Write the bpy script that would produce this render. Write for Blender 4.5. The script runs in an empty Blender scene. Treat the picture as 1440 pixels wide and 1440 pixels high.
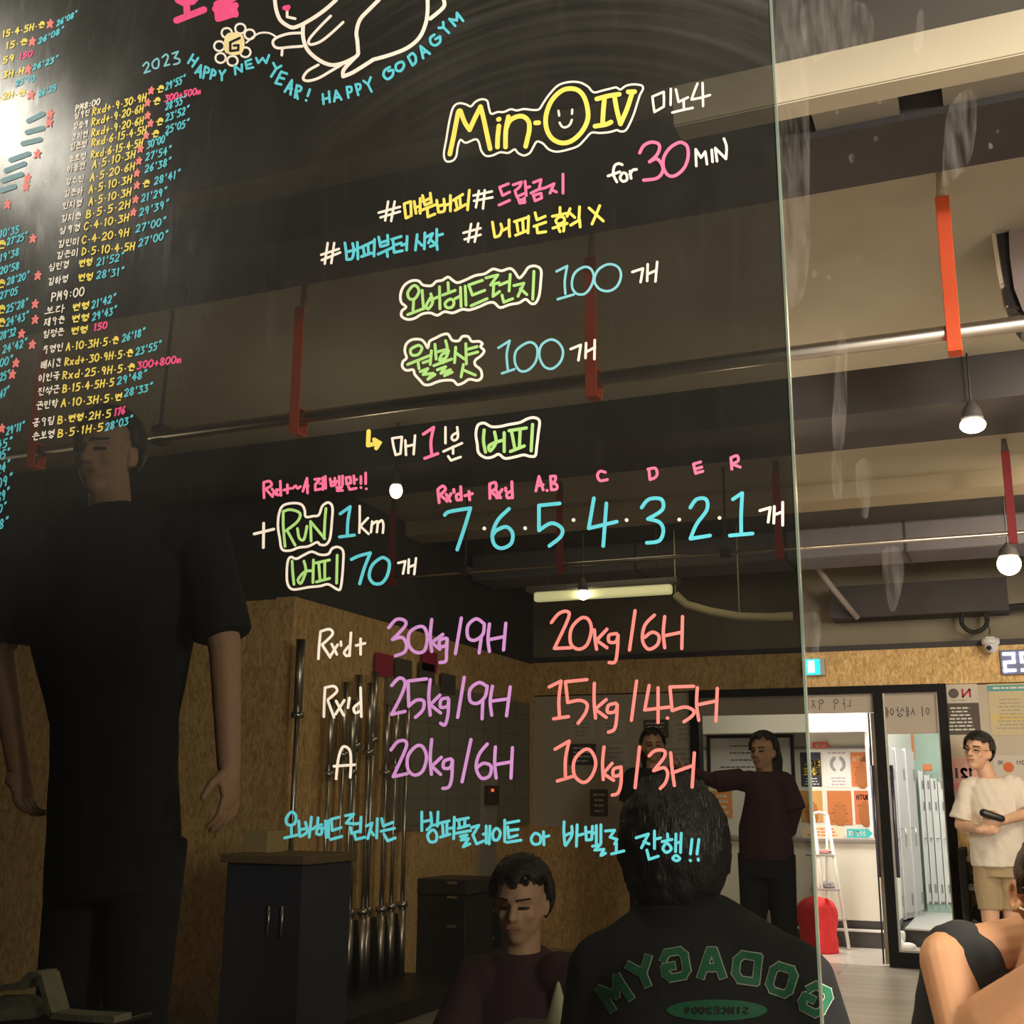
import bpy, bmesh, math, random
from mathutils import Vector, Matrix, noise

scene = bpy.context.scene
C = scene.collection
random.seed(7)

# ------------------------------------------------------------------ camera
CAM = Vector((0.0, -1.5, 1.15))
FPX = 1680.0
_up = Vector((50, -6970, FPX)).normalized()
_yd = Vector((713, 410, FPX))
_yd = (_yd - _up * _yd.dot(_up)).normalized()
_xd = _yd.cross(_up)
ROT = Matrix((_xd, _yd, _up))              # camera (x right, y down, z ahead) -> world
cam_data = bpy.data.cameras.new('camera')
cam = bpy.data.objects.new('camera', cam_data)
C.objects.link(cam)
cam_data.sensor_width = 36.0
cam_data.sensor_fit = 'HORIZONTAL'
cam_data.lens = FPX / 1440 * 36.0
cam_data.clip_start = 0.02
m3 = ROT @ Matrix(((1, 0, 0), (0, -1, 0), (0, 0, -1)))
cam.matrix_world = Matrix.Translation(CAM) @ m3.to_4x4()
scene.camera = cam

# ------------------------------------------------------------------ world, lights, exposure
world = bpy.data.worlds.new('night')
scene.world = world
world.use_nodes = True
world.node_tree.nodes['Background'].inputs[0].default_value = (1.0, 0.86, 0.66, 1)
world.node_tree.nodes['Background'].inputs[1].default_value = 0.012
vs = scene.view_settings
vs.view_transform = 'Standard'
vs.look = 'None'
vs.exposure = 0.0
vs.gamma = 1.0
vs.use_curve_mapping = False


def light(name, kind, loc, power, color, size=0.1, aim=None, size_y=None):
    d = bpy.data.lights.new(name, kind)
    d.energy = power
    d.color = color
    if kind == 'AREA':
        d.size = size
        if size_y:
            d.shape = 'RECTANGLE'
            d.size_y = size_y
    else:
        d.shadow_soft_size = size
    o = bpy.data.objects.new(name, d)
    o.location = loc
    if aim is not None:
        v = Vector(aim) - Vector(loc)
        o.rotation_euler = v.to_track_quat('-Z', 'Y').to_euler()
    C.objects.link(o)
    return o


WARM = (1.0, 0.80, 0.55)
# near side of the board: an added key light for the writing, then two spots
light('writing_key_light', 'AREA', (2.7, -1.7, 2.3), 420, (1.0, 0.90, 0.78), 1.3, aim=(-0.9, 0, 1.5))
light('spot_glare_light', 'POINT', (-2.26, -0.50, 2.80), 22, (1.0, 0.93, 0.78), 0.12)
light('spot_light_over_board', 'POINT', (-0.30, -0.50, 2.93), 7, (1.0, 0.88, 0.66), 0.10)
# fill lights added in the gym, with no fixtures of their own
light('gym_floor_fill', 'AREA', (0.9, 3.0, 2.9), 52, WARM, 1.0, aim=(0.5, 3.2, 0))
light('ceiling_fill_light', 'POINT', (-2.6, 3.0, 2.15), 16, WARM, 0.08)  # these point lights are added to brighten the ceiling
light('ceiling_fill_light', 'POINT', (-0.9, 3.6, 2.2), 12, WARM, 0.08)
light('ceiling_fill_light', 'POINT', (-4.2, 1.8, 2.2), 10, WARM, 0.08)
light('near_fill_light', 'AREA', (-0.95, 0.42, 2.50), 6, (1.0, 0.86, 0.66), 0.3, aim=(-0.02, 1.0, 0.9)).data.spread = math.radians(85)  # added fill for the person at the lower right
light('gym_left_fill', 'AREA', (-2.2, 5.6, 2.9), 26, WARM, 0.7, aim=(-2.2, 5.8, 0))  # added fill for the left part of the gym
light('far_wall_fill', 'AREA', (0.9, 5.6, 2.9), 52, WARM, 0.8, aim=(-0.3, 8.0, 1.2))  # added fill that brightens the far wall
light('beam_fill_light', 'AREA', (0.45, 0.35, 1.7), 1.9, (1.0, 0.84, 0.6), 0.7, aim=(-0.1, 1.0, 3.0))  # added fill in mid-air, aimed up at the beige beam
light('reception_light', 'AREA', (-1.75, 8.75, 2.25), 62, (1.0, 0.92, 0.82), 0.9, aim=(-1.5, 9.9, 0.6))
light('locker_light', 'AREA', (-0.1, 9.5, 2.25), 50, (1.0, 0.97, 0.96), 0.9, aim=(-0.8, 10.6, 0.5))


# ------------------------------------------------------------------ helpers: pixels of the photograph to points on real planes
def ray(u, v):
    return ROT @ Vector((u - 720.0, v - 720.0, FPX))


def PY(u, v, y):
    d = ray(u, v)
    return CAM + d * ((y - CAM.y) / d.y)


def PZ(u, v, z):
    d = ray(u, v)
    return CAM + d * ((z - CAM.z) / d.z)


def PX(u, v, x):
    d = ray(u, v)
    return CAM + d * ((x - CAM.x) / d.x)


# ------------------------------------------------------------------ helpers: objects
def mesh_obj(name, bm, mat, parent=None, smooth=False):
    me = bpy.data.meshes.new(name)
    bmesh.ops.recalc_face_normals(bm, faces=bm.faces[:])
    bm.to_mesh(me)
    bm.free()
    if smooth:
        for p in me.polygons:
            p.use_smooth = True
    o = bpy.data.objects.new(name, me)
    for mm in (mat if isinstance(mat, (list, tuple)) else [mat]):
        me.materials.append(mm)
    C.objects.link(o)
    if parent is not None:
        o.parent = parent
        o.matrix_parent_inverse = Matrix.Translation(parent.location).inverted() if parent.type == 'EMPTY' else Matrix.Identity(4)
    return o


def thing(name, label, cat, loc=(0, 0, 0), group=None):
    o = bpy.data.objects.new(name, None)
    o.empty_display_size = 0.1
    o.location = loc
    C.objects.link(o)
    o['label'] = label
    o['category'] = cat
    if group:
        o['group'] = group
    return o


def tag(o, label, cat, group=None, kind=None):
    o['label'] = label
    o['category'] = cat
    if group:
        o['group'] = group
    if kind:
        o['kind'] = kind
    return o


def struct(name, bm, mat, label=None, cat=None):
    o = mesh_obj(name, bm, mat)
    o['kind'] = 'structure'
    if label:
        o['label'] = label
        o['category'] = cat
    return o


def B():
    return bmesh.new()


def box(bm, x0, x1, y0, y1, z0, z1, bev=0.0):
    r = bmesh.ops.create_cube(bm, size=1.0)
    vs_ = r['verts']
    bmesh.ops.scale(bm, vec=(abs(x1 - x0), abs(y1 - y0), abs(z1 - z0)), verts=vs_)
    bmesh.ops.translate(bm, vec=((x0 + x1) / 2, (y0 + y1) / 2, (z0 + z1) / 2), verts=vs_)
    if bev:
        es = list({e for v in vs_ for e in v.link_edges})
        bmesh.ops.bevel(bm, geom=es, offset=bev, segments=2, affect='EDGES', profile=0.5)
    return bm


def frame_of(d):
    d = d.normalized()
    a = Vector((0, 0, 1)) if abs(d.z) < 0.9 else Vector((1, 0, 0))
    x = d.cross(a).normalized()
    return x, d.cross(x).normalized(), d


def ring(bm, c, x, y, rx, ry, n):
    return [bm.verts.new(c + x * (rx * math.cos(2 * math.pi * i / n)) + y * (ry * math.sin(2 * math.pi * i / n))) for i in range(n)]


def skin_rings(bm, rings, cap=True):
    n = len(rings[0])
    for a, b in zip(rings, rings[1:]):
        for i in range(n):
            bm.faces.new((a[i], a[(i + 1) % n], b[(i + 1) % n], b[i]))
    if cap:
        bm.faces.new(rings[0][::-1])
        bm.faces.new(rings[-1])


def tube(bm, pts, r, n=10, r1=None):
    """A round bar along pts."""
    pts = [Vector(p) for p in pts]
    rs = []
    x0 = None
    for i, p in enumerate(pts):
        d = (pts[min(i + 1, len(pts) - 1)] - pts[max(i - 1, 0)])
        x, y, d = frame_of(d)
        if x0 is not None:
            x = (x0 - d * x0.dot(d)).normalized()
            y = d.cross(x)
        x0 = x
        rr = r if r1 is None else r + (r1 - r) * i / (len(pts) - 1)
        rs.append(ring(bm, p, x, y, rr, rr, n))
    skin_rings(bm, rs)
    return bm


def ball(bm, c, rx, ry=None, rz=None, u=16, v=10, rot=None):
    ry = rx if ry is None else ry
    rz = rx if rz is None else rz
    r = bmesh.ops.create_uvsphere(bm, u_segments=u, v_segments=v, radius=1.0)
    M = Matrix.Translation(Vector(c)) @ (rot.to_4x4() if rot is not None else Matrix.Identity(4)) @ Matrix.Diagonal((rx, ry, rz, 1))
    bmesh.ops.transform(bm, matrix=M, verts=r['verts'])
    return bm


def lathe(bm, c, prof, n=24, axis=Vector((0, 0, 1))):
    x, y, d = frame_of(axis)
    rs = [ring(bm, Vector(c) + d * h, x, y, max(r, 1e-4), max(r, 1e-4), n) for r, h in prof]
    skin_rings(bm, rs)
    return bm


def prism(bm, poly, off):
    """Extrude a polygon (list of points) by the vector off."""
    a = [bm.verts.new(Vector(p)) for p in poly]
    b = [bm.verts.new(Vector(p) + Vector(off)) for p in poly]
    n = len(a)
    bm.faces.new(a)
    bm.faces.new(b[::-1])
    for i in range(n):
        bm.faces.new((a[i], b[i], b[(i + 1) % n], a[(i + 1) % n]))
    return bm


def crv(pts, k=5):
    """Catmull-Rom through pts."""
    if len(pts) < 3:
        return [tuple(p) for p in pts]
    closed = (abs(pts[0][0] - pts[-1][0]) + abs(pts[0][1] - pts[-1][1])) < 1e-6
    out = []
    n = len(pts)
    for i in range(n - 1):
        p1, p2 = pts[i], pts[i + 1]
        p0 = pts[i - 1] if i else (pts[-2] if closed else p1)
        p3 = pts[i + 2] if i + 2 < n else (pts[1] if closed else p2)
        for j in range(k):
            t = j / k
            out.append(tuple(0.5 * (2 * b + (c - a) * t + (2 * a - 5 * b + 4 * c - d) * t * t + (3 * b - a - 3 * c + d) * t ** 3)
                             for a, b, c, d in zip(p0, p1, p2, p3)))
    out.append(tuple(pts[-1]))
    return out


# ------------------------------------------------------------------ materials
MATS = {}


def mat(name, col, rough=0.6, metal=0.0, var=0.0, scale=8.0, bump=0.0, bscale=60.0, emit=None, estr=1.0, spec=0.5, stretch=None, trans=0.0, alpha=1.0, coat=0.0):
    if name in MATS:
        return MATS[name]
    m = bpy.data.materials.new(name)
    m.use_nodes = True
    nt = m.node_tree
    b = nt.nodes['Principled BSDF']
    b.inputs['Base Color'].default_value = (*col, 1)
    b.inputs['Roughness'].default_value = rough
    b.inputs['Metallic'].default_value = metal
    b.inputs['Specular IOR Level'].default_value = spec
    b.inputs['Transmission Weight'].default_value = trans
    b.inputs['Alpha'].default_value = alpha
    b.inputs['Coat Weight'].default_value = coat
    if emit:
        b.inputs['Emission Color'].default_value = (*emit, 1)
        b.inputs['Emission Strength'].default_value = estr
    if var or bump:
        tc = nt.nodes.new('ShaderNodeTexCoord')
        mp = nt.nodes.new('ShaderNodeMapping')
        nt.links.new(tc.outputs['Object'], mp.inputs[0])
        if stretch:
            mp.inputs['Scale'].default_value = stretch
    if var:
        nz = nt.nodes.new('ShaderNodeTexNoise')
        nz.inputs['Scale'].default_value = scale
        nz.inputs['Detail'].default_value = 4
        nt.links.new(mp.outputs[0], nz.inputs['Vector'])
        mr = nt.nodes.new('ShaderNodeMapRange')
        mr.inputs[1].default_value = 0.25
        mr.inputs[2].default_value = 0.75
        mr.inputs[3].default_value = 1 - var
        mr.inputs[4].default_value = 1 + var
        nt.links.new(nz.outputs['Fac'], mr.inputs[0])
        mx = nt.nodes.new('ShaderNodeVectorMath')
        mx.operation = 'SCALE'
        mx.inputs[0].default_value = col
        nt.links.new(mr.outputs[0], mx.inputs['Scale'])
        nt.links.new(mx.outputs[0], b.inputs['Base Color'])
    if bump:
        n2 = nt.nodes.new('ShaderNodeTexNoise')
        n2.inputs['Scale'].default_value = bscale
        n2.inputs['Detail'].default_value = 3
        nt.links.new(mp.outputs[0], n2.inputs['Vector'])
        bp = nt.nodes.new('ShaderNodeBump')
        bp.inputs['Strength'].default_value = bump
        bp.inputs['Distance'].default_value = 0.01
        nt.links.new(n2.outputs['Fac'], bp.inputs['Height'])
        nt.links.new(bp.outputs[0], b.inputs['Normal'])
    MATS[name] = m
    return m


def osb_mat():
    m = bpy.data.materials.new('osb')
    m.use_nodes = True
    nt = m.node_tree
    b = nt.nodes['Principled BSDF']
    b.inputs['Roughness'].default_value = 0.7
    tc = nt.nodes.new('ShaderNodeTexCoord')
    mp = nt.nodes.new('ShaderNodeMapping')
    mp.inputs['Scale'].default_value = (34, 34, 13)
    mp.inputs['Rotation'].default_value = (0, 0.25, 0.1)
    nt.links.new(tc.outputs['Object'], mp.inputs[0])
    nz = nt.nodes.new('ShaderNodeTexNoise')
    nz.inputs['Scale'].default_value = 1.0
    nz.inputs['Detail'].default_value = 4.0
    nz.inputs['Roughness'].default_value = 0.62
    nz.inputs['Distortion'].default_value = 1.6
    nt.links.new(mp.outputs[0], nz.inputs['Vector'])
    st = nt.nodes.new('ShaderNodeMapRange')
    st.inputs[1].default_value = 0.28
    st.inputs[2].default_value = 0.72
    nt.links.new(nz.outputs['Fac'], st.inputs[0])
    prev = st.outputs[0]
    cr = nt.nodes.new('ShaderNodeValToRGB')
    cr.color_ramp.elements[0].position = 0.05
    cr.color_ramp.elements[0].color = (0.46, 0.27, 0.105, 1)
    cr.color_ramp.elements[1].position = 0.95
    cr.color_ramp.elements[1].color = (0.98, 0.72, 0.37, 1)
    e = cr.color_ramp.elements.new(0.5)
    e.color = (0.74, 0.48, 0.205, 1)
    nt.links.new(prev, cr.inputs[0])
    nt.links.new(cr.outputs[0], b.inputs['Base Color'])
    return m


def plank_mat(name, c1, c2, mortar, sx, sy, along_x=True):
    m = bpy.data.materials.new(name)
    m.use_nodes = True
    nt = m.node_tree
    b = nt.nodes['Principled BSDF']
    b.inputs['Roughness'].default_value = 0.35
    tc = nt.nodes.new('ShaderNodeTexCoord')
    mp = nt.nodes.new('ShaderNodeMapping')
    nt.links.new(tc.outputs['Object'], mp.inputs[0])
    br = nt.nodes.new('ShaderNodeTexBrick')
    br.inputs['Scale'].default_value = 1.0
    br.inputs['Brick Width'].default_value = sx
    br.inputs['Row Height'].default_value = sy
    br.inputs['Mortar Size'].default_value = 0.004
    br.inputs['Color1'].default_value = (*c1, 1)
    br.inputs['Color2'].default_value = (*c2, 1)
    br.inputs['Mortar'].default_value = (*mortar, 1)
    nt.links.new(mp.outputs[0], br.inputs['Vector'])
    mp2 = nt.nodes.new('ShaderNodeMapping')
    mp2.inputs['Scale'].default_value = (2.0, 30.0, 1.0)
    nt.links.new(tc.outputs['Object'], mp2.inputs[0])
    nz = nt.nodes.new('ShaderNodeTexNoise')
    nz.inputs['Scale'].default_value = 1.5
    nz.inputs['Detail'].default_value = 5
    nt.links.new(mp2.outputs[0], nz.inputs['Vector'])
    mr = nt.nodes.new('ShaderNodeMapRange')
    mr.inputs[3].default_value = 0.65
    mr.inputs[4].default_value = 1.35
    nt.links.new(nz.outputs['Fac'], mr.inputs[0])
    sc = nt.nodes.new('ShaderNodeVectorMath')
    sc.operation = 'SCALE'
    nt.links.new(br.outputs['Color'], sc.inputs[0])
    nt.links.new(mr.outputs[0], sc.inputs['Scale'])
    nt.links.new(sc.outputs[0], b.inputs['Base Color'])
    return m


def board_mat():
    """Dark tinted glass in place of a reflecting board: a little light passes, dust and wiping marks scatter some, and a worn gloss spreads the lamps."""
    m = bpy.data.materials.new('black_board_glass')
    m.use_nodes = True
    nt = m.node_tree
    N, L = nt.nodes, nt.links
    N.remove(N['Principled BSDF'])
    out = N['Material Output']
    tr = N.new('ShaderNodeBsdfTransparent')
    tr.inputs[0].default_value = (0.158, 0.160, 0.138, 1)
    gl = N.new('ShaderNodeBsdfGlossy')
    gl.inputs['Color'].default_value = (1, 1, 1, 1)
    gl.inputs['Roughness'].default_value = 0.33
    df = N.new('ShaderNodeBsdfDiffuse')
    df.inputs['Color'].default_value = (0.58, 0.585, 0.52, 1)
    tc = N.new('ShaderNodeTexCoord')

    def noise_(scale, stretch, detail=5, rough=0.6, lo=0.4, hi=0.75, dist=0.0):
        mp = N.new('ShaderNodeMapping')
        mp.inputs['Scale'].default_value = stretch
        L.new(tc.outputs['Object'], mp.inputs[0])
        nz = N.new('ShaderNodeTexNoise')
        nz.inputs['Scale'].default_value = scale
        nz.inputs['Detail'].default_value = detail
        nz.inputs['Roughness'].default_value = rough
        nz.inputs['Distortion'].default_value = dist
        L.new(mp.outputs[0], nz.inputs['Vector'])
        mr = N.new('ShaderNodeMapRange')
        mr.inputs[1].default_value = lo
        mr.inputs[2].default_value = hi
        L.new(nz.outputs['Fac'], mr.inputs[0])
        return mr.outputs[0]

    def math_(op, a, b):
        n = N.new('ShaderNodeMath')
        n.operation = op
        for i, q in enumerate((a, b)):
            if isinstance(q, (int, float)):
                n.inputs[i].default_value = q
            else:
                L.new(q, n.inputs[i])
        return n.outputs[0]

    # arcs left by a cloth: rings about a point low on the board
    def arcs(cx, cz, freq, r0, r1):
        sb = N.new('ShaderNodeVectorMath')
        sb.operation = 'SUBTRACT'
        sb.inputs[1].default_value = (cx, 0, cz)
        L.new(tc.outputs['Object'], sb.inputs[0])
        ln = N.new('ShaderNodeVectorMath')
        ln.operation = 'LENGTH'
        L.new(sb.outputs[0], ln.inputs[0])
        cmb = N.new('ShaderNodeCombineXYZ')
        L.new(math_('MULTIPLY', ln.outputs['Value'], freq), cmb.inputs[0])
        sx = N.new('ShaderNodeSeparateXYZ')
        L.new(sb.outputs[0], sx.inputs[0])
        L.new(math_('MULTIPLY', sx.outputs[0], 1.5), cmb.inputs[1])
        nz = N.new('ShaderNodeTexNoise')
        nz.inputs['Scale'].default_value = 1.0
        nz.inputs['Detail'].default_value = 4
        L.new(cmb.outputs[0], nz.inputs['Vector'])
        a = N.new('ShaderNodeMapRange')
        a.inputs[1].default_value = 0.42
        a.inputs[2].default_value = 0.72
        L.new(nz.outputs['Fac'], a.inputs[0])
        w = N.new('ShaderNodeMapRange')
        w.interpolation_type = 'SMOOTHSTEP'
        w.inputs[1].default_value = r0
        w.inputs[2].default_value = r1
        w.inputs[3].default_value = 0
        w.inputs[4].default_value = 1
        L.new(ln.outputs['Value'], w.inputs[0])
        # the cloth only reached the upper right of the board
        sp = N.new('ShaderNodeSeparateXYZ')
        L.new(tc.outputs['Object'], sp.inputs[0])
        gz = N.new('ShaderNodeMapRange')
        gz.interpolation_type = 'SMOOTHSTEP'
        gz.inputs[1].default_value = 1.95
        gz.inputs[2].default_value = 2.3
        L.new(sp.outputs[2], gz.inputs[0])
        gx = N.new('ShaderNodeMapRange')
        gx.interpolation_type = 'SMOOTHSTEP'
        gx.inputs[1].default_value = -1.05
        gx.inputs[2].default_value = -0.75
        L.new(sp.outputs[0], gx.inputs[0])
        gate = math_('MULTIPLY', gz.outputs[0], gx.outputs[0])
        return math_('MULTIPLY', math_('MULTIPLY', a.outputs[0], w.outputs[0]), gate)

    grime = noise_(5.0, (1, 1, 0.55), 6, 0.65, 0.42, 0.8)
    smear = noise_(22.0, (1.6, 1, 0.25), 4, 0.6, 0.58, 0.8)
    speck = noise_(160.0, (1, 1, 1), 2, 0.5, 0.66, 0.8)
    arc = arcs(-0.62, 1.72, 55.0, 0.38, 0.72)
    dust = math_('ADD', math_('MULTIPLY', grime, 0.018), math_('MULTIPLY', arc, 0.05))
    dust = math_('ADD', dust, math_('MULTIPLY', smear, 0.012))
    dust = math_('ADD', dust, math_('MULTIPLY', speck, 0.010))
    dust = math_('ADD', dust, 0.021)
    # the dust layer thins out towards the bottom of the board
    sp3 = N.new('ShaderNodeSeparateXYZ')
    L.new(tc.outputs['Object'], sp3.inputs[0])
    hi = N.new('ShaderNodeMapRange')
    hi.interpolation_type = 'SMOOTHSTEP'
    hi.inputs[1].default_value = 1.25
    hi.inputs[2].default_value = 2.1
    hi.inputs[3].default_value = 0.10
    hi.inputs[4].default_value = 1.0
    L.new(sp3.outputs[2], hi.inputs[0])
    dust = math_('MULTIPLY', dust, hi.outputs[0])
    gw = math_('ADD', math_('MULTIPLY', grime, 0.016), math_('MULTIPLY', smear, 0.012))
    gw = math_('ADD', gw, math_('MULTIPLY', arc, 0.012))
    gw = math_('ADD', gw, 0.010)
    # upper left: eraser smears, with gloss and haze raised to paint in the glare
    sp2 = N.new('ShaderNodeSeparateXYZ')
    L.new(tc.outputs['Object'], sp2.inputs[0])
    smear_glare_x = N.new('ShaderNodeMapRange')
    smear_glare_x.interpolation_type = 'SMOOTHSTEP'
    smear_glare_x.inputs[1].default_value = -0.95
    smear_glare_x.inputs[2].default_value = -1.75
    L.new(sp2.outputs[0], smear_glare_x.inputs[0])
    lower = N.new('ShaderNodeMapRange')
    lower.interpolation_type = 'SMOOTHSTEP'
    lower.inputs[1].default_value = 1.35
    lower.inputs[2].default_value = 1.95
    L.new(sp2.outputs[2], lower.inputs[0])
    smear_glare = math_('MULTIPLY', smear_glare_x.outputs[0], lower.outputs[0])
    smear_glare_gloss = math_('MULTIPLY', smear_glare, math_('ADD', math_('MULTIPLY', grime, 0.13), math_('ADD', math_('MULTIPLY', smear, 0.13), math_('ADD', math_('MULTIPLY', speck, 0.10), 0.06))))
    gw = math_('ADD', gw, smear_glare_gloss)
    dust = math_('ADD', dust, math_('MULTIPLY', smear_glare, 0.03))
    m1 = N.new('ShaderNodeMixShader')
    L.new(gw, m1.inputs[0])
    L.new(tr.outputs[0], m1.inputs[1])
    L.new(gl.outputs[0], m1.inputs[2])
    m2 = N.new('ShaderNodeMixShader')
    L.new(dust, m2.inputs[0])
    L.new(m1.outputs[0], m2.inputs[1])
    L.new(df.outputs[0], m2.inputs[2])
    L.new(m2.outputs[0], out.inputs['Surface'])
    return m


OSB = osb_mat()
BLACK = mat('black_paint', (0.012, 0.012, 0.013), 0.45)
BLACKR = mat('black_rubber', (0.02, 0.02, 0.02), 0.8)
CHROME = mat('chrome', (0.62, 0.57, 0.52), 0.34, 1.0)
STEEL = mat('steel', (0.55, 0.54, 0.52), 0.3, 1.0)
WHITE = mat('white_paint', (0.82, 0.81, 0.78), 0.5)
OLIVE = mat('olive_ceiling', (0.42, 0.375, 0.30), 0.9, var=0.12, scale=2.0)
DARKC = mat('dark_steel', (0.055, 0.05, 0.055), 0.7, var=0.2, scale=4.0)
BEIGE = mat('beige_beam', (0.47, 0.395, 0.29), 0.7, var=0.05, scale=5.0)
WALLM = mat('beige_wall', (0.60, 0.53, 0.44), 0.85, var=0.05, scale=3.0)
SKIN = mat('skin', (0.72, 0.43, 0.29), 0.5, var=0.06, scale=14.0, bump=0.04, bscale=160)
SKIND = mat('skin_tan', (0.58, 0.34, 0.22), 0.55, var=0.08, scale=14.0)
HAIR = mat('black_hair', (0.014, 0.011, 0.012), 0.45, var=0.4, scale=60.0, bump=0.5, bscale=220, stretch=(1, 1, 0.2))
HAIRB = mat('brown_hair', (0.05, 0.028, 0.018), 0.5, var=0.4, scale=60.0, bump=0.5, bscale=220, stretch=(1, 1, 0.2))
# ------------------------------------------------------------------ the board
BX0, BX1, BZ0, BZ1, BT = -2.35, -0.232, 0.45, 2.99, 0.010
BOARDM = board_mat()
bm = B()
# one sheet of glass: the front face does the tinting
vv = [bm.verts.new(p) for p in ((BX0, 0, BZ0), (BX1, 0, BZ0), (BX1, 0, BZ1), (BX0, 0, BZ1))]
bm.faces.new(vv)
board = mesh_obj('black_glass_board', bm, BOARDM)
tag(board, 'large glossy black glass writing board covered in coloured marker handwriting', 'writing board')
EDGE = mat('glass_edge', (0.13, 0.17, 0.13), 0.2, var=0.5, scale=6.0, spec=0.8, emit=None)
bm = B()
box(bm, BX1 - 0.0005, BX1 + 0.0022, -0.001, BT, BZ0, BZ1)
edge = mesh_obj('board_edge', bm, EDGE, board)
edge['label'] = 'pale greenish polished glass edge'

# ------------------------------------------------------------------ marker pens
PEN = {}


def pen(name, col):
    PEN[name] = mat('marker_' + name, col, 0.55, var=0.10, scale=40.0, spec=0.3)


pen('white', (0.80, 0.74, 0.64))
pen('yellow', (0.80, 0.66, 0.12))
pen('pink', (0.80, 0.085, 0.24))
pen('lightpink', (0.86, 0.17, 0.33))
pen('cyan', (0.10, 0.52, 0.62))
pen('paleblue', (0.20, 0.52, 0.58))
pen('green', (0.36, 0.64, 0.20))
pen('purple', (0.50, 0.24, 0.56))
pen('coral', (0.80, 0.22, 0.20))
pen('dullblue', (0.16, 0.30, 0.34))
pen('black', (0.012, 0.012, 0.010))
pen('cream', (0.80, 0.68, 0.34))

DEPTH = [0.0]


STEP = [0]


def ribbon(bm, pts, w, y):
    STEP[0] = (STEP[0] + 1) % 40
    y -= STEP[0] * 0.000012
    """A flat pen stroke of w px with round ends through photograph pixels pts, laid on the board's face."""
    P2 = [Vector((p[0], p[1])) for p in pts]
    Q = [P2[0]]
    for p in P2[1:]:
        if (p - Q[-1]).length > 0.15:
            Q.append(p)
    h = w / 2
    if len(Q) == 1:
        poly = [Q[0] + Vector((math.cos(a), math.sin(a))) * h for a in [k * math.pi / 5 for k in range(10)]]
        bm.faces.new([bm.verts.new(PY(p.x, p.y, y)) for p in poly])
        return
    Lf, Rt = [], []
    for i, p in enumerate(Q):
        d0 = (Q[i] - Q[i - 1]).normalized() if i else (Q[1] - Q[0]).normalized()
        d1 = (Q[i + 1] - Q[i]).normalized() if i + 1 < len(Q) else d0
        t = d0 + d1
        if t.length < 0.4:
            t = d0
        t.normalize()
        nrm = Vector((-t.y, t.x))
        k = min(1.25, 1.0 / max(0.7, abs(t.dot(d0))))
        Lf.append(p + nrm * h * k)
        Rt.append(p - nrm * h * k)
    g_ = [y - 0.00001 * i / len(Q) for i in range(len(Q))]
    lv = [bm.verts.new(PY(p.x, p.y, gg)) for p, gg in zip(Lf, g_)]
    rv = [bm.verts.new(PY(p.x, p.y, gg)) for p, gg in zip(Rt, g_)]
    for i in range(len(Q) - 1):
        bm.faces.new((lv[i], lv[i + 1], rv[i + 1], rv[i]))
    for i, s in ((0, -1), (-1, 1)):
        d = ((Q[1] - Q[0]) if i == 0 else (Q[-1] - Q[-2])).normalized() * s
        n2 = Vector((-d.y, d.x))
        y = g_[i]
        arc = [Q[i] + (n2 * math.cos(a) + d * math.sin(a)) * h for a in [k * math.pi / 6 for k in range(1, 6)]]
        ends = (lv[i], rv[i]) if s == 1 else (rv[i], lv[i])
        bm.faces.new([ends[0]] + [bm.verts.new(PY(p.x, p.y, y)) for p in arc] + [ends[1]])


def parse(txt, org):
    x0, y0, s = org
    out = []
    for st in txt.split('|'):
        pts = [tuple(float(q) for q in p.split(',')) for p in st.split()]
        out.append([(x0 + a / s, y0 + b / s) for a, b in pts])
    return out


def W(name, col, w, org, txt, label=None, smooth=True):
    """One written phrase on the board = one part of the board."""
    DEPTH[0] += 0.0000
    y = -0.0006 - DEPTH[0]
    bm = B()
    for pts in parse(txt, org):
        ribbon(bm, crv(pts, 4) if smooth and len(pts) > 2 else pts, w, y)
    o = mesh_obj(name, bm, PEN[col], board)
    if label:
        o['label'] = label
    return o


KA, KB, KC, KD, KE, KF = (600, 100, 6), (800, 90, 6), (440, 260, 6), (640, 240, 6), (540, 360, 6), (740, 340, 6)
KG, KH, KI, KJ, KK = (500, 560, 5.1429), (720, 600, 3.4286), (350, 640, 6), (430, 840, 4.8), (740, 840, 4.8)
KL, KM, KN, KO, KP = (390, 1120, 4.8), (690, 1020, 4.6452), (190, 0, 4.9655), (340, 0, 4), (480, 0, 8)

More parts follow.
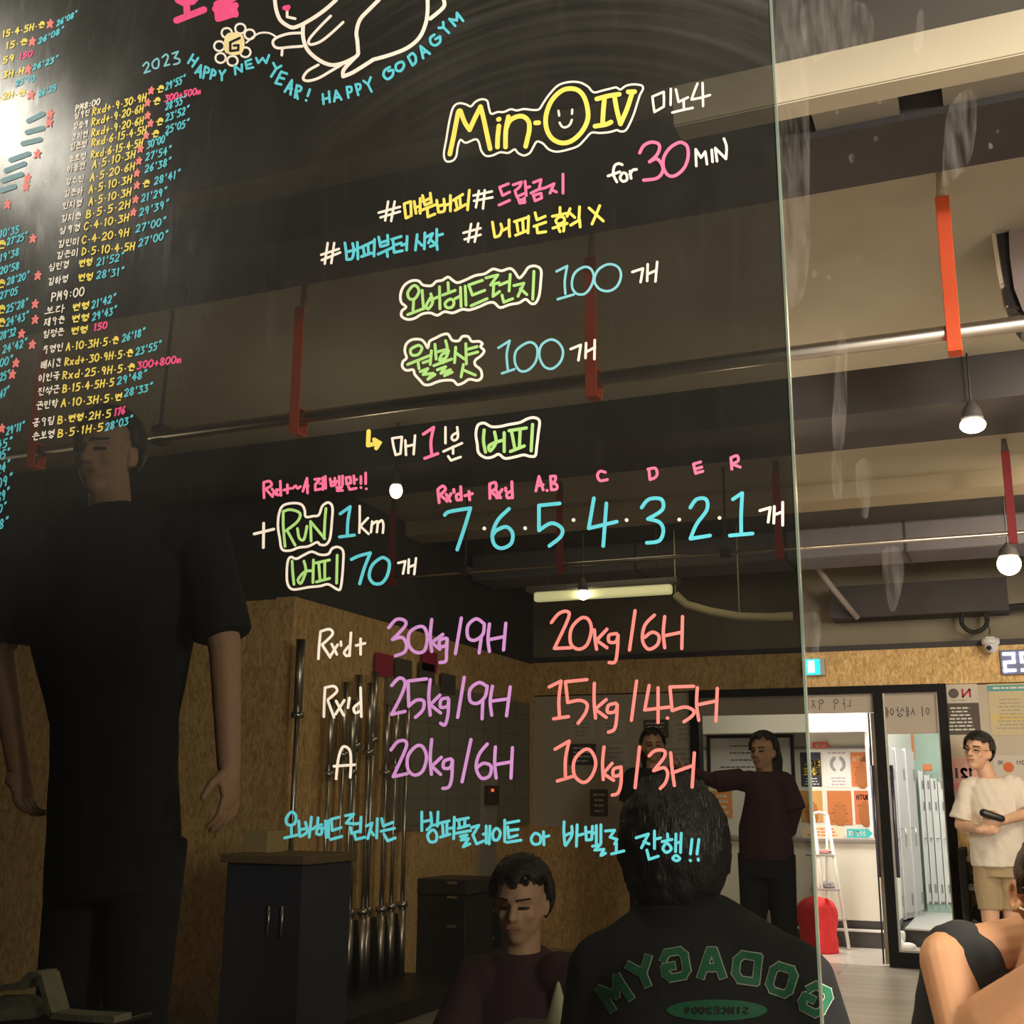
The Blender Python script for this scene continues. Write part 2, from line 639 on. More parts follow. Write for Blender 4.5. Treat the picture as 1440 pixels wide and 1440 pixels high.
# title
W('title_lettering', 'yellow', 6.6, KA, "195,700 225,560 250,430 268,345 285,335|285,335 320,430 362,495|362,495 405,400 455,300|455,300 480,400 510,540 535,655|610,462 600,550 597,640|605,408 612,405|690,385 668,500 665,640|672,480 700,420 760,385 820,385 862,430 865,500 850,570 835,635|918,437 945,435|1245,150 1150,160 1060,240 1010,360 1008,470 1050,560 1130,605 1220,590 1310,510 1360,400 1350,280 1310,190 1245,150|1435,235 1530,210 1625,195|1500,230 1490,340 1485,430|1420,465 1510,450 1555,430|1585,215 1605,330 1635,445|1635,445 1690,320 1735,180|1700,175 1755,173", 'yellow title lettering with a roman four')
W('title_outline', 'white', 2.9, KA, "165,760 145,700 165,580 190,430 222,310 270,272 330,280 372,298 410,260 460,238 510,250 525,310 545,360 600,345 650,345 710,322 760,332 820,320 900,328 950,320 990,260 1040,190 1110,120 1200,92 1290,95 1360,130 1390,165 1420,180 1480,165 1560,145 1600,138 1635,155 1680,125 1740,112 1810,120 1825,150 1800,200 1780,260 1745,370 1700,470 1670,505 1630,508 1605,498 1540,515 1460,522 1390,520 1340,570 1280,630 1200,660 1100,680 1030,660 980,610 930,595 900,640 870,690 820,712 770,690 742,660 690,690 620,685 560,710 500,715 460,670 440,600 410,575 330,605 285,580 262,640 250,715 220,755 165,760", 'white outline around the title')
W('smiling_face', 'white', 3.2, KA, "1112,335 1118,375|1228,325 1226,360|1122,435 1140,465 1168,475 1205,455 1225,412", 'small white smiling face inside the letter O')
W('title_note', 'white', 3.4, KB, "705,275 712,340 722,405|705,275 800,235|800,235 802,300 800,360|722,405 800,360|860,210 858,345|903,215 925,320|925,320 1005,282|968,305 970,375|872,410 960,388 1045,370|1085,165 1055,240 1035,300|1035,300 1110,285 1190,262|1128,160 1130,250 1132,355", 'white handwriting beside the title')
W('time_word', 'white', 3.8, KB, "450,850 420,840 385,860 375,930 405,995|330,945 430,910|455,920 432,960 455,990 490,975 485,930 455,920|515,905 525,965|515,930 540,895 570,890", 'white word for')
W('time_number', 'lightpink', 4.6, KB, "597,750 630,690 690,660 750,670 765,710 740,770 680,825|680,825 740,800 785,850 790,910 740,965 630,980|920,665 850,710 800,790 800,880 840,940 900,940 970,880 1005,790 1000,700 960,665 920,665", 'pink number 30')
W('time_unit', 'white', 3.7, KB, "1070,720 1072,790 1075,860|1070,720 1115,790|1115,790 1150,740|1150,740 1158,790 1165,845|1205,725 1212,825|1235,710 1250,820|1235,710 1325,800|1308,630 1330,700 1325,800", 'white word MIN')
# hash tags
W('hash_sign', 'white', 3.4, KA, "395,1050 550,1015|400,1095 555,1065|440,1010 415,1150|490,1005 475,1160")
W('hash_sign', 'white', 3.4, KD, "70,525 215,485|80,580 215,540|135,450 110,600|195,445 165,600")
W('hash_sign', 'white', 3.4, KC, "555,235 735,185|570,275 735,225|635,140 610,300|690,140 660,305")
W('hash_sign', 'white', 3.4, KC, "70,590 220,540|75,635 230,570|125,490 100,665|180,490 155,660")
W('tag_lettering', 'lightpink', 3.9, KA, "615,980 690,950|615,980 640,1050|640,1050 700,1020|610,1130 700,1090|730,960 800,935|800,935 785,975 745,1010|745,1010 760,1060|760,1060 830,1030|830,930 840,1050|840,985 870,975|770,1070 785,1115|785,1115 830,1105|825,1070 825,1110|775,1090 825,1080|900,940 965,915|965,915 950,985|880,1030 940,1000 1000,985|900,1050 915,1095|915,1095 970,1070|970,1070 965,1030|965,1030 900,1050|1000,985 1075,950|1075,950 1040,1030|1050,1000 1095,1020|1150,870 1150,1030", 'pink handwriting after a hash sign')
W('tag_lettering', 'yellow', 4.0, KD, "315,435 325,500 335,560|335,560 375,545 395,490 385,450|390,510 450,480|455,415 455,490 460,555|500,430 610,395|520,440 530,510|570,420 575,500|510,545 610,505|620,385 615,525|675,355 690,415|690,415 760,385|665,470 765,435|690,480 695,525|695,525 765,515|885,310 885,355|820,385 940,360|880,390 850,420 870,450 920,430 915,395 880,390|825,485 945,445|870,480 885,515|920,460 915,510|970,320 945,385|960,350 1010,395|1050,305 1045,405|975,460 1050,415|1050,415 1055,475|1130,315 1190,370 1250,425|1220,295 1190,370 1155,450", 'yellow handwriting ending in a cross')
W('tag_lettering', 'yellow', 4.0, KC, "770,160 785,280|770,160 825,140|825,140 830,260|830,260 785,280|855,140 870,240|905,115 905,240|860,190 905,180|925,90 945,170|990,70 1000,150|930,140 995,110|950,170 1000,145|900,220 1040,165|965,200 970,270|970,270 1030,245|1045,130 1060,230|1060,230 1110,215 1105,120|1055,180 1105,165|1110,175 1165,155|1160,90 1160,220|1185,130 1265,80|1205,130 1215,185|1240,110 1245,170|1200,215 1290,165|1320,45 1305,210", 'yellow handwriting on the upper hash line')
W('tag_lettering', 'cyan', 4.0, KC, "270,490 280,560 285,630|285,630 330,620 345,550 335,495|290,565 345,550|345,555 380,540|375,485 380,625|400,530 505,480|425,530 435,590|465,510 470,580|410,605 495,575|520,460 515,600|555,440 570,520|630,425 635,500|565,490 630,470|575,520 630,505|550,585 680,525|625,560 630,605|665,460 745,435|675,460 685,570|685,570 755,555|680,510 745,490|750,510 790,495|795,435 790,550|880,420 865,550|880,470 920,510|945,405 940,540|955,440 1010,410|1010,410 975,490|990,460 1025,490|1045,375 1045,480|1045,430 1095,415|990,520 1045,500|1045,500 1050,545", 'cyan handwriting on the lower hash line')
# exercises
W('exercise_lettering', 'green', 4.1, KE, "240,255 200,310 215,360 260,360 295,300 275,255 240,255|250,370 245,460|200,495 330,445|322,290 328,380 335,445|400,340 355,420 375,445 410,390 395,320|395,370 470,340|468,260 472,445|540,225 545,310|495,330 600,290|545,370 515,400 530,435 575,430 590,390 570,365 545,370|600,360 640,340|645,265 650,425|685,255 692,415|715,245 830,205|715,245 745,330|745,330 850,290|735,420 870,360|860,185 960,160|960,160 900,245|900,245 970,225|925,250 920,340|920,340 975,300|975,245 1050,215|1065,155 1055,295|995,330 1010,390|1010,390 1085,360|1095,250 1180,230|1180,230 1130,340|1150,275 1205,325|1265,130 1255,365", 'green handwriting in the longest white outline')
W('exercise_outline', 'white', 3.7, KE, "200,535 150,510 150,465 185,430 145,390 140,320 170,250 230,210 290,210 330,245 400,250 440,215 490,205 540,178 580,205 620,225 680,205 770,165 850,150 920,110 990,125 1060,105 1100,130 1140,185 1180,150 1220,95 1280,85 1325,120 1322,220 1310,330 1280,395 1240,400 1195,365 1140,395 1060,410 980,435 930,395 880,395 800,430 720,455 660,450 580,480 510,470 450,500 390,480 320,490 260,525 200,535")
W('exercise_lettering', 'green', 4.1, KE, "270,760 225,790 235,835 290,830 320,780 300,755 270,760|200,915 385,840|285,880 295,950|330,900 390,880|400,800 390,915|305,975 370,950|370,950 330,1000|330,1000 415,990|415,990 370,1040|370,1040 430,1000|430,745 440,870|520,715 535,800 490,830 470,880 520,860 545,800|445,810 520,790|420,925 570,870|495,870 500,900|450,960 520,935|520,935 480,990|480,990 560,960|560,960 510,1010|510,1010 575,980|605,770 595,900|610,820 680,870|690,740 695,910|695,790 785,765|700,835 790,810|670,915 650,1020|665,960 770,1005", 'green handwriting in the bumpy white outline')
W('exercise_outline', 'white', 3.7, KE, "340,1085 300,1045 260,1000 245,960 190,965 155,935 160,890 190,860 175,800 190,740 240,705 310,705 345,735 370,775 385,720 440,690 490,665 540,660 575,710 630,715 660,680 710,680 740,720 800,720 830,740 815,765 845,800 820,840 770,880 770,920 815,960 825,1020 790,1050 720,1040 670,1070 620,1085 580,1050 500,1050 440,1065 390,1085 340,1085")
W('count_number', 'paleblue', 3.5, KF, "255,250 345,205|345,205 325,330 330,440|265,485 400,445|480,215 405,270 385,370 420,435 490,440 545,380 570,290 540,225 480,215|690,190 605,240 575,330 620,400 700,415 770,370 800,280 770,210 690,190", 'blue number 100 on the upper line')
W('count_unit', 'white', 3.6, KF, "895,255 985,225|985,225 965,340|1025,190 1020,330|1030,270 1100,240|1105,170 1090,335")
W('count_number', 'paleblue', 3.5, KE, "965,775 1060,715|1060,715 1035,830 1045,960|995,990 1100,955|1200,735 1115,800 1105,900 1150,970 1220,960 1280,890 1295,790 1260,735 1200,735|1405,705 1330,750 1310,840 1350,930 1420,950 1490,890 1510,800 1470,730 1405,705", 'blue number 100 on the lower line')
W('count_unit', 'white', 3.6, KF, "375,905 460,870|460,870 440,1000|505,855 500,980|505,930 580,890|578,830 575,990")
W('arrow', 'yellow', 6.2, KG, "95,240 90,340|90,340 160,325|135,300 175,322 150,360", 'yellow bent arrow', False)
W('minute_lettering', 'white', 3.5, KG, "265,290 275,350 290,410|265,290 335,280|335,280 325,400|325,400 290,410|360,305 365,410|360,350 425,335|430,270 420,405|650,210 650,325|735,210 740,280 715,305 695,290 705,265 735,250|635,385 770,325|705,350 705,400|670,420 690,450|690,450 760,425", 'white handwriting on both sides of the pink 1')
W('minute_number', 'lightpink', 4.3, KG, "490,260 565,210|565,210 545,310 550,400|500,435 595,400", 'pink number 1')
W('exercise_lettering', 'green', 4.6, KG, "930,230 925,310 940,390|1005,245 1015,320 975,380 965,345 1010,320 1060,305|1075,250 1075,385|1110,235 1235,215|1130,250 1150,355|1190,240 1185,350|1120,385 1220,345|1280,190 1270,380", 'green handwriting in the upper right white box')
W('exercise_outline', 'white', 3.9, KG, "940,430 890,395 880,330 870,260 885,195 930,180 980,205 1040,205 1110,190 1190,175 1240,150 1290,140 1330,165 1322,250 1310,350 1300,415 1260,420 1215,410 1150,425 1080,435 1035,405 990,425 940,430")
# levels
W('level_mark', 'lightpink', 4.2, KG, "595,660 600,710 605,755|595,660 630,635 650,660 610,700|610,700 660,740|655,695 685,745|690,690 660,745|710,660 712,680|760,640 765,735|760,690 730,700 735,735 765,730|820,675 825,735|790,705 845,690", 'pink level mark above the 7')
W('level_mark', 'lightpink', 4.2, KG, "970,620 972,725|970,620 1010,610 1015,650 980,675|980,675 1030,720|1015,665 1050,720|1060,660 1020,720|1085,650 1087,670|1130,605 1135,720|1130,670 1095,690 1100,720 1135,715", 'pink level mark above the 6')
W('level_mark', 'lightpink', 4.0, KH, "115,310 130,240|130,240 150,305|120,285 150,280|168,307 170,308|185,240 190,305|185,240 210,240 205,265 188,270|188,270 215,280 215,300 190,305", 'pink letters A and B')
W('level_mark', 'lightpink', 4.0, KH, "450,220 425,215 412,235 425,260 460,255", 'pink letter C')
W('level_mark', 'lightpink', 4.0, KH, "660,205 665,255|655,205 690,200 700,225 690,245 665,255", 'pink letter D')
W('level_mark', 'lightpink', 4.0, KH, "875,180 885,225|885,225 920,215|875,180 910,170|880,205 915,195", 'pink letter E')
W('level_mark', 'lightpink', 4.0, KH, "1055,150 1060,205|1055,150 1085,140 1090,165 1060,180|1060,180 1100,195", 'pink letter R')
W('rep_number', 'cyan', 5.2, KG, "645,845 680,820 830,795|830,795 790,930 735,1095", 'blue number 7')
W('rep_number', 'cyan', 5.2, KG, "1110,800 1030,880 990,980 1005,1060 1060,1085 1125,1050 1135,975 1090,930 1020,955 995,985", 'blue number 6')
W('rep_number', 'cyan', 5.2, KH, "230,370 130,380|130,380 130,500|130,500 190,465 240,490 235,530 180,575", 'blue number 5')
W('rep_number', 'cyan', 5.2, KH, "395,345 370,490|370,490 505,458|455,370 440,575", 'blue number 4')
W('rep_number', 'cyan', 5.2, KH, "625,390 660,350 720,350 725,400 655,445|655,445 710,460 730,500 710,550 650,560", 'blue number 3')
W('rep_number', 'cyan', 5.2, KH, "860,390 890,350 935,350 940,400 890,470 860,540|860,540 955,525", 'blue number 2')
W('rep_number', 'cyan', 5.2, KH, "1065,350 1110,320|1110,320 1105,420 1105,515|1050,525 1160,515", 'blue number 1')
W('separator_dots', 'white', 5.0, KH, "-134,490 -133,491|63,489 64,490|296,450 297,450|552,450 553,451|806,448 807,448|1000,440 1001,440", 'white dots between the blue numbers')
W('rep_unit', 'white', 4.0, KH, "1195,405 1245,390|1245,390 1235,460|1265,385 1262,465|1265,425 1305,410|1305,365 1305,475")
W('level_note', 'lightpink', 3.8, KI, "125,230 125,290 128,360|125,230 175,220 190,255 140,285|140,285 200,350|195,285 225,330|235,290 200,335|265,220 270,340|265,290 235,300 240,335 270,330|325,250 325,320|295,295 350,280|370,280 395,260 410,280 435,265|490,195 455,305|490,195 495,320|470,265 500,260|555,205 600,200|600,200 560,250|560,250 560,295|560,295 610,285|625,190 625,290|645,180 648,280|600,240 622,238|685,200 695,260|695,260 730,250|730,250 725,195|690,230 728,222|735,225 755,220|762,180 762,250|790,175 790,250|740,275 785,268|785,268 745,300|745,300 790,298|820,190 825,245|825,245 860,235|860,235 855,185|855,185 820,190|885,175 890,240|890,210 910,205|840,265 850,290|850,290 905,280|945,180 945,240|985,150 985,240|945,273 946,275|990,284 991,285", 'pink handwriting ending in two exclamation marks')
W('plus_sign', 'white', 4.0, KI, "45,665 210,625|125,575 122,780")
W('exercise_lettering', 'green', 3.9, KI, "290,475 290,600 305,770|290,475 350,460 430,490 410,560 310,640|330,650 390,760|410,620 425,700 465,710 490,600|520,560 525,725|520,560 640,705|650,450 640,570 635,705", 'green word RUN')
W('exercise_outline', 'white', 3.5, KI, "280,795 260,700 245,600 255,490 290,425 370,405 440,415 470,460 480,520 540,515 590,505 620,430 670,400 705,440 700,560 685,700 650,755 600,755 575,735 500,770 420,780 350,805 280,795")
W('distance_number', 'cyan', 4.4, KI, "770,495 855,435|855,435 835,560 830,680|765,690 890,675", 'blue number 1 beside RUN')
W('distance_unit', 'white', 3.4, KI, "935,430 935,550 932,655|1005,530 940,600|940,600 1010,665|1040,560 1030,650|1040,585 1085,560 1080,650|1085,580 1120,550 1135,590 1130,655", 'white letters km')
W('exercise_lettering', 'green', 3.9, KI, "365,895 370,990 380,1090|465,895 480,980 440,1080 415,1050 470,985 535,975|545,885 540,1075|565,910 680,885|590,920 600,1050|640,910 640,1040|570,1070 680,1040|745,845 740,1080", 'green handwriting in the white box under RUN')
W('exercise_outline', 'white', 3.5, KI, "360,1130 325,1080 320,980 330,890 355,860 400,875 460,845 530,815 600,840 670,835 700,790 750,775 795,810 795,920 785,1050 770,1130 740,1130 670,1090 600,1105 500,1115 420,1130 360,1130")
W('count_number', 'cyan', 4.5, KI, "865,880 930,850 1025,825|1025,825 975,950 935,1085|1110,870 1040,930 1015,1020 1050,1080 1120,1080 1170,1010 1185,910 1150,870 1110,870", 'blue number 70')
W('count_unit', 'white', 3.4, KI, "1260,910 1320,895|1320,895 1300,1000|1350,880 1345,995|1350,945 1400,925|1410,870 1395,1005")
# weights
W('level_word', 'white', 3.8, KJ, "100,230 90,330 85,415|100,230 160,215 180,250 110,320|110,320 165,405|175,315 210,385|215,320 170,390|237,300 238,325|305,240 295,395|290,330 260,370 275,395 295,385|370,280 370,385|340,325 400,310", 'white level word on the top weight row')
W('weight_lettering', 'purple', 4.7, KJ, "560,205 610,150 665,155 670,195 585,285|585,285 650,270 680,320 665,370 605,395|755,200 700,240 695,320 740,370 800,360 820,270 800,205 755,200|850,150 840,260 850,365|925,250 850,305|850,305 905,350|945,275 905,290 905,330 945,325 955,280|955,280 950,370 945,430 905,440|1050,140 1010,380|1200,175 1150,145 1095,190 1095,270 1140,290 1195,250 1205,180|1185,270 1170,375|1240,180 1230,280 1240,365|1240,285 1340,265|1350,175 1335,355", 'purple weight on the top row')
W('level_word', 'white', 3.8, KJ, "130,610 125,700 122,805|130,610 190,600 210,635 150,690|150,700 190,810|205,700 255,795|260,695 200,790|295,680 285,745|370,610 375,805|365,710 325,745 335,780 370,765", 'white level word on the middle weight row')
W('weight_lettering', 'purple', 4.7, KJ, "580,595 630,545 670,570 650,650 580,790|580,790 670,770|690,565 815,550|690,565 695,735|695,735 745,695 795,700 790,760 740,810|840,555 830,670 840,795|905,660 840,725|840,725 910,780|960,680 915,690 910,740 955,735 965,690|965,690 960,790 940,860 910,850|1070,540 1025,810|1220,600 1170,575 1110,620 1110,700 1160,715 1210,670 1225,600|1195,690 1190,820|1260,600 1245,700 1255,795|1255,700 1370,685|1380,605 1355,800", 'purple weight on the middle row')
W('level_word', 'white', 3.8, KJ, "205,1225 220,1090 250,1010 295,1030 305,1110 300,1215|190,1140 330,1130", 'white letter A on the bottom weight row')
W('weight_lettering', 'purple', 4.7, KJ, "575,1030 620,975 670,970 675,1020 590,1210|590,1210 685,1190|745,1005 690,1070 690,1160 735,1200 790,1170 815,1080 790,1010 745,1005|850,960 840,1080 848,1195|915,1080 850,1140|850,1140 910,1195|980,1090 935,1105 930,1150 975,1150 990,1100|990,1100 985,1220 965,1280 925,1290|1115,960 1055,1245|1225,990 1170,1060 1150,1150 1185,1220 1240,1205 1250,1140 1200,1120 1155,1150|1280,1010 1275,1120 1285,1220|1275,1130 1390,1110|1395,1015 1385,1220", 'purple weight on the bottom row')
W('weight_lettering', 'coral', 4.7, KK, "170,170 220,110 275,95 285,140 190,345|190,345 300,340|370,140 305,210 300,310 350,350 410,320 440,220 420,150 370,140|460,220 465,285 475,350|545,215 475,290|475,290 545,340|610,245 560,255 560,300 605,300 620,255|620,255 615,360 600,435 560,440|735,90 697,355|865,120 800,190 785,290 825,350 885,320 895,260 850,235 800,270|935,130 925,240 935,340|930,260 1050,235|1055,130 1050,345", 'coral weight on the top row')
W('weight_lettering', 'coral', 4.7, KK, "155,605 235,565|235,565 220,690 225,810|185,820 285,805|265,570 410,555|265,570 280,710|280,710 360,695 410,720 400,780 350,850|460,580 458,700 468,815|540,690 465,755|465,755 540,810|605,715 555,730 550,775 600,770 615,725|615,725 610,820 595,890 555,910|745,565 710,830|830,595 800,760|800,760 970,740|890,610 890,845|952,815 955,815|970,605 1130,600|970,605 985,765|985,765 1070,740 1130,765 1120,800 1065,840|1155,610 1150,720 1165,830|1160,725 1280,700|1290,615 1280,835", 'coral weight on the middle row')
W('weight_lettering', 'coral', 4.7, KK, "195,1025 290,970|290,970 265,1090 265,1215|210,1240 325,1205|390,1030 325,1100 325,1200 385,1250 440,1210 470,1120 440,1040 390,1030|525,1010 515,1120 520,1230|580,1120 520,1190|520,1190 590,1235|640,1145 590,1160 590,1205 635,1195 640,1150|640,1150 640,1250 620,1320 580,1335|765,1010 735,1285|830,1070 870,1035 930,1035 930,1080 860,1170|860,1170 930,1150 955,1190 940,1250 905,1290|975,1050 985,1160 1000,1270|985,1185 1125,1135|1135,1050 1120,1280", 'coral weight on the bottom row')
# bottom line
W('bottom_lettering', 'cyan', 4.1, KL, "95,105 60,150 70,190 115,185 125,130 95,105|95,195 95,270|50,280 135,260|145,165 150,265|190,175 200,240 155,270|150,225 200,215|215,225 250,215|230,140 215,275|275,145 272,185|255,205 300,190|275,215 265,250 295,255 300,220 275,215|300,215 320,210|325,165 330,275|345,165 345,275|360,155 415,140|365,155 370,230|370,230 430,210|360,290 435,270|460,130 515,120|515,120 465,180|465,180 530,185|495,210 500,250|500,250 550,235|530,185 560,180|565,140 560,240|520,250 530,290|530,290 590,275|600,200 640,180|640,180 610,285|625,225 650,260|675,150 670,280|705,150 715,200|715,200 780,175|700,235 790,215|720,255 745,300|745,300 795,280", 'cyan handwriting starting the bottom line')
W('bottom_lettering', 'cyan', 4.1, KL, "975,105 975,230|1035,110 1040,190 1010,225|1040,195 1085,190|985,170 1035,160|1085,105 1080,200|1050,225 1015,260 1030,305 1070,300 1075,255 1050,225|1095,180 1160,165|1115,185 1120,265|1145,180 1145,260|1100,275 1165,255|1165,215 1190,210|1195,140 1190,285|1210,160 1290,145|1225,165 1230,205|1265,155 1265,200|1220,215 1295,195|1200,250 1305,230|1235,270 1280,260|1280,260 1240,295|1240,295 1290,285|1290,285 1255,340|1255,340 1300,320|1310,210 1360,195|1360,195 1320,260|1320,260 1345,320|1345,320 1395,300|1390,255 1410,250|1410,200 1410,315|1435,200 1430,320|1480,215 1455,245 1460,290 1490,290 1505,245 1480,215|1535,160 1535,305|1550,180 1630,165|1555,205 1562,280|1562,280 1620,262|1560,230 1625,222|1550,310 1645,295", 'cyan handwriting in the middle of the bottom line')
W('bottom_lettering', 'cyan', 4.1, KM, "290,705 265,740 280,775 320,770 325,725 290,705|345,695 348,780|348,730 380,722|480,630 478,700 485,780|530,660 530,720 490,785|485,720 530,700|565,650 560,790|565,720 605,710|620,665 625,750|625,750 660,745|660,745 665,660|625,700 665,695|670,705 690,700|690,655 690,770|720,650 720,770|665,790 715,780|715,780 680,815|680,815 740,810|740,810 720,850 750,835|750,690 810,685|810,685 780,730|780,730 825,745|825,745 810,775|822,770 820,820|790,840 870,820", 'cyan handwriting after the gap in the bottom line')
W('bottom_lettering', 'cyan', 4.1, KM, "950,735 1030,710|1030,710 985,800|1000,760 1035,775|1070,690 1070,805|1070,745 1110,735|1020,815 1035,875|1035,875 1095,855|1155,710 1158,740|1120,760 1185,745|1150,770 1125,805 1150,830 1180,805 1150,770|1210,710 1208,825|1245,705 1240,830|1208,770 1242,762|1210,850 1190,870 1215,885 1235,870 1210,850|1315,745 1305,840|1303,882 1305,884|1360,745 1348,840|1355,873 1357,882", 'cyan handwriting ending in two exclamation marks')
# greeting
W('greeting_lettering', 'paleblue', 2.6, KN, "55,460 80,435 95,455 65,510|65,510 105,495|150,410 120,440 130,475 160,470 165,425 150,410|190,400 215,380 230,400 205,460|205,460 240,450|260,375 300,360|300,360 275,405|275,405 310,415 305,440 270,450", 'pale blue year 2023')
W('greeting_lettering', 'cyan', 3.4, KN, "405,380 370,440|440,405 400,465|390,410 420,435|460,455 420,510|460,455 455,540|430,500 460,505|490,465 475,545|490,465 515,480 510,505 482,505|540,485 525,550|540,485 560,500 555,525 530,522|590,495 605,525|630,490 605,525|605,525 605,560|700,520 695,460|695,460 745,500|745,500 745,450|770,430 780,480|780,480 825,470|770,430 810,415|775,455 810,445|845,405 860,440|860,440 890,405|890,405 915,440|915,440 935,385", 'cyan words HAPPY NEW')
W('greeting_lettering', 'cyan', 3.6, KN, "965,440 985,480|1020,460 985,480|985,480 950,535|1020,500 980,580|980,580 1020,590|1020,500 1060,515|1005,540 1040,550|1095,560 1045,640|1095,560 1085,660|1060,615 1095,620|1130,595 1115,680|1130,595 1160,610 1150,635 1120,635|1125,640 1135,690|1220,625 1205,670|1193,700 1195,702", 'cyan word YEAR with an exclamation mark')
W('greeting_lettering', 'cyan', 3.5, KO, "455,530 460,585|490,515 495,575|455,560 490,550|530,510 520,570|530,510 560,560|525,550 550,545|590,490 600,550|590,490 615,490 615,515 595,522|640,475 655,535|640,475 665,475 665,500 648,505|685,455 710,475|725,435 710,475|710,475 730,515", 'cyan word HAPPY on the rising line')
W('greeting_lettering', 'cyan', 3.8, KP, "545,755 490,790 475,850 520,890 575,850 580,790 530,800|660,700 615,730 620,790 670,795 705,740 690,700 660,700|750,640 800,735|750,640 800,600 835,640 835,700 800,735|890,520 920,655|890,520 995,605|910,600 960,575|1045,390 1000,430 1010,490 1060,510 1110,470 1110,410|1110,410 1060,440|1095,315 1150,310|1145,250 1150,310|1150,310 1210,370|1280,290 1215,215|1215,215 1300,230|1300,230 1300,145|1300,145 1370,235", 'cyan word GODAGYM on the rising line')
W('rabbit_drawing', 'white', 5.4, KO, "185,-10 188,20 195,60 215,110 250,140 290,155 345,135|345,135 420,90 480,45 530,0|345,140 345,210 370,280 430,335 500,365 570,355 640,320 655,300|655,300 650,230 645,180 665,110 720,50 770,0|1045,-5 1045,60 1035,130 1000,210 930,270 830,310 740,335|740,335 670,380 620,410 570,430|570,430 575,390 640,320|1135,-5 1135,40 1060,105", 'white chalky body outline of a drawn rabbit')
W('rabbit_paws', 'white', 3.8, KO, "500,90 440,150 380,220 385,250 440,235 500,190 570,125|340,185 260,190 190,215 175,245 200,270 270,265 340,260|228,275 225,310|430,365 370,400 345,440 370,455 430,440 500,400 560,365|255,60 255,95|255,95 300,105", 'white paws and whisker of the drawn rabbit')
W('rabbit_nose', 'pink', 6.5, KO, "240,45 262,40|262,40 255,50")
W('flower_stem', 'white', 2.6, KO, "25,240 90,190 150,185 190,205")
W('flower_center', 'cream', 15, KN, "660,280 660,340 720,340 720,270 665,265|690,305 692,306", 'cream round centre of a drawn flower')
STEP[0] = 38
DEPTH[0] = 0.0005
W('flower_letter', 'black', 3.4, KN, "730,265 665,295|665,295 665,355|665,355 720,350|720,350 722,315|722,315 690,318", 'black letter G on the flower')
DEPTH[0] = 0.0
_p = []
for cx, cy in ((640, 230), (735, 200), (800, 240), (770, 365), (680, 425), (597, 405), (588, 322)):
    _p.append(' '.join('%d,%d' % (cx + 36 * math.cos(a), cy + 34 * math.sin(a)) for a in [k * math.pi / 4 for k in range(9)]))
W('flower_petals', 'white', 2.9, KN, '|'.join(_p), 'white looped petals of a drawn flower')
W('heading_lettering', 'pink', 9.6, KN, "290,142 480,68|360,80 375,105|355,-40 362,80|300,0 340,20 400,10 430,-20|570,30 690,-15|560,62 700,38|580,125 575,85 690,60 700,100|580,130 690,95|590,110 690,80", 'thick pink heading lettering at the top edge', False)

# ------------------------------------------------------------------ small result list, written with a stroke alphabet
G = {'0': "50,0 10,25 10,75 50,100 90,75 90,25 50,0", '1': "30,20 55,0|55,0 55,100", '2': "10,20 50,0 85,20 75,50 10,100|10,100 90,95", '3': "10,8 85,8|85,8 45,45|45,45 90,65 75,95 10,100", '4': "60,0 10,65|10,65 95,60|70,30 65,100", '5': "85,0 20,5|20,5 20,45|20,45 75,45 85,75 60,98 10,100", '6': "75,0 25,40 10,75 45,100 85,80 70,52 20,65", '7': "10,10 90,0|90,0 45,100", '8': "50,50 15,25 50,0 85,25 50,50 10,75 50,100 90,75 50,50", '9': "80,30 45,0 15,30 45,55 80,30|80,30 70,100",
     'A': "10,100 50,0|50,0 90,100|25,65 75,60", 'B': "15,0 15,100|15,0 75,10 65,40 15,48|15,48 90,60 80,95 15,100", 'C': "85,15 45,0 10,50 45,100 90,85", 'D': "15,0 15,100|15,0 85,30 80,75 15,100", 'H': "15,0 10,100|10,55 85,45|90,0 85,100", 'R': "15,0 15,100|15,0 80,15 75,40 15,50|25,50 90,100", 'P': "15,0 15,100|15,0 85,15 75,45 15,55", 'M': "10,100 20,0|20,0 50,60|50,60 80,0|80,0 90,100", 'x': "15,40 80,100|80,40 15,100", 'd': "85,0 85,100|85,55 30,55 15,90 50,100 85,90", 'm': "10,50 12,100|12,65 40,50 48,100|50,65 80,50 88,100", '+': "50,30 50,90|15,60 85,60", '.': "45,60 55,60", ',': "40,95 45,100", "'": "50,0 45,25", '"': "35,-5 30,15|65,-8 60,12", ':': "45,35 55,35|45,75 55,75", '*': "50,0 15,100|15,100 95,35|95,35 5,35|5,35 85,100|85,100 50,0"}
JA = {0: "10,15 85,10|85,10 60,95", 2: "15,10 20,80|20,80 90,75", 3: "15,15 80,12|15,15 20,85|20,85 90,80", 5: "10,15 85,10|85,10 15,50|15,50 15,90|15,90 90,85", 6: "15,15 85,12|85,12 80,88|80,88 18,90|18,90 15,15", 7: "20,10 22,90|80,10 80,90|20,50 80,48|22,90 80,90", 9: "50,10 10,90|50,40 90,85", 11: "50,10 15,45 50,90 88,50 50,10", 12: "12,15 88,12|60,15 10,90|52,50 90,85", 14: "50,0 55,12|12,25 88,20|55,25 10,90|52,55 90,85", 16: "85,15 15,15|15,15 15,85|15,85 90,82|15,50 80,48", 17: "10,15 90,10|30,18 32,80|68,15 66,80|8,88 92,82", 18: "50,0 50,12|15,25 85,22|50,35 20,65 50,95 82,62 50,35"}
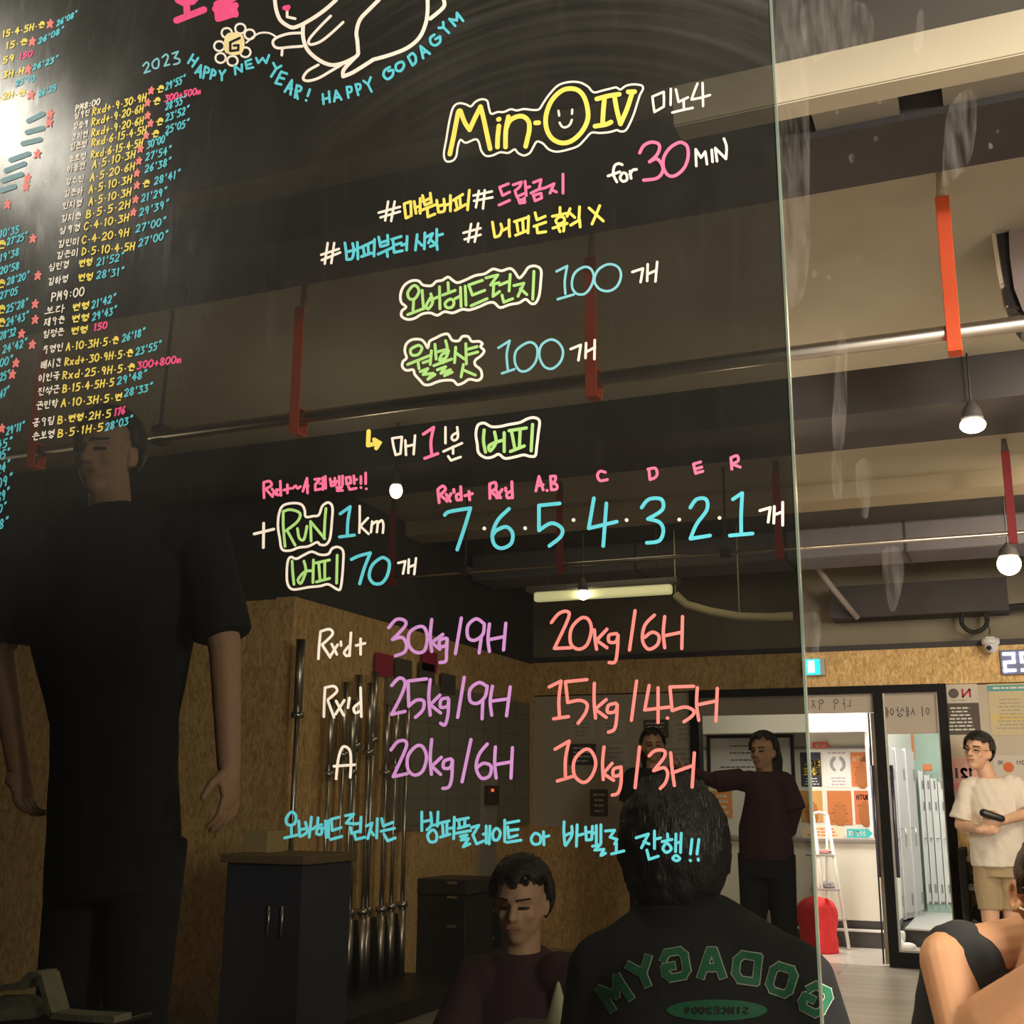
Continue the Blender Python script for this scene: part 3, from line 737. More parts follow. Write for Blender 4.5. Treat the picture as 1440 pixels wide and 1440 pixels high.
VO = {0: "50,0 50,100|50,50 95,48", 1: "30,5 30,95|80,0 80,100|30,50 80,48", 4: "80,0 80,100|20,45 80,45", 5: "25,45 50,45|50,5 50,95|85,0 85,100", 6: "80,0 80,100|20,35 80,33|20,60 80,58", 8: "50,0 50,60|0,65 100,55", 13: "0,40 100,32|50,40 50,95", 18: "0,50 100,42", 20: "70,0 70,100", 14: "0,20 60,15|30,20 30,70|60,45 88,42|90,0 90,100"}
TJ = {1: 0, 4: 2, 7: 3, 8: 5, 16: 6, 17: 7, 19: 9, 21: 11}


def sub(txt, x, y, w, h):
    return [[(x + float(p.split(',')[0]) / 100 * w, y + float(p.split(',')[1]) / 100 * h) for p in s.split()] for s in txt.split('|')]


def glyph(ch):
    """Strokes of one character in a 0..1 box."""
    o = ord(ch) - 0xAC00
    if 0 <= o < 11172:
        l, v, t = o // 588, (o % 588) // 28, o % 28
        out = []
        vert = v in (0, 1, 4, 5, 6, 20)
        hh = 0.58 if t else 1.0
        lj = JA.get(l, JA[11])
        vw = VO.get(v, VO[20])
        if vert:
            out += sub(lj, 0.0, 0.05, 0.52, hh * 0.85)
            out += sub(vw, 0.5, 0.0, 0.48, hh)
        else:
            out += sub(lj, 0.15, 0.0, 0.7, hh * 0.52)
            out += sub(vw, 0.0, hh * 0.55, 1.0, hh * 0.45)
        if t:
            out += sub(JA.get(TJ.get(t, 2), JA[2]), 0.18, 0.64, 0.7, 0.36)
        return out, 1.15
    if ch == ' ':
        return [], 0.5
    wd = 0.45 if ch in ".,':1" else 0.72
    return sub(G.get(ch, G['.']), 0, 0, wd, 1.0), wd + 0.18


def text_strokes(txt, p0, p1, h):
    """Text between the baselines' left end p0 and right end p1 (px), letters h px tall and upright."""
    tot = sum(glyph(c)[1] for c in txt)
    k = (p1[0] - p0[0]) / tot
    sl = (p1[1] - p0[1]) / (p1[0] - p0[0])
    out = []
    x = 0.0
    for c in txt:
        st, wd = glyph(c)
        for s in st:
            out.append([(p0[0] + (x + a) * k + (0.5 - b) * 1.5, p0[1] + (x + a) * k * sl - (1 - b) * h) for a, b in s])
        x += wd
    return out


def WL(name, col, w, items, label=None):
    DEPTH[0] += 0.0000
    y = -0.0006 - DEPTH[0]
    bm = B()
    for it in items:
        for pts in text_strokes(*it):
            ribbon(bm, crv(pts, 2) if len(pts) > 3 else pts, w, y)
    o = mesh_obj(name, bm, PEN[col], board)
    if label:
        o['label'] = label
    return o


Y_, T_, S_, K_, N_ = [], [], [], [], []
rows = [(130, 162, 207, 141, 'Rxd+.9.30.9H', 213, 131, 1, 233, 127, 262, 115, "29'55\""), (129, 177, 203, 157, 'Rxd+.9.20.6H', 208, 148, 1, 0, 0, 0, 0, ''),
        (129, 192, 203, 174, 'Rxd+.9.20.6H', 208, 166, 0, 233, 155, 263, 144, "28'55\""), (129, 206, 207, 187, 'Rxd.6.15.4.5H', 212, 177, 1, 233, 171, 268, 158, "23'52\""),
        (128, 223, 202, 205, 'Rxd.6.15.4.5H', 206, 194, 1, 233, 188, 268, 177, "25'05\""), (130, 237, 192, 221, 'A.5.10.3H', 198, 213, 0, 207, 209, 238, 198, "30'00\""),
        (127, 255, 191, 238, 'A.5.20.6H', 196, 230, 0, 205, 226, 243, 215, "27'54\""), (125, 272, 187, 256, 'A.5.10.3H', 193, 247, 0, 204, 243, 243, 231, "26'38\""),
        (125, 289, 186, 274, 'A.5.10.3H', 193, 264, 1, 217, 260, 256, 248, "28'41\""), (121, 307, 185, 291, 'B.5.5.2H', 191, 284, 0, 199, 284, 237, 273, "21'29\""),
        (118, 324, 183, 310, 'C.4.10.3H', 188, 302, 0, 196, 304, 240, 290, "29'39\""), (115, 343, 183, 331, 'C.4.20.9H', 0, 0, 0, 191, 327, 236, 315, "27'00\""),
        (115, 359, 191, 351, 'D.5.10.4.5H', 0, 0, 0, 195, 347, 239, 334, "27'00\""), (111, 376, 131, 373, '변형', 0, 0, 0, 136, 374, 177, 365, "21'52\""),
        (110, 396, 132, 394, '변형', 0, 0, 0, 136, 392, 177, 386, "28'31\""), (102, 438, 127, 434, '변형', 0, 0, 0, 129, 434, 165, 423, "21'42\""),
        (101, 454, 127, 451, '변형', 0, 0, 0, 130, 451, 166, 440, "29'43\""), (100, 471, 125, 468, '변형', 0, 0, 0, 0, 0, 0, 0, ''),
        (93, 493, 168, 483, 'A.10.3H.5.원', 0, 0, 0, 172, 481, 206, 471, "26'18\""), (91, 514, 188, 501, 'Rxd+.30.9H.5.원', 0, 0, 0, 191, 500, 229, 489, "23'55\""),
        (88, 533, 191, 521, 'Rxd.25.9H.5.원', 0, 0, 0, 0, 0, 0, 0, ''), (88, 552, 162, 542, 'B.15.4.5H.5', 0, 0, 0, 165, 541, 209, 530, "29'48\""),
        (86, 572, 173, 563, 'A.10.3H.5.변', 0, 0, 0, 175, 558, 217, 548, "28'33\""), (81, 596, 158, 586, 'B.변형.2H.5', 0, 0, 0, 0, 0, 0, 0, ''), (81, 615, 147, 605, 'B.5.1H.5', 0, 0, 0, 148, 606, 189, 594, "28'03\"")]
for i, (a, b, c, d, s, sx, sy, ex, e, f, g, h, t) in enumerate(rows):
    Y_.append((s, (a, b), (c, d), 10.5))
    if ex:
        Y_.append(('원', (sx + 8, sy + 0.5), (sx + 19, sy - 2.5), 10))
    if sx:
        S_.append(('*', (sx - 4, sy + 1), (sx + 5, sy), 9))
    if t:
        T_.append((t, (e, f), (g, h), 10.5))
names = ['심효진', '김승희', '윤미연', '김은영', '송호정', '이동건', '강수진', '김은아', '인지영', '김지원', '심효경', '김민미', '김은미', '심민경', '김하영', '보라', '제예원', '임정은', '최영인', '배시윤', '이인국', '진석근', '권민학', '공예림', '손보영']
for i, (a, b, c, d, *_r) in enumerate(rows):
    x1 = a - 3 - (10 if i in (13, 14) else 0) - (6 if 14 < i < 18 else 0)
    if i < 13:
        x1 = a - 3
    x0 = x1 - 25 - 0.3 * i
    if i < 13:
        x1, x0 = 127 - 1.3 * i, 105 - 2.1 * i
    N_.append((names[i], (x0, b + 6 - (1 if i > 14 else 0)), (x1, b + 0.5), 9.5 + 0.1 * i))
WL('result_names', 'white', 1.5, N_, 'white column of small handwritten names')
WL('class_hours', 'white', 1.8, [('PM8:00', (106, 157), (142, 146), 8.5), ('PM9:00', (72, 424), (120, 415), 12)], 'white class hours above the name lists')
WL('result_weights', 'yellow', 1.9, Y_, 'yellow column of levels and weights')
WL('result_times', 'cyan', 1.9, T_, 'cyan column of finishing times')
WL('result_stars', 'coral', 2.6, S_, 'coral star marks between the yellow and cyan columns')
WL('result_counts', 'pink', 2.2, [('300+500m', (232, 143), (284, 131), 9), ('150', (132, 465), (152, 461), 9), ('300+800m', (193, 519), (257, 509), 10), ('176', (161, 585), (177, 581), 10)], 'pink rep counts among the times')
c2 = [("26'08\"", (80, 37), (110, 22), 8), ("26'08\"", (54, 62), (92, 44), 8), ("26'23\"", (46, 99), (84, 85), 8), ("25'10", (22, 121), (50, 113), 8), ("26'25", (54, 136), (80, 126), 8),
      ("10'35", (0, 334), (28, 327), 10), ("27'25\"", (10, 345), (40, 336), 10), ("19'38", (0, 368), (28, 358), 10), ("20'58", (0, 386), (28, 378), 10), ("28'20\"", (10, 401), (43, 391), 10), ("27'05", (0, 421), (26, 413), 10),
      ("25'28\"", (9, 440), (41, 430), 11), ("24'43\"", (9, 459), (42, 448), 11), ("28'32", (0, 478), (23, 471), 11), ("24'42\"", (4, 497), (40, 486), 11), ("00\"", (0, 516), (20, 510), 11), ("25\"", (0, 536), (15, 531), 11), ("47\"", (0, 561), (14, 553), 11),
      ("29'11\"", (9, 612), (36, 603), 11), ("45\"", (-4, 632), (20, 626), 12), ("05\"", (-4, 647), (16, 642), 12), ("24\"", (-4, 668), (16, 658), 13), ("09\"", (-4, 688), (20, 678), 14), ("39\"", (-4, 708), (15, 698), 14), ("0\"", (-2, 722), (11, 716), 11), ("18\"", (-6, 746), (14, 739), 13)]
WL('result_times', 'cyan', 1.9, c2, 'cyan times cut by the left edge of the picture')
WL('result_weights', 'yellow', 1.9, [('.15.4.5H.원', (-2, 54), (64, 38), 9), ('15.원', (8, 69), (40, 62), 9), ('59', (4, 90), (22, 84), 9), ('3H.H', (4, 110), (35, 103), 9), ('.2H.원', (-2, 141), (37, 134), 9), ('원', (-4, 351), (10, 349), 12), ('원', (-4, 406), (9, 404), 12), ('원', (-3, 442), (9, 440), 12), ('원', (-3, 460), (9, 459), 12)], 'yellow weights cut by the left edge of the picture')
WL('result_stars', 'coral', 2.4, [('*', (x - 5, y + 6), (x + 6, y + 5), 11) for x, y in ((71, 33), (46, 58), (40, 97), (44, 133), (71, 160), (70, 172), (53, 216), (39, 250), (37, 262), (11, 287), (47, 335), (54, 387), (50, 427), (50, 449), (31, 469), (46, 484), (23, 510), (18, 526), (3, 602))], 'coral stars at the left edge of the picture')
WL('result_counts', 'pink', 2.0, [('150', (27, 84), (47, 78), 8)])
W('smudged_marks', 'dullblue', 7.0, (0, 0, 1), "40,170 60,160|38,186 60,180|32,202 56,196|15,225 40,216|8,240 34,230|4,254 30,245|2,268 20,262", 'cyan marks blurred by wiping')
# ================================================================== the gym: the reflected room, built as geometry behind board and pane
YB = 8.0          # the far wall


def bx(name, x0, x1, y0, y1, z0, z1, m, parent=None, bev=0.0):
    return mesh_obj(name, box(B(), x0, x1, y0, y1, z0, z1, bev), m, parent)


def sbx(name, x0, x1, y0, y1, z0, z1, m):
    return struct(name, box(B(), x0, x1, y0, y1, z0, z1), m)


def rect(u0, v0, u1, v1, y):
    a, b, c, d = PY(u0, v0, y), PY(u1, v0, y), PY(u0, v1, y), PY(u1, v1, y)
    return (a.x + c.x) / 2, (b.x + d.x) / 2, (c.z + d.z) / 2, (a.z + b.z) / 2   # x0 x1 z0 z1


FLOORM = plank_mat('grey_wood_planks', (0.44, 0.39, 0.345), (0.34, 0.305, 0.27), (0.10, 0.09, 0.08), 1.25, 0.19)
TILE = mat('pale_floor_tile', (0.70, 0.64, 0.57), 0.25, var=0.06, scale=3.0)
RECW = mat('reception_wall', (0.86, 0.83, 0.76), 0.8)
MINT = mat('mint_wall', (0.50, 0.66, 0.56), 0.8)
RISER = mat('dark_riser', (0.075, 0.07, 0.07), 0.7)
FILM = mat('frosted_film', (0.50, 0.43, 0.37), 0.6, var=0.03, scale=3.0)
FRAME = mat('black_frame', (0.006, 0.005, 0.006), 0.5, spec=0.2)

sbx('floor', -7.5, 3.5, -2.6, YB + 0.02, -0.08, 0.0, FLOORM)
sbx('floor_2', -3.2, 2.0, YB + 0.02, 13.5, -0.08, -0.001, TILE)
sbx('ceiling', -7.5, 3.5, 0.02, YB + 0.15, 3.0, 3.1, OLIVE)
sbx('ceiling_2', -3.2, 2.0, YB + 0.16, 13.5, 2.32, 2.40, RECW)
# far wall: openings for the glass front
X0, X1, X2, X3 = -2.30, -0.955, -0.885, -0.495      # left post, doorway end, pane start, pane end
ZT = 2.0
sbx('wall_back', X3 + 0.065, 3.5, YB, YB + 0.14, 0.94, ZT, WALLM)
sbx('wall_left', -3.84, X0 - 0.07, YB, YB + 0.14, 0.94, ZT, WALLM)
o = sbx('trim_1', X3 + 0.065, 3.5, YB - 0.012, YB + 0.14, 0.0, 0.94, OSB)
o = sbx('trim_2', -3.84, X0 - 0.07, YB - 0.012, YB + 0.14, 0.0, 0.94, OSB)
sbx('trim_3', -3.84, 3.5, YB - 0.02, YB + 0.14, ZT + 0.01, 2.285, OSB)
sbx('wall_upper', -3.84, 3.5, YB - 0.005, YB + 0.14, 2.285, 3.0, mat('upper_wall', (0.25, 0.22, 0.17), 0.9, var=0.2, scale=2.5))
sbx('trim_4', -3.84, 3.5, YB - 0.03, YB - 0.005, 2.283, 2.325, DARKC)
# the side block on the left: OSB walls
sbx('wall_side', -3.84, -3.72, 4.25, YB, 0.0, 2.27, OSB)
sbx('wall_side_upper', -3.84, -3.73, 4.26, YB, 2.27, 3.0, DARKC)
sbx('wall_front', -7.5, -3.84, 4.25, 4.37, 0.0, 2.26, OSB)
sbx('wall_front_upper', -7.5, -3.84, 4.26, 4.37, 2.26, 3.0, DARKC)
sbx('wall_right', 3.4, 3.52, -0.0, YB, 0.0, 3.0, WALLM)
# black door frame
bm = B()
box(bm, X0 - 0.07, X3 + 0.065, YB - 0.05, YB + 0.09, ZT - 0.045, ZT + 0.012)
box(bm, X0 - 0.07, X0, YB - 0.05, YB + 0.09, 0, ZT - 0.045)
box(bm, X1, X2, YB - 0.05, YB + 0.09, 0, ZT - 0.045)
box(bm, X3, X3 + 0.065, YB - 0.05, YB + 0.09, 0, ZT - 0.045)
box(bm, X2, X3, YB - 0.05, YB + 0.09, 0, 0.105)
dr = struct('door_1', bm, FRAME)
CLEAR = bpy.data.materials.new('clear_glass')
CLEAR.use_nodes = True
_n = CLEAR.node_tree
_n.nodes.remove(_n.nodes['Principled BSDF'])
_t = _n.nodes.new('ShaderNodeBsdfTransparent')
_t.inputs[0].default_value = (0.97, 0.98, 0.97, 1)
_n.links.new(_t.outputs[0], _n.nodes['Material Output'].inputs['Surface'])
bm = B()
box(bm, X2, X3, YB + 0.01, YB + 0.02, 0.105, ZT - 0.045)
struct('window_1', bm, CLEAR)
x0, x1, z0, z1 = rect(1239, 968, 1317, 1032, YB - 0.005)
f1 = mesh_obj('frosted_film', box(B(), X2, X3, YB + 0.002, YB + 0.008, z0, ZT - 0.045), FILM, bpy.data.objects['window_1'])
SILV = mat('brushed_aluminium', (0.70, 0.66, 0.60), 0.35, 0.9)
mesh_obj('inner_frame', box(box(box(B(), X2, X2 + 0.012, YB - 0.02, YB + 0.03, 0.105, ZT - 0.045), X3 - 0.012, X3, YB - 0.02, YB + 0.03, 0.105, ZT - 0.045), X2 + 0.012, X3 - 0.012, YB - 0.02, YB + 0.03, 0.105, 0.12), SILV, bpy.data.objects['window_1'])
# transom over the doorway and the frameless glass leaf
x0, x1, z0, z1 = rect(1130, 970, 1228, 1003, YB)
bx('frosted_film', X0, X1, YB + 0.002, YB + 0.008, z0, ZT - 0.045, FILM, dr)
le = PY(1221, 1003, YB + 0.03).x
bx('leaf_edge', le - 0.006, le + 0.006, YB + 0.03, YB + 0.042, 0.01, z0, mat('dark_glass_edge', (0.03, 0.035, 0.035), 0.3), dr)
bx('leaf_edge', le + 0.012, le + 0.04, YB + 0.05, YB + 0.07, 0.01, z0, mat('pale_glass_edge', (0.75, 0.66, 0.56), 0.4), dr)
bm = B()
tube(bm, [(X1 - 0.035, YB - 0.03, 0.62), (X1 - 0.035, YB - 0.03, 1.42)], 0.014, 10)
for z in (0.72, 1.32):
    tube(bm, [(X1 - 0.035, YB - 0.03, z), (X1 - 0.035, YB + 0.035, z)], 0.008, 8)
tube(bm, [(X2 + 0.03, YB - 0.03, 0.62), (X2 + 0.03, YB - 0.03, 1.42)], 0.014, 10)
for z in (0.72, 1.32):
    tube(bm, [(X2 + 0.03, YB - 0.03, z), (X2 + 0.03, YB + 0.008, z)], 0.008, 8)
mesh_obj('door_handle', bm, mat('dark_steel_bar', (0.16, 0.14, 0.20), 0.3, 0.7), dr, True)

# ---- writing on vertical faces, in stroke letters; mirrored letters read as they do in the photograph
G.update({'N': "10,100 10,0|10,0 90,100|90,100 90,0", 'O': "50,0 10,25 10,75 50,100 90,75 90,25 50,0", 'I': "50,0 50,100", 'S': "90,10 50,0 15,20 50,48 88,72 50,100 10,90", 'G': "88,12 50,0 12,35 20,85 60,100 90,75 88,52|88,52 55,52", 'Y': "10,0 50,50|90,0 50,50|50,50 50,100", 'T': "10,0 90,0|50,0 50,100", 'U': "12,0 15,80 50,100 85,80 88,0", 'E': "88,0 12,0|12,0 12,100|12,100 90,100|12,50 75,48", 'L': "12,0 12,100|12,100 88,100", 'k': "12,0 12,100", '-': "15,50 85,50", '!': "50,0 50,70|49,98 51,98"})


def wall_text(name, txt, xl, xr, zb, h, y, w, m, parent, mirror=True):
    bm = B()
    tot = sum(glyph(c)[1] for c in txt)
    k = (xr - xl) / tot
    x = 0.0
    for c in txt:
        st, wd = glyph(c)
        for s in st:
            pts = []
            for a, b in s:
                X = (x + a) * k
                X = xr - X if mirror else xl + X
                pts.append(Vector((X, 0, zb + (1 - b) * h)))
            pts = [Vector(p) for p in crv([tuple(p) for p in pts], 3)] if len(pts) > 3 else pts
            for p, q in zip(pts, pts[1:]):
                d = q - p
                if d.length < 1e-5:
                    continue
                d.normalize()
                n = Vector((-d.z, 0, d.x)) * (w / 2)
                e = d * (w * 0.35)
                bm.faces.new([bm.verts.new(v + Vector((0, y, 0))) for v in (p - e - n, q + e - n, q + e + n, p - e + n)])
        x += wd
    return mesh_obj(name, bm, m, parent)


INK = mat('dark_ink', (0.05, 0.045, 0.045), 0.7)
INKW = mat('white_ink', (0.8, 0.78, 0.74), 0.7)
x0, x1, z0, z1 = rect(1136, 982, 1197, 998, YB)
wall_text('film_lettering', '나의 의지', x0 - 0.02, x1, z0, (z1 - z0) * 0.95, YB - 0.001, 0.005, INK, dr)
x0, x1, z0, z1 = rect(1243, 994, 1308, 1008, YB)
wall_text('film_lettering', '이 세상에', x0, x1, z0, (z1 - z0), YB - 0.001, 0.005, INK, bpy.data.objects['window_1'])

# ---- ceiling: beams, ducts
bm = B()
box(bm, -0.56, 3.4, 0.736, 0.800, 2.55, 2.70)
bb = struct('trim_5', bm, BEIGE)
mesh_obj('soffit', box(B(), -0.558, 3.4, 0.738, 0.798, 2.546, 2.549), BEIGE, bb)
sbx('trim_6', -7.4, 3.4, 0.05, 0.735, 2.642, 2.70, mat('grey_ceiling_panel', (0.10, 0.098, 0.105), 0.4, var=0.1, scale=3.0))
sbx('trim_7', -7.4, 3.4, 1.398, 1.698, 2.84, 3.0, DARKC)
GREYD = mat('grey_duct', (0.30, 0.275, 0.235), 0.8, var=0.1, scale=3.0)
sbx('trim_8', -0.345, -0.135, 1.25, 1.58, 2.86, 3.0, GREYD)
sbx('trim_9', -0.03, 3.4, 1.20, 1.58, 2.86, 3.0, GREYD)
sbx('trim_10', -7.4, 3.4, 3.66, 3.92, 2.80, 3.0, DARKC)
sbx('trim_11', -7.4, 3.4, 4.02, 4.42, 2.86, 3.0, DARKC)
sbx('trim_12', -7.4, 3.4, 5.60, 5.86, 2.90, 3.0, mat('olive_edge', (0.42, 0.35, 0.25), 0.8))
sbx('trim_13', -3.7, 3.4, 5.90, 6.5, 2.94, 3.0, DARKC)
# square duct with joints
bm = B()
box(bm, -3.7, 3.4, 6.62, 7.06, 2.76, 2.98, 0.02)
duct = tag(mesh_obj('air_duct', bm, mat('galvanised_duct', (0.17, 0.16, 0.18), 0.6, 0.1, var=0.1, scale=4.0)), 'long grey square air duct under the ceiling near the far wall', 'duct')
bm = B()
for x in (-2.4, -1.33, -0.55, 0.6):
    box(bm, x - 0.006, x + 0.006, 6.612, 7.068, 2.752, 2.988)
mesh_obj('joint', bm, DARKC, duct)
# solid dark-coloured box on the upper wall above the exit sign
sbx('wall_dark_box', -1.20, 0.05, YB - 0.30, YB - 0.02, 2.50, 2.74, mat('dark_box', (0.06, 0.055, 0.06), 0.8, var=0.15, scale=3.0))


# ---- pull-up bars and straps
def pullup(name, y, z, r, label, xs):
    t = thing(name, label, 'pull-up bar', (-2.0, y, z))
    tube_o = mesh_obj('bar', tube(B(), [(-5.6, y, z), (3.2, y, z)], r, 14), CHROME, t, True)
    bm = B()
    for x in xs:
        b2 = B()
        tube(b2, [(x, y, z), (x, y + 0.02, 3.0)], 0.007, 8)
        box(b2, x - 0.03, x + 0.03, y - 0.02, y + 0.04, z - r - 0.006, z + r + 0.02, 0.008)
        mesh_obj('hanger', b2, DARKC, t)
    bm.free()
    return t


pullup('pullup_bar', 2.0, 2.482, 0.0235, 'long chrome pull-up bar nearest the board, orange straps looped on it', (-4.6, -2.9, 0.9, 2.4))
pullup('pullup_bar', 5.0, 2.497, 0.011, 'thin chrome pull-up bar behind the first one, near the far wall', (-3.0, -1.4, 0.9))
ORANGE = mat('orange_webbing', (0.80, 0.105, 0.03), 0.7, bump=0.2, bscale=300)
REDW = mat('red_webbing', (0.33, 0.035, 0.045), 0.7, bump=0.2, bscale=300)
TANW = mat('tan_cord', (0.55, 0.45, 0.33), 0.8)
GREYW = mat('grey_webbing', (0.13, 0.12, 0.12), 0.8)


def strap(x, y, zbar, r, ztop, w, m, label, mu, group):
    t = thing('hanging_strap', label, 'strap', (x, y, zbar), group)
    bm = B()
    h = w / 2
    th = 0.006
    box(bm, x - h, x + h, y - r - th - 0.002, y - r - 0.002, zbar - r - 0.035, ztop, 0.002)
    box(bm, x - h, x + h, y + r + 0.002, y + r + 0.002 + th, zbar - r - 0.035, zbar + r + 0.012, 0.002)
    box(bm, x - h, x + h, y - r - 0.006, y + r + 0.006, zbar + r + 0.004, zbar + r + 0.010, 0.002)
    box(bm, x - h, x + h, y - r - 0.006, y + r + 0.006, zbar - r - 0.042, zbar - r - 0.034, 0.002)
    mesh_obj('webbing', bm, m, t)
    bm = B()
    rr = [(h * 0.98, ztop, 0.012), (h * 0.62, ztop + 0.062, 0.010), (0.007, ztop + 0.138, 0.008), (0.004, 2.995, 0.004)]
    rings = [ring(bm, Vector((x - 0.2 * (h - a), y, z)), Vector((1, 0, 0)), Vector((0, 1, 0)), a, d, 10) for a, z, d in rr]
    skin_rings(bm, rings)
    mesh_obj('cord', bm, mu, t, True)
    return t


S1 = [(-3.50, 'orange strap at the left end of the nearest pull-up bar'), (-2.285, 'second orange strap from the left on the nearest pull-up bar'), (-1.165, 'orange strap behind the 100 figures on the board'), (-0.062, 'bright orange strap hanging right of the board on the nearest pull-up bar')]
for x, l in S1:
    strap(x, 2.0, 2.482, 0.0235, 2.904, 0.040, ORANGE, l, TANW, 'straps on the nearest pull-up bar')
S2 = [(-3.5, 'dark red strap on the far pull-up bar, left of the others'), (-2.38, 'dark red strap on the far pull-up bar, behind the blue 5'), (-1.10, 'dark red strap on the far pull-up bar, beside the board edge'), (0.085, 'dark red strap at the right on the far pull-up bar, above the round lamp')]
for x, l in S2:
    strap(x, 5.0, 2.497, 0.011, 2.93, 0.042, REDW, l, GREYW, 'straps on the far pull-up bar')

# ---- lamps
BULB = mat('lit_bulb', (1, 0.9, 0.7), 0.5, emit=(1.0, 0.80, 0.50), estr=26.0)
BULBW = mat('lit_white_bulb', (1, 1, 0.9), 0.5, emit=(1.0, 0.95, 0.74), estr=60.0)


def lamp(loc, r, flat, label, m, group='gym ceiling lamps'):
    t = thing('ceiling_lamp', label, 'lamp', loc, group)
    c = Vector(loc)
    mesh_obj('bulb', ball(B(), c, r, r, r * flat, 20, 12), m, t, True)
    bm = B()
    lathe(bm, c + Vector((0, 0, r * flat * 0.55)), [(r * 0.55, 0), (r * 0.9, 0.012), (r * 0.7, 0.05), (0.02, 0.075), (0.012, 0.09)], 18)
    mesh_obj('socket', bm, DARKC, t, True)
    mesh_obj('cord', tube(B(), [c + Vector((0, 0, r * flat * 0.55 + 0.09)), Vector((c.x, c.y, 2.998))], 0.005, 6), BLACK, t)
    return t


p = PY(1368, 598, 3.62)
lamp(p, 0.052, 0.62, 'lit flat ceiling lamp right of the board, higher of the two', BULB)
p = PY(1419, 793, 5.9)
lamp(p, 0.066, 1.0, 'lit round lamp right of the board, lower of the two', BULB)
p = PY(557, 690, 3.6)
lamp(p, 0.032, 1.25, 'lit lamp seen through the board, beside the pink exclamation marks', BULBW)
p = PY(820, 836, 6.0)
lamp(p, 0.038, 1.0, 'lit white lamp seen through the board, in front of the glowing tube', BULBW)
# glowing tube fixture
p0, p1 = PY(752, 834, 6.05), PY(945, 829, 6.05)
t = thing('tube_light', 'long pale yellow tube light seen through the board', 'light', (p0.x, 6.05, p0.z))
mesh_obj('tube', box(B(), p0.x, p1.x, 6.02, 6.08, p1.z - 0.03, p1.z + 0.035, 0.015), mat('lit_tube', (0.9, 0.9, 0.6), 0.5, emit=(0.95, 0.88, 0.48), estr=2.3), t)
mesh_obj('housing', box(B(), p0.x - 0.05, p1.x + 0.05, 6.0, 6.1, p1.z + 0.035, p1.z + 0.075, 0.008), GREYW, t)
bm = B()
for xx in (p0.x + 0.1, p1.x - 0.1):
    tube(bm, [(xx, 6.05, p1.z + 0.07), (xx, 6.05, 2.94)], 0.004, 6)
mesh_obj('wire', bm, BLACK, t)
pts = [PY(u, v, 6.2) for u, v in ((950, 836), (965, 850), (1000, 860), (1040, 867), (1085, 868), (1115, 866))]
bm = tube(B(), pts, 0.028, 10)
for q_ in (pts[0], pts[3]):
    tube(bm, [q_, Vector((q_.x, q_.y, 2.938))], 0.005, 6)
tag(mesh_obj('curved_duct', bm, mat('pale_hose', (0.60, 0.55, 0.36), 0.7), None, True), 'pale curved hose continuing from the tube light', 'hose')

# ---- speaker
YS_ = 2.5
c = PY(1428, 360, YS_)
t = thing('loudspeaker', 'black loudspeaker on a pale bracket hanging at the right edge', 'speaker', c)


def facing(bm, px, y0, y1):
    return prism(bm, [PY(u, v, y0) for u, v in px], (0, y1 - y0, 0))


MAUVE = mat('speaker_front', (0.30, 0.235, 0.225), 0.45)
SPK = mat('speaker_black', (0.022, 0.019, 0.022), 0.4)
mesh_obj('cabinet', facing(B(), ((1398, 306), (1530, 288), (1530, 452), (1462, 462), (1436, 446), (1420, 424), (1410, 380)), YS_, YS_ + 0.22), SPK, t)
mesh_obj('grille', facing(B(), ((1418, 312), (1520, 300), (1520, 444), (1462, 452), (1438, 436), (1426, 405), (1420, 360)), YS_ - 0.018, YS_ - 0.001), MAUVE, t)
mesh_obj('top_cap', facing(B(), ((1389, 291), (1530, 272), (1530, 287), (1400, 305), (1392, 303)), YS_ - 0.02, YS_ + 0.22), SPK, t)
mesh_obj('bracket', facing(B(), ((1391, 305), (1396, 305), (1408, 380), (1417, 431), (1412, 432), (1402, 382)), YS_ - 0.012, YS_ + 0.02), TANW, t)
mesh_obj('bracket_foot', facing(B(), ((1411, 404), (1416, 402), (1424, 428), (1434, 432), (1416, 434)), YS_ - 0.03, YS_ + 0.02), SPK, t)
for uv in ((1410, 400), (1416, 431)):
    mesh_obj('bolt', ball(B(), PY(uv[0], uv[1], YS_ - 0.03), 0.0045, u=10, v=8), STEEL, t, True)
hp_ = PY(1462, 290, YS_ + 0.1)
mesh_obj('hanger', tube(B(), [hp_, Vector((hp_.x, hp_.y, 2.998))], 0.012, 8), BLACK, t)

# ---- exit sign, conduit, cable ring, camera, clock
x0, x1, z0, z1 = rect(1129, 926, 1153, 950, YB - 0.10)
t = thing('exit_sign', 'glowing teal exit sign box on the particle board above the doorway', 'sign', (x0, YB - 0.1, z0))
mesh_obj('housing', box(B(), x0, x1 + 0.035, YB - 0.10, YB - 0.021, z0, z1, 0.006), mat('grey_plastic', (0.45, 0.47, 0.48), 0.5), t)
mesh_obj('panel', box(B(), x0 + 0.004, x1, YB - 0.108, YB - 0.101, z0 + 0.006, z1 - 0.006, 0.002), mat('teal_glow', (0.0, 0.5, 0.5), 0.5, emit=(0.02, 0.62, 0.66), estr=1.5), t)
mesh_obj('running_figure', box(B(), x0 + 0.04, x1 - 0.04, YB - 0.112, YB - 0.108, z0 + 0.022, z1 - 0.018, 0.002), mat('white_glow', (1, 1, 1), 0.5, emit=(0.75, 1.0, 1.0), estr=3.0), t)
pts = [PY(1136, 780, 7.25), PY(1170, 826, 7.48), PY(1206, 869, 7.68)]
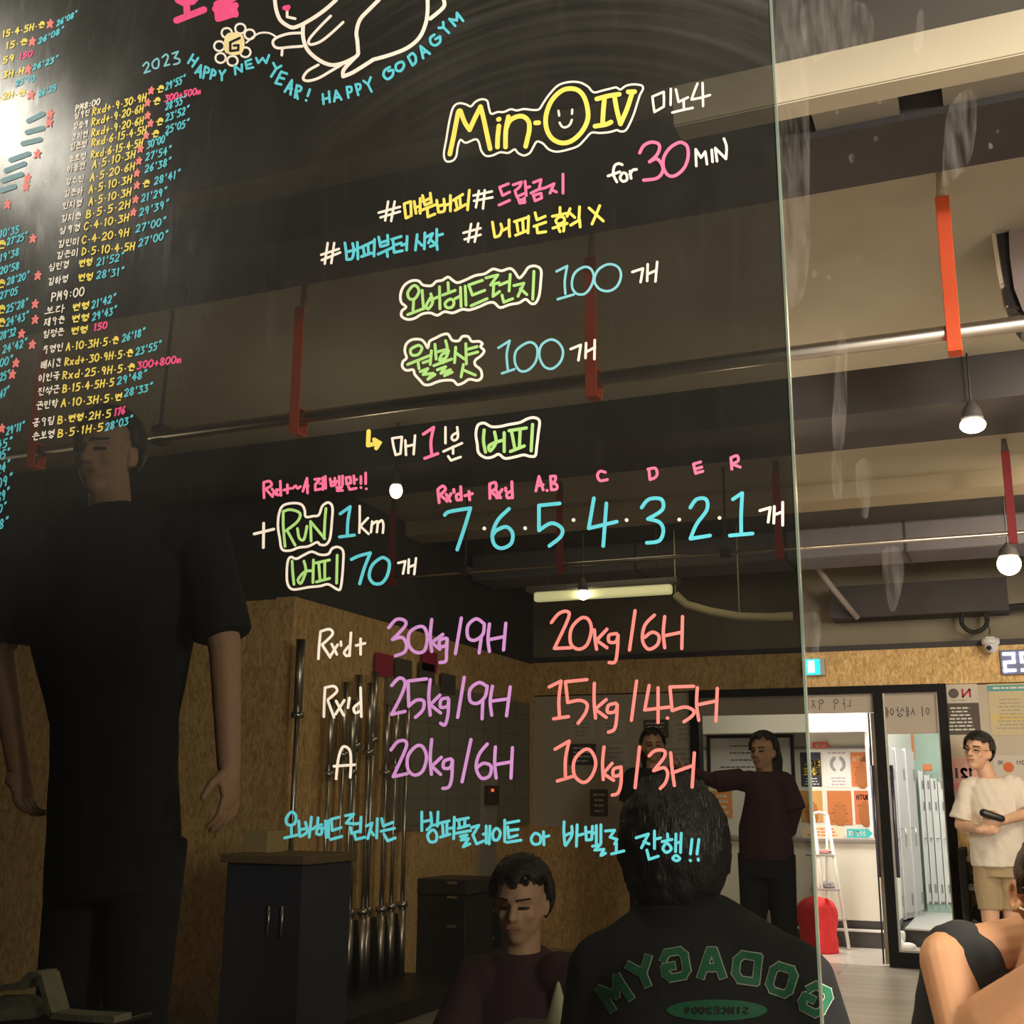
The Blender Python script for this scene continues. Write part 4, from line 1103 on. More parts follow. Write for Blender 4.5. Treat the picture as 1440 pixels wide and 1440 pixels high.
tag(mesh_obj('conduit', tube(B(), pts, 0.022, 10), mat('grey_conduit', (0.34, 0.30, 0.28), 0.6), None, True), 'grey conduit pipe running diagonally down to the far wall', 'pipe')
a, b = PY(1200, 869, 7.80), PY(1560, 842, 7.80)
t = thing('cable_run', 'dark cable run along the far wall with a loop hanging from it', 'cable', a)
mesh_obj('cable', tube(B(), [a, a.lerp(b, 0.5) + Vector((0, 0, -0.01)), b], 0.024, 10), BLACKR, t, True)
cc = PY(1370, 872, 7.78)
bm = B()
tube(bm, [cc + Vector((0.088 * math.cos(k * math.pi / 14), 0.012 * math.sin(k), 0.088 * math.sin(k * math.pi / 14))) for k in range(29)], 0.017, 8)
mesh_obj('loop', bm, BLACKR, t, True)
d0 = PY(1391, 892, 7.84)
mesh_obj('tail', tube(B(), [cc + Vector((0.085, 0, 0)), cc + Vector((0.10, 0.02, -0.08)), d0], 0.004, 6), BLACKR, t)
d = PY(1393, 905, 7.86)
t = thing('security_camera', 'small white dome security camera above the lit clock', 'camera', d)
mesh_obj('base', lathe(B(), d + Vector((0, 0, 0.0)), [(0.062, 0.035), (0.062, 0.0), (0.05, -0.012)], 20), mat('white_plastic', (0.75, 0.74, 0.78), 0.4), t, True)
mesh_obj('dome', ball(B(), d + Vector((0, 0, -0.014)), 0.047, 0.047, 0.055, 18, 12), mat('white_plastic', (0.75, 0.74, 0.78), 0.4), t, True)
mesh_obj('lens', ball(B(), d + Vector((-0.012, -0.040, -0.035)), 0.018, u=12, v=8), BLACK, t, True)
mesh_obj('bracket', box(B(), d.x - 0.03, d.x + 0.03, d.y, YB - 0.02, d.z + 0.02, d.z + 0.05), WHITE, t)
x0, x1, z0, z1 = rect(1408, 915, 1447, 947, YB - 0.05)
t = thing('digital_clock', 'digital clock with blue white lit digits at the right edge', 'clock', (x0, YB - 0.05, z0))
mesh_obj('case', box(B(), x0 - 0.004, x0 + 0.52, YB - 0.05, YB - 0.021, z0 - 0.008, z1 + 0.008, 0.004), mat('glow_tinted_case', (0.20, 0.20, 0.33), 0.5), t)  # blue-grey tint paints the glow around the digits; the case is added
LED = mat('led_digit', (1, 1, 1), 0.5, emit=(0.62, 0.78, 1.0), estr=4.0)


def seg7(x, w, z, h, segs, y):
    bm = B()
    q = 0.021
    P = {'a': (0, w, h - q, h), 'd': (0, w, 0, q), 'g': (0, w, h / 2 - q / 2, h / 2 + q / 2), 'f': (0, q, h / 2, h), 'e': (0, q, 0, h / 2), 'b': (w - q, w, h / 2, h), 'c': (w - q, w, 0, h / 2)}
    for s in segs:
        a0, a1, b0, b1 = P[s]
        box(bm, x + a0, x + a1, y, y + 0.006, z + b0, z + b1, 0.002)
    return bm


for k, sg in enumerate(('abged', 'afgcd', 'abcdef', 'bc')):
    mesh_obj('digit', seg7(x0 + 0.012 + k * 0.116, 0.084, z0 + 0.012, z1 - z0 - 0.024, sg, YB - 0.058), LED, t)


# ---- posters on the far wall
def poster(name, r, y, label, base, cat='poster', group=None):
    x0, x1, z0, z1 = r
    t = thing(name, label, cat, ((x0 + x1) / 2, y, z0), group)
    mesh_obj('sheet', box(B(), x0, x1, y - 0.004, y, z0, z1), base, t)
    return t


def lines(t, r, y, n, m, fx0=0.12, fx1=0.88, fz0=0.1, fz1=0.9, th=0.35, name='printed_lines', seed=1):
    x0, x1, z0, z1 = r
    rnd = random.Random(seed)
    bm = B()
    for i in range(n):
        zc = z0 + (z1 - z0) * (fz1 - (fz1 - fz0) * (i + 0.5) / n)
        h = (z1 - z0) * (fz1 - fz0) / n * th / 2
        cx = (fx0 + fx1) / 2
        hw = (fx1 - fx0) / 2 * rnd.uniform(0.55, 1.0)
        xa, xb = x0 + (x1 - x0) * (cx - hw), x0 + (x1 - x0) * (cx + hw)
        x = xa
        while x < xb:
            w = min(rnd.uniform(0.02, 0.05), xb - x)
            bm.faces.new([bm.verts.new(v) for v in ((x, y - 0.0055, zc - h), (x + w, y - 0.0055, zc - h), (x + w, y - 0.0055, zc + h), (x, y - 0.0055, zc + h))])
            x += w + 0.008
    mesh_obj(name, bm, m, t)


PAPER = mat('white_paper', (0.66, 0.60, 0.54), 0.8)
DKPAPER = mat('dark_paper', (0.115, 0.098, 0.09), 0.8)
PINKP = mat('pink_paper', (0.72, 0.40, 0.38), 0.8)
YELP = mat('yellow_paper', (0.72, 0.56, 0.24), 0.8)
ORP = mat('orange_print', (0.72, 0.22, 0.07), 0.8)
REDI = mat('crimson_ink', (0.50, 0.03, 0.09), 0.7)
TEALI = mat('teal_ink', (0.12, 0.42, 0.44), 0.7)
r = rect(1323, 962, 1377, 1033, YB)
x0, x1, z0, z1 = r
zm = z0 + (z1 - z0) * 0.62
t = poster('no_poster', r, YB - 0.001, 'white over black poster with big letters NO beside the glass pane', PAPER)
mesh_obj('black_panel', box(B(), x0, x1, YB - 0.0062, YB - 0.005, z0, zm), DKPAPER, t)
lines(t, (x0, x1, z0, zm), YB - 0.0015, 7, INKW, seed=3, th=0.4)
xm = (x0 + x1) / 2
wall_text('letter', 'N', xm + 0.005, xm + 0.085, zm + 0.045, 0.055, YB - 0.0065, 0.014, REDI, t)
bm = lathe(B(), (xm - 0.035, YB - 0.0052, zm + 0.072), [(0.036, 0), (0.036, 0.002)], 24, Vector((0, -1, 0)))
mesh_obj('round_letter', bm, mat('dark_grey_ink', (0.13, 0.11, 0.10), 0.7), t)
lines(t, (x0, x1, zm, zm + 0.035), YB - 0.001, 1, mat('pale_ink', (0.4, 0.35, 0.32), 0.8), 0.25, 0.75, 0.3, 0.9, 0.35, 'caption', 5)
r = rect(1391, 961, 1452, 1034, YB)
t = poster('yellow_poster', r, YB - 0.001, 'pale yellow printed notice at the right edge under the clock', mat('pale_yellow_paper', (0.66, 0.57, 0.37), 0.8))
lines(t, r, YB - 0.001, 9, mat('grey_ink', (0.42, 0.38, 0.30), 0.8), seed=8, fz1=0.72)
x0, x1, z0, z1 = r
mesh_obj('yellow_band', box(B(), x0 + 0.01, x1 - 0.02, YB - 0.0062, YB - 0.005, z0 + 0.10, z0 + 0.15), YELP, t)
mesh_obj('teal_heading', box(B(), x0, x1, YB - 0.0062, YB - 0.005, z1 - 0.055, z1 - 0.012), TEALI, t)
lines(t, (x0, x1, z1 - 0.05, z1 - 0.015), YB - 0.0025, 1, INKW, seed=2, th=0.5, name='heading')
r = rect(1336, 1066, 1383, 1112, YB)
x0, x1, z0, z1 = r
t = poster('pink_poster', r, YB - 0.001, 'pink poster with bold dark letters behind the shoulder of the man in white', PINKP)
wall_text('letters', '12I', x0 + 0.015, x0 + 0.155, z0 + 0.095, 0.06, YB - 0.006, 0.018, INK, t)
mesh_obj('lower_panel', box(B(), x0, x1, YB - 0.0062, YB - 0.005, z0, z0 + 0.055), mat('rose_paper', (0.74, 0.30, 0.32), 0.8), t)
r = rect(1398, 1062, 1460, 1112, YB)
x0, x1, z0, z1 = r
t = poster('circle_poster', r, YB - 0.001, 'white notice with an orange disc behind the man in white', PAPER)
mesh_obj('orange_disc', lathe(B(), (x0 + 0.10, YB - 0.005, z0 + 0.165), [(0.036, 0), (0.036, 0.002)], 24, Vector((0, -1, 0))), mat('orange_ink', (0.70, 0.16, 0.05), 0.7), t)
wall_text('letters', '10', x0 + 0.03, x0 + 0.065, z0 + 0.185, 0.025, YB - 0.006, 0.005, INK, t)
wall_text('letters', '011', x0 + 0.15, x0 + 0.21, z0 + 0.185, 0.025, YB - 0.006, 0.005, INK, t)
# notices left of the doorway, dim through the board
k = 0
for (u0, v0, u1, v1, dark) in ((800, 1012, 835, 1040, 0), (842, 1012, 880, 1040, 0), (905, 1012, 940, 1038, 1), (945, 1012, 982, 1046, 0), (800, 1046, 838, 1076, 1), (846, 1046, 884, 1078, 0), (925, 1046, 982, 1082, 0), (830, 1110, 855, 1148, 1), (862, 1110, 900, 1130, 0)):
    r = rect(u0, v0, u1, v1, YB)
    lab = ['small pale notice at the top left of the group left of the doorway', 'second pale notice in the top row left of the doorway', 'dark notice in the top row left of the doorway', 'pale notice beside the black doorway post, top row', 'dark notice in the second row left of the doorway', 'pale notice in the second row left of the doorway', 'wide pale notice beside the black doorway post', 'tall dark notice lowest on the wall left of the doorway', 'small pale notice lowest on the wall left of the doorway'][k]
    t = poster('wall_notice', r, YB - 0.001, lab, DKPAPER if dark else PAPER, 'notice', 'notices left of the doorway')
    lines(t, r, YB - 0.001, 4, INKW if dark else mat('grey_ink', (0.42, 0.38, 0.30), 0.8), seed=20 + k)
    k += 1

# ================================================================== reception behind the doorway
YR = 9.11
sbx('floor_3', -3.2, X1 - 0.0, YR, 13.5, -0.001, 0.122, RISER)
sbx('floor_4', X1 - 0.0, 2.0, 9.36, 13.5, -0.001, 0.13, RISER)
sbx('trim_14', -3.2, X1, YR - 0.012, YR + 0.09, 0.122, 0.135, WHITE)
sbx('trim_15', X1, 2.0, 9.345, 13.5, 0.13, 0.143, mat('white_step', (0.74, 0.72, 0.68), 0.4))
bm = B()
prism(bm, [(-1.215, 9.86, 0.14), (-1.24, 9.86, 0.14), (-1.0, 11.5, 0.14), (-0.95, 11.5, 0.14)], (0, 0, 2.18))
struct('wall_partition', bm, RECW)
YW = 10.3
sbx('wall_reception', -3.2, -1.22, YW, YW + 0.1, 0.12, 2.32, RECW)
sbx('wall_reception_left', -3.3, -3.2, YB + 0.14, YW + 0.1, 0.0, 2.32, RECW)
# counter
x0, x1, z0, z1 = rect(1100, 1181, 1236, 1297, YR + 0.1)
t = thing('reception_counter', 'white reception counter with a grey top beyond the doorway', 'counter', (-1.7, YR + 0.1, 0.135))
WHC = mat('cream_laminate', (0.86, 0.82, 0.73), 0.4)
mesh_obj('body', box(B(), -2.9, X1 - 0.04, YR + 0.10, YR + 0.58, 0.20, z1 - 0.02, 0.004), WHC, t)
mesh_obj('plinth', box(B(), -2.9, X1 - 0.04, YR + 0.13, YR + 0.56, 0.122, 0.20), mat('plinth_grey', (0.09, 0.085, 0.085), 0.6), t)
mesh_obj('countertop', box(B(), -2.95, X1 - 0.03, YR + 0.07, YR + 0.62, z1 - 0.02, z1 + 0.012, 0.004), mat('grey_top', (0.30, 0.27, 0.25), 0.5), t)
ztop = z1 + 0.012
# cards and arrow sign standing on the counter
CREAMP = mat('cream_print', (0.85, 0.66, 0.50), 0.8)
r = rect(1128, 1162, 1186, 1179, YR + 0.16)
t = poster('price_strip', (r[0], r[1], ztop, ztop + (r[3] - r[2])), YR + 0.16, 'orange printed strip standing on the reception counter', CREAMP, 'sign')
lines(t, (r[0], r[1], ztop, ztop + r[3] - r[2]), YR + 0.16, 3, ORP, seed=41, th=0.5)
r = rect(1191, 1162, 1219, 1177, YR + 0.16)
h = r[3] - r[2]
t = thing('arrow_sign', 'teal arrow shaped sign standing on the reception counter', 'sign', (r[0], YR + 0.16, ztop))
TEALP = mat('teal_paper', (0.05, 0.50, 0.52), 0.6)
bm = B()
hm = ztop + h / 2
prism(bm, [(r[0], YR + 0.155, ztop + 0.008), (r[1], YR + 0.155, ztop + 0.008), (r[1], YR + 0.155, ztop), (r[1] + 0.05, YR + 0.155, hm), (r[1], YR + 0.155, ztop + h), (r[1], YR + 0.155, ztop + h - 0.008), (r[0], YR + 0.155, ztop + h - 0.008)], (0, 0.006, 0))
mesh_obj('board', bm, TEALP, t)
wall_text('lettering', '주문은 여기', r[0] + 0.012, r[1] - 0.01, ztop + 0.022, h - 0.045, YR + 0.1535, 0.005, INKW, t)
# posters on the reception wall
ps = [(1126, 1058, 1155, 1106, mat('navy_print', (0.035, 0.035, 0.055), 0.7), 'navy poster with yellow lettering, top row of the reception wall', 0),
      (1161, 1055, 1196, 1107, mat('white_print', (0.84, 0.82, 0.80), 0.7), 'white poster with a grey laurel wreath in the reception top row', 1),
      (1197, 1058, 1226, 1106, ORP, 'orange poster at the right end of the top row in reception', 2),
      (1126, 1112, 1157, 1156, mat('ochre_print', (0.68, 0.36, 0.10), 0.7), 'ochre poster at the left end of the lower row in reception', 3),
      (1164, 1112, 1198, 1160, mat('rust_print', (0.60, 0.20, 0.06), 0.7), 'rust coloured poster in the middle of the lower reception row', 4),
      (1202, 1112, 1231, 1159, mat('red_orange_print', (0.70, 0.20, 0.08), 0.7), 'orange poster with dark lettering, right end of the lower reception row', 5)]
YELI = mat('yellow_ink', (0.85, 0.62, 0.03), 0.7)
for (u0, v0, u1, v1, m, lab, k) in ps:
    r = rect(u0, v0, u1, v1, YW)
    x0, x1, z0, z1 = r
    t = poster('reception_poster', r, YW - 0.003, lab, m, 'poster', 'posters on the reception wall')
    h = z1 - z0
    if k == 0:
        wall_text('lettering', 'BOX', x0 + 0.02, x1 - 0.01, z1 - h * 0.42, h * 0.17, YW - 0.009, 0.016, YELI, t)
        wall_text('lettering', 'CHE', x0 + 0.02, x1 - 0.01, z1 - h * 0.65, h * 0.17, YW - 0.009, 0.016, YELI, t)
        lines(t, (x0, x1, z0, z0 + h * 0.3), YW - 0.003, 3, INKW, seed=60)
    elif k == 1:
        bm = B()
        for s in (-1, 1):
            for j in range(7):
                a = -0.9 + j * 0.32
                cx, cz = (x0 + x1) / 2 + s * 0.058 * math.cos(a), z0 + h * 0.62 + 0.062 * math.sin(a)
                ball(bm, (cx, YW - 0.008, cz), 0.014, 0.002, 0.021, 8, 6, Matrix.Rotation(s * (0.5 - a * 0.5), 3, 'Y'))
        mesh_obj('wreath', bm, mat('grey_wreath', (0.35, 0.35, 0.36), 0.7), t)
        lines(t, (x0, x1, z0, z0 + h * 0.32), YW - 0.003, 3, mat('lilac_ink', (0.50, 0.35, 0.42), 0.7), seed=61)
        lines(t, (x0, x1, z1 - h * 0.15, z1), YW - 0.003, 1, mat('lilac_ink', (0.50, 0.35, 0.42), 0.7), seed=62)
    else:
        if k in (2, 5):
            wall_text('lettering', 'MUSIC' if False else 'YOUTH', x0 + 0.015, x1 - 0.015, z1 - h * 0.26, h * 0.13, YW - 0.009, 0.010, mat('dark_brown_ink', (0.09, 0.03, 0.015), 0.7) if k == 5 else mat('peach_ink', (0.85, 0.55, 0.33), 0.7), t)
        lines(t, (x0, x1, z0, z0 + h * 0.68), YW - 0.003, 5, mat('brick_ink', (0.32, 0.08, 0.03), 0.7), seed=63 + k, th=0.3)
        bm = B()
        cx = (x0 + x1) / 2
        ball(bm, (cx, YW - 0.008, z0 + h * 0.58), 0.03, 0.003, 0.035, 12, 8)
        ball(bm, (cx, YW - 0.008, z0 + h * 0.28), 0.06, 0.003, 0.11, 12, 8)
        mesh_obj('figure', bm, mat('brown_figure', (0.50, 0.17, 0.05), 0.7), t)
x0, x1, z0, z1 = rect(1143, 1044, 1165, 1052, YW)
t = thing('red_sign', 'small red sign on the rail above the reception posters', 'sign', (x0, YW - 0.02, z0))
mesh_obj('plate', box(B(), x0, x1, YW - 0.03, YW - 0.02, z0, z1, 0.003), mat('red_sign_plate', (0.75, 0.10, 0.06), 0.5), t)
wall_text('lettering', '신발', x0 + 0.02, x1 - 0.02, z0 + 0.012, (z1 - z0) - 0.024, YW - 0.031, 0.006, INKW, t)
x0, x1, z0, z1 = rect(1120, 1050, 1226, 1053, YW)
sbx('trim_16', -3.1, -1.22, YW - 0.02, YW, z0, z1 + 0.004, mat('grey_rail', (0.30, 0.29, 0.28), 0.5))
x0, x1, z0, z1 = rect(1120, 1020, 1225, 1030, YW - 0.5)
sbx('trim_17', -3.1, -1.22, YW - 0.6, YW - 0.45, z0, 2.32, RECW)
c = PY(1172, 1006, 9.6)
t = thing('reception_lamp', 'lit dome lamp on the reception ceiling', 'lamp', (c.x, c.y, 2.31))
mesh_obj('dome', ball(B(), (c.x, c.y, 2.30), 0.07, 0.07, 0.05, 20, 10), mat('lit_dome', (1, 1, 1), 0.5, emit=(1.0, 0.92, 0.75), estr=8.0), t, True)
mesh_obj('base', lathe(B(), (c.x, c.y, 2.305), [(0.085, 0), (0.085, 0.014)], 20), WHITE, t)

r = rect(998, 1112, 1030, 1150, YW)
t = poster('reception_poster', r, YW - 0.003, 'orange poster under the white notice board, left of the others', mat('amber_print', (0.85, 0.36, 0.12), 0.7), 'poster', 'posters on the reception wall')
lines(t, r, YW - 0.003, 4, INKW, seed=71)
# step ladder
f = PZ(1194, 1333, 0.0)
yl = 9.0
t = thing('step_ladder', 'white folding step ladder in front of the reception counter', 'ladder', (f.x - 0.1, yl, 0))
LW = mat('white_tube', (0.80, 0.77, 0.72), 0.35)
A0, A1 = PY(1143, 1144, yl), PY(1163, 1146, yl)            # top ends
B0, B1 = PY(1167, 1330, yl - 0.12), PY(1194, 1333, yl - 0.12)
for a, b in ((A0, B0), (A1, B1)):
    b = b.copy()
    b.z = 0.01
    mesh_obj('side_rail', tube(B(), [a, b], 0.014, 10), LW, t, True)
for a in (A0, A1):
    mesh_obj('rear_leg', tube(B(), [a, Vector((a.x - 0.07, yl + 0.08, 0.01))], 0.010, 8), LW, t, True)
mesh_obj('top_rail', tube(B(), [A0, A0.lerp(A1, 0.5) + Vector((0, 0, 0.015)), A1], 0.012, 8), LW, t, True)
for fr in (0.32, 0.58, 0.80):
    p, q = A0.lerp(B0, fr), A1.lerp(B1, fr)
    bm = B()
    box(bm, p.x - 0.10, q.x + 0.005, p.y - 0.02, p.y + 0.10, p.z - 0.012, p.z + 0.006, 0.004)
    mesh_obj('tread', bm, mat('grey_tread', (0.42, 0.40, 0.38), 0.6), t)
GREYC = mat('patterned_cloth', (0.30, 0.29, 0.29), 0.9, var=0.8, scale=90.0)


def cloth_heap(name, c, rx, ry, rz, m, label, cat, seed):
    bm = B()
    r = bmesh.ops.create_icosphere(bm, subdivisions=4, radius=1.0)
    for v in bm.verts:
        n = noise.noise(v.co * 2.2 + Vector((seed, 0, 0))) * 0.28 + noise.noise(v.co * 5.0 + Vector((seed, 3, 0))) * 0.10
        v.co *= 1 + n
        if v.co.z < -0.45:
            v.co.z = -0.45 - (v.co.z + 0.45) * 0.0
        v.co = Vector((v.co.x * rx, v.co.y * ry, (v.co.z + 0.45) * rz)) + Vector(c)
    o = mesh_obj(name, bm, m, None, True)
    return tag(o, label, cat)


p = A0.lerp(B0, 0.58)
q = A1.lerp(B1, 0.58)
cloth_heap('folded_cloth', ((p.x + q.x) / 2 - 0.035, p.y + 0.035, p.z + 0.009), 0.06, 0.045, 0.034, GREYC, 'grey patterned cloth lying on the lower ladder tread', 'cloth', 2.0)
p = A0.lerp(B0, 0.32)
q = A1.lerp(B1, 0.32)
cloth_heap('folded_cloth', ((p.x + q.x) / 2 - 0.02, p.y + 0.035, p.z + 0.0125), 0.07, 0.045, 0.018, mat('rose_cloth', (0.55, 0.25, 0.26), 0.9, var=0.5, scale=60.0), 'reddish cloth lying on the middle ladder tread', 'cloth', 5.0)
# red sack
f0, f1 = PZ(1127, 1338, 0), PZ(1184, 1338, 0)
top = PY(1150, 1262, f0.y)
cx, cy, rx, hz = (f0.x + f1.x) / 2, f0.y - 0.0, (f1.x - f0.x) / 2, top.z
bm = B()
rings = []
for k in range(26):
    s = k / 25
    z = hz * s
    rr = (0.86 + 0.16 * math.sin(min(1, s * 1.6) * math.pi * 0.55)) * (1 if s < 0.82 else math.sqrt(max(0.0, 1 - ((s - 0.82) / 0.185) ** 2)))
    rr = max(rr, 0.03)
    row = []
    for i in range(40):
        a = 2 * math.pi * i / 40
        d = Vector((math.cos(a), math.sin(a), z * 6))
        w = 1 + 0.13 * noise.noise(Vector((d.x * 2.0, d.y * 2.0, z * 9))) + 0.07 * noise.noise(Vector((d.x * 5, d.y * 5, z * 26)))
        flare = 1 + 0.10 * max(0, 1 - s * 9)
        row.append(bm.verts.new((cx + rx * rr * w * flare * math.cos(a) - 0.02 * s, cy + rx * 0.72 * rr * w * flare * math.sin(a), z + 0.006 * math.sin(5 * a) * s)))
    rings.append(row)
skin_rings(bm, rings)
REDS = mat('red_sack_cloth', (0.72, 0.030, 0.035), 0.75, var=0.12, scale=20.0, bump=0.25, bscale=45)
t = thing('red_sack', 'full red cloth sack on the floor beside the step ladder', 'sack', (cx, cy, 0))
mesh_obj('sack', bm, REDS, t, True)
bm = B()
for k in range(9):
    a = -0.9 + k * 0.22
    pts_ = [(cx + 0.35 * rx + 0.55 * rx * math.cos(a + q_) * (0.4 + 0.14 * j), cy - rx * 0.55 + 0.02 * j, hz * (1.0 - 0.075 * j) - 0.012 * abs(k - 4) * j * 0.5) for j, q_ in enumerate((0, 0.05, 0.1, 0.14))]
    tube(bm, pts_, 0.010, 6, 0.004)
mesh_obj('gathered_folds', bm, REDS, t, True)
# window frame and chair-like things in reception, dim through the board
x0, x1, z0, z1 = rect(1000, 1038, 1113, 1100, YW)
t = thing('notice_board', 'white notice board in a black frame on the reception wall', 'notice board', (x0, YW - 0.03, z0))
mesh_obj('panel', box(B(), x0, x1, YW - 0.025, YW - 0.002, z0, z1), mat('white_print', (0.84, 0.82, 0.80), 0.7), t)
bm = B()
for a in ((x0 - 0.03, x0, z0 - 0.03, z1 + 0.03), (x1, x1 + 0.03, z0 - 0.03, z1 + 0.03), (x0, x1, z0 - 0.03, z0), (x0, x1, z1, z1 + 0.03)):
    box(bm, a[0], a[1], YW - 0.04, YW - 0.001, a[2], a[3])
mesh_obj('frame', bm, FRAME, t)
lines(t, (x0, x1, z0, z1), YW - 0.022, 5, INK, seed=90, th=0.15)
xa = PY(1090, 1300, YR - 0.25)
t = thing('towel_rack', 'low white tube rack standing left of the red sack', 'rack', (xa.x - 0.1, YR - 0.25, 0))
za = PY(1090, 1258, YR - 0.25).z
for sx in (-0.20, 0.02):
    for sy in (-0.08, 0.08):
        mesh_obj('leg', tube(B(), [(xa.x + sx, YR - 0.25 + sy, 0), (xa.x + sx + 0.02, YR - 0.25 + sy * 0.7, za)], 0.009, 8), LW, t, True)
bm = B()
for sy in (-0.056, 0.056):
    tube(bm, [(xa.x - 0.19, YR - 0.25 + sy, za), (xa.x + 0.05, YR - 0.25 + sy, za)], 0.009, 8)
mesh_obj('rail', bm, LW, t, True)
mesh_obj('towel', box(B(), xa.x - 0.16, xa.x - 0.02, YR - 0.32, YR - 0.18, 0.12, za + 0.012, 0.01), mat('mauve_towel', (0.36, 0.30, 0.31), 0.9), t)
bm = box(B(), xa.x - 0.10, xa.x + 0.06, YR + 0.20, YR + 0.40, ztop, ztop + 0.20, 0.01)
tag(mesh_obj('terminal', bm, mat('card_terminal', (0.05, 0.05, 0.055), 0.4)), 'dark payment terminal on the reception counter', 'terminal')

# ================================================================== locker room behind the glass pane
LOCK = mat('locker_grey', (0.54, 0.485, 0.50), 0.35, var=0.03, scale=3.0)
LOCKW = mat('locker_trim', (0.84, 0.83, 0.80), 0.4)
sbx('wall_locker_end', -0.95, 2.0, 11.5, 11.6, 0.14, 2.32, MINT)
sbx('wall_locker_right', 1.95, 2.0, 8.2, 11.5, 0.14, 2.32, MINT)
LA, LB_ = Vector((-1.085, 9.834, 0.143)), Vector((-0.885, 10.664, 0.143))
LD = (LB_ - LA).normalized()
LN = Vector((LD.y, -LD.x, 0))          # the side the doors face


def locker(s0, s1, lab):
    """One tall locker of the slanting row; its door faces the aisle."""
    o_ = LA + LD * s0
    w = s1 - s0
    t = thing('locker', lab, 'locker', o_, 'grey lockers in a row behind the glass pane')

    def pb(bm, a0, a1, n0, n1, z0, z1):
        prism(bm, [o_ + LD * a0 + LN * n0 + Vector((0, 0, z0)), o_ + LD * a1 + LN * n0 + Vector((0, 0, z0)), o_ + LD * a1 + LN * n1 + Vector((0, 0, z0)), o_ + LD * a0 + LN * n1 + Vector((0, 0, z0))], (0, 0, z1 - z0))
        return bm
    zt = 1.50
    mesh_obj('body', pb(B(), 0.002, w - 0.002, -0.11, -0.016, 0, zt), LOCK, t)
    mesh_obj('door', pb(B(), 0.012, w - 0.010, -0.015, 0.0, 0.05, zt - 0.02), LOCK, t)
    mesh_obj('edge_trim', pb(B(), 0.0, 0.014, -0.016, 0.012, 0, zt), LOCKW, t)
    bm = B()
    q = o_ + LD * 0.055
    tube(bm, [q + Vector((0, 0, 0.78)), q + LN * 0.04 + Vector((0, 0, 0.78)), q + LN * 0.04 + Vector((0, 0, 0.62))], 0.007, 8)
    mesh_obj('handle', bm, STEEL, t, True)
    bm = B()
    for z in (0.16, zt - 0.24):
        pb(bm, w - 0.06, w - 0.03, 0.0, 0.008, z - 0.05, z + 0.05)
    mesh_obj('hinge', bm, mat('hinge_grey', (0.30, 0.29, 0.29), 0.4), t)
    return t


_L = (LB_ - LA).length
labs = ['nearest tall grey locker of the row behind the glass pane', 'second grey locker of the row behind the glass pane', 'farthest grey locker of the left row behind the glass pane']
for k in range(3):
    locker(_L * k / 3, _L * (k + 1) / 3 - 0.001, labs[k])


def locker_f(x0, x1, yf, zt, lab):
    """A locker facing the glass."""
    t = thing('locker', lab, 'locker', ((x0 + x1) / 2, yf, 0.22), 'white lockers on the mint wall')
    mesh_obj('body', box(B(), x0, x1, yf + 0.02, yf + 0.35, 0.22, zt, 0.003), LOCK, t)
    mesh_obj('door', box(B(), x0 + 0.008, x1 - 0.004, yf, yf + 0.018, 0.24, zt - 0.01, 0.004), mat('locker_white', (0.78, 0.78, 0.75), 0.35), t)
    mesh_obj('edge_trim', box(B(), x0 + 0.001, x0 + 0.016, yf - 0.012, yf + 0.0, 0.22, zt, 0.002), LOCKW, t)
    bm = tube(B(), [(x0 + 0.025, yf, 0.82), (x0 + 0.025, yf - 0.03, 0.82), (x0 + 0.055, yf - 0.03, 0.82)], 0.006, 8)
    mesh_obj('handle', bm, STEEL, t, True)
    bm = B()
    for z in (0.36, 1.12, 1.32):
        box(bm, x0 + 0.030, x0 + 0.045, yf - 0.008, yf, z - 0.04, z + 0.04, 0.002)
    mesh_obj('hinge', bm, mat('hinge_grey', (0.30, 0.29, 0.29), 0.4), t)
    return t


yf = 11.0
xs = [PY(u, 1180, yf).x for u in (1297, 1305, 1314, 1324, 1335)]
for k in range(4):
    locker_f(xs[k] + 0.001, xs[k + 1] - 0.001, yf, 1.455 - 0.035 * k, ['leftmost white locker on the mint wall behind the glass', 'second white locker on the mint wall behind the glass', 'third white locker on the mint wall behind the glass', 'white locker on the mint wall beside the door frame'][k])
bx_o = box(B(), xs[0], xs[4], yf + 0.03, yf + 0.34, 0.144, 0.218)
tag(mesh_obj('locker_plinth', bx_o, MINT), 'mint green plinth under the white lockers', 'plinth')
r = rect(1257, 1032, 1276, 1068, 11.4)
tag(mesh_obj('orange_banner', box(B(), max(r[0], -0.94), r[1] + 0.02, 11.44, 11.495, r[2], 2.3), mat('orange_panel', (0.85, 0.25, 0.10), 0.6)), 'orange banner high on the mint locker room wall', 'banner')
r = rect(1298, 1076, 1310, 1086, 11.1)
tag(mesh_obj('orange_box', box(B(), r[0], r[1], 11.06, 11.2, 1.4555, 1.52, 0.005), mat('orange_panel', (0.85, 0.25, 0.10), 0.6)), 'orange box on top of the white lockers', 'box')
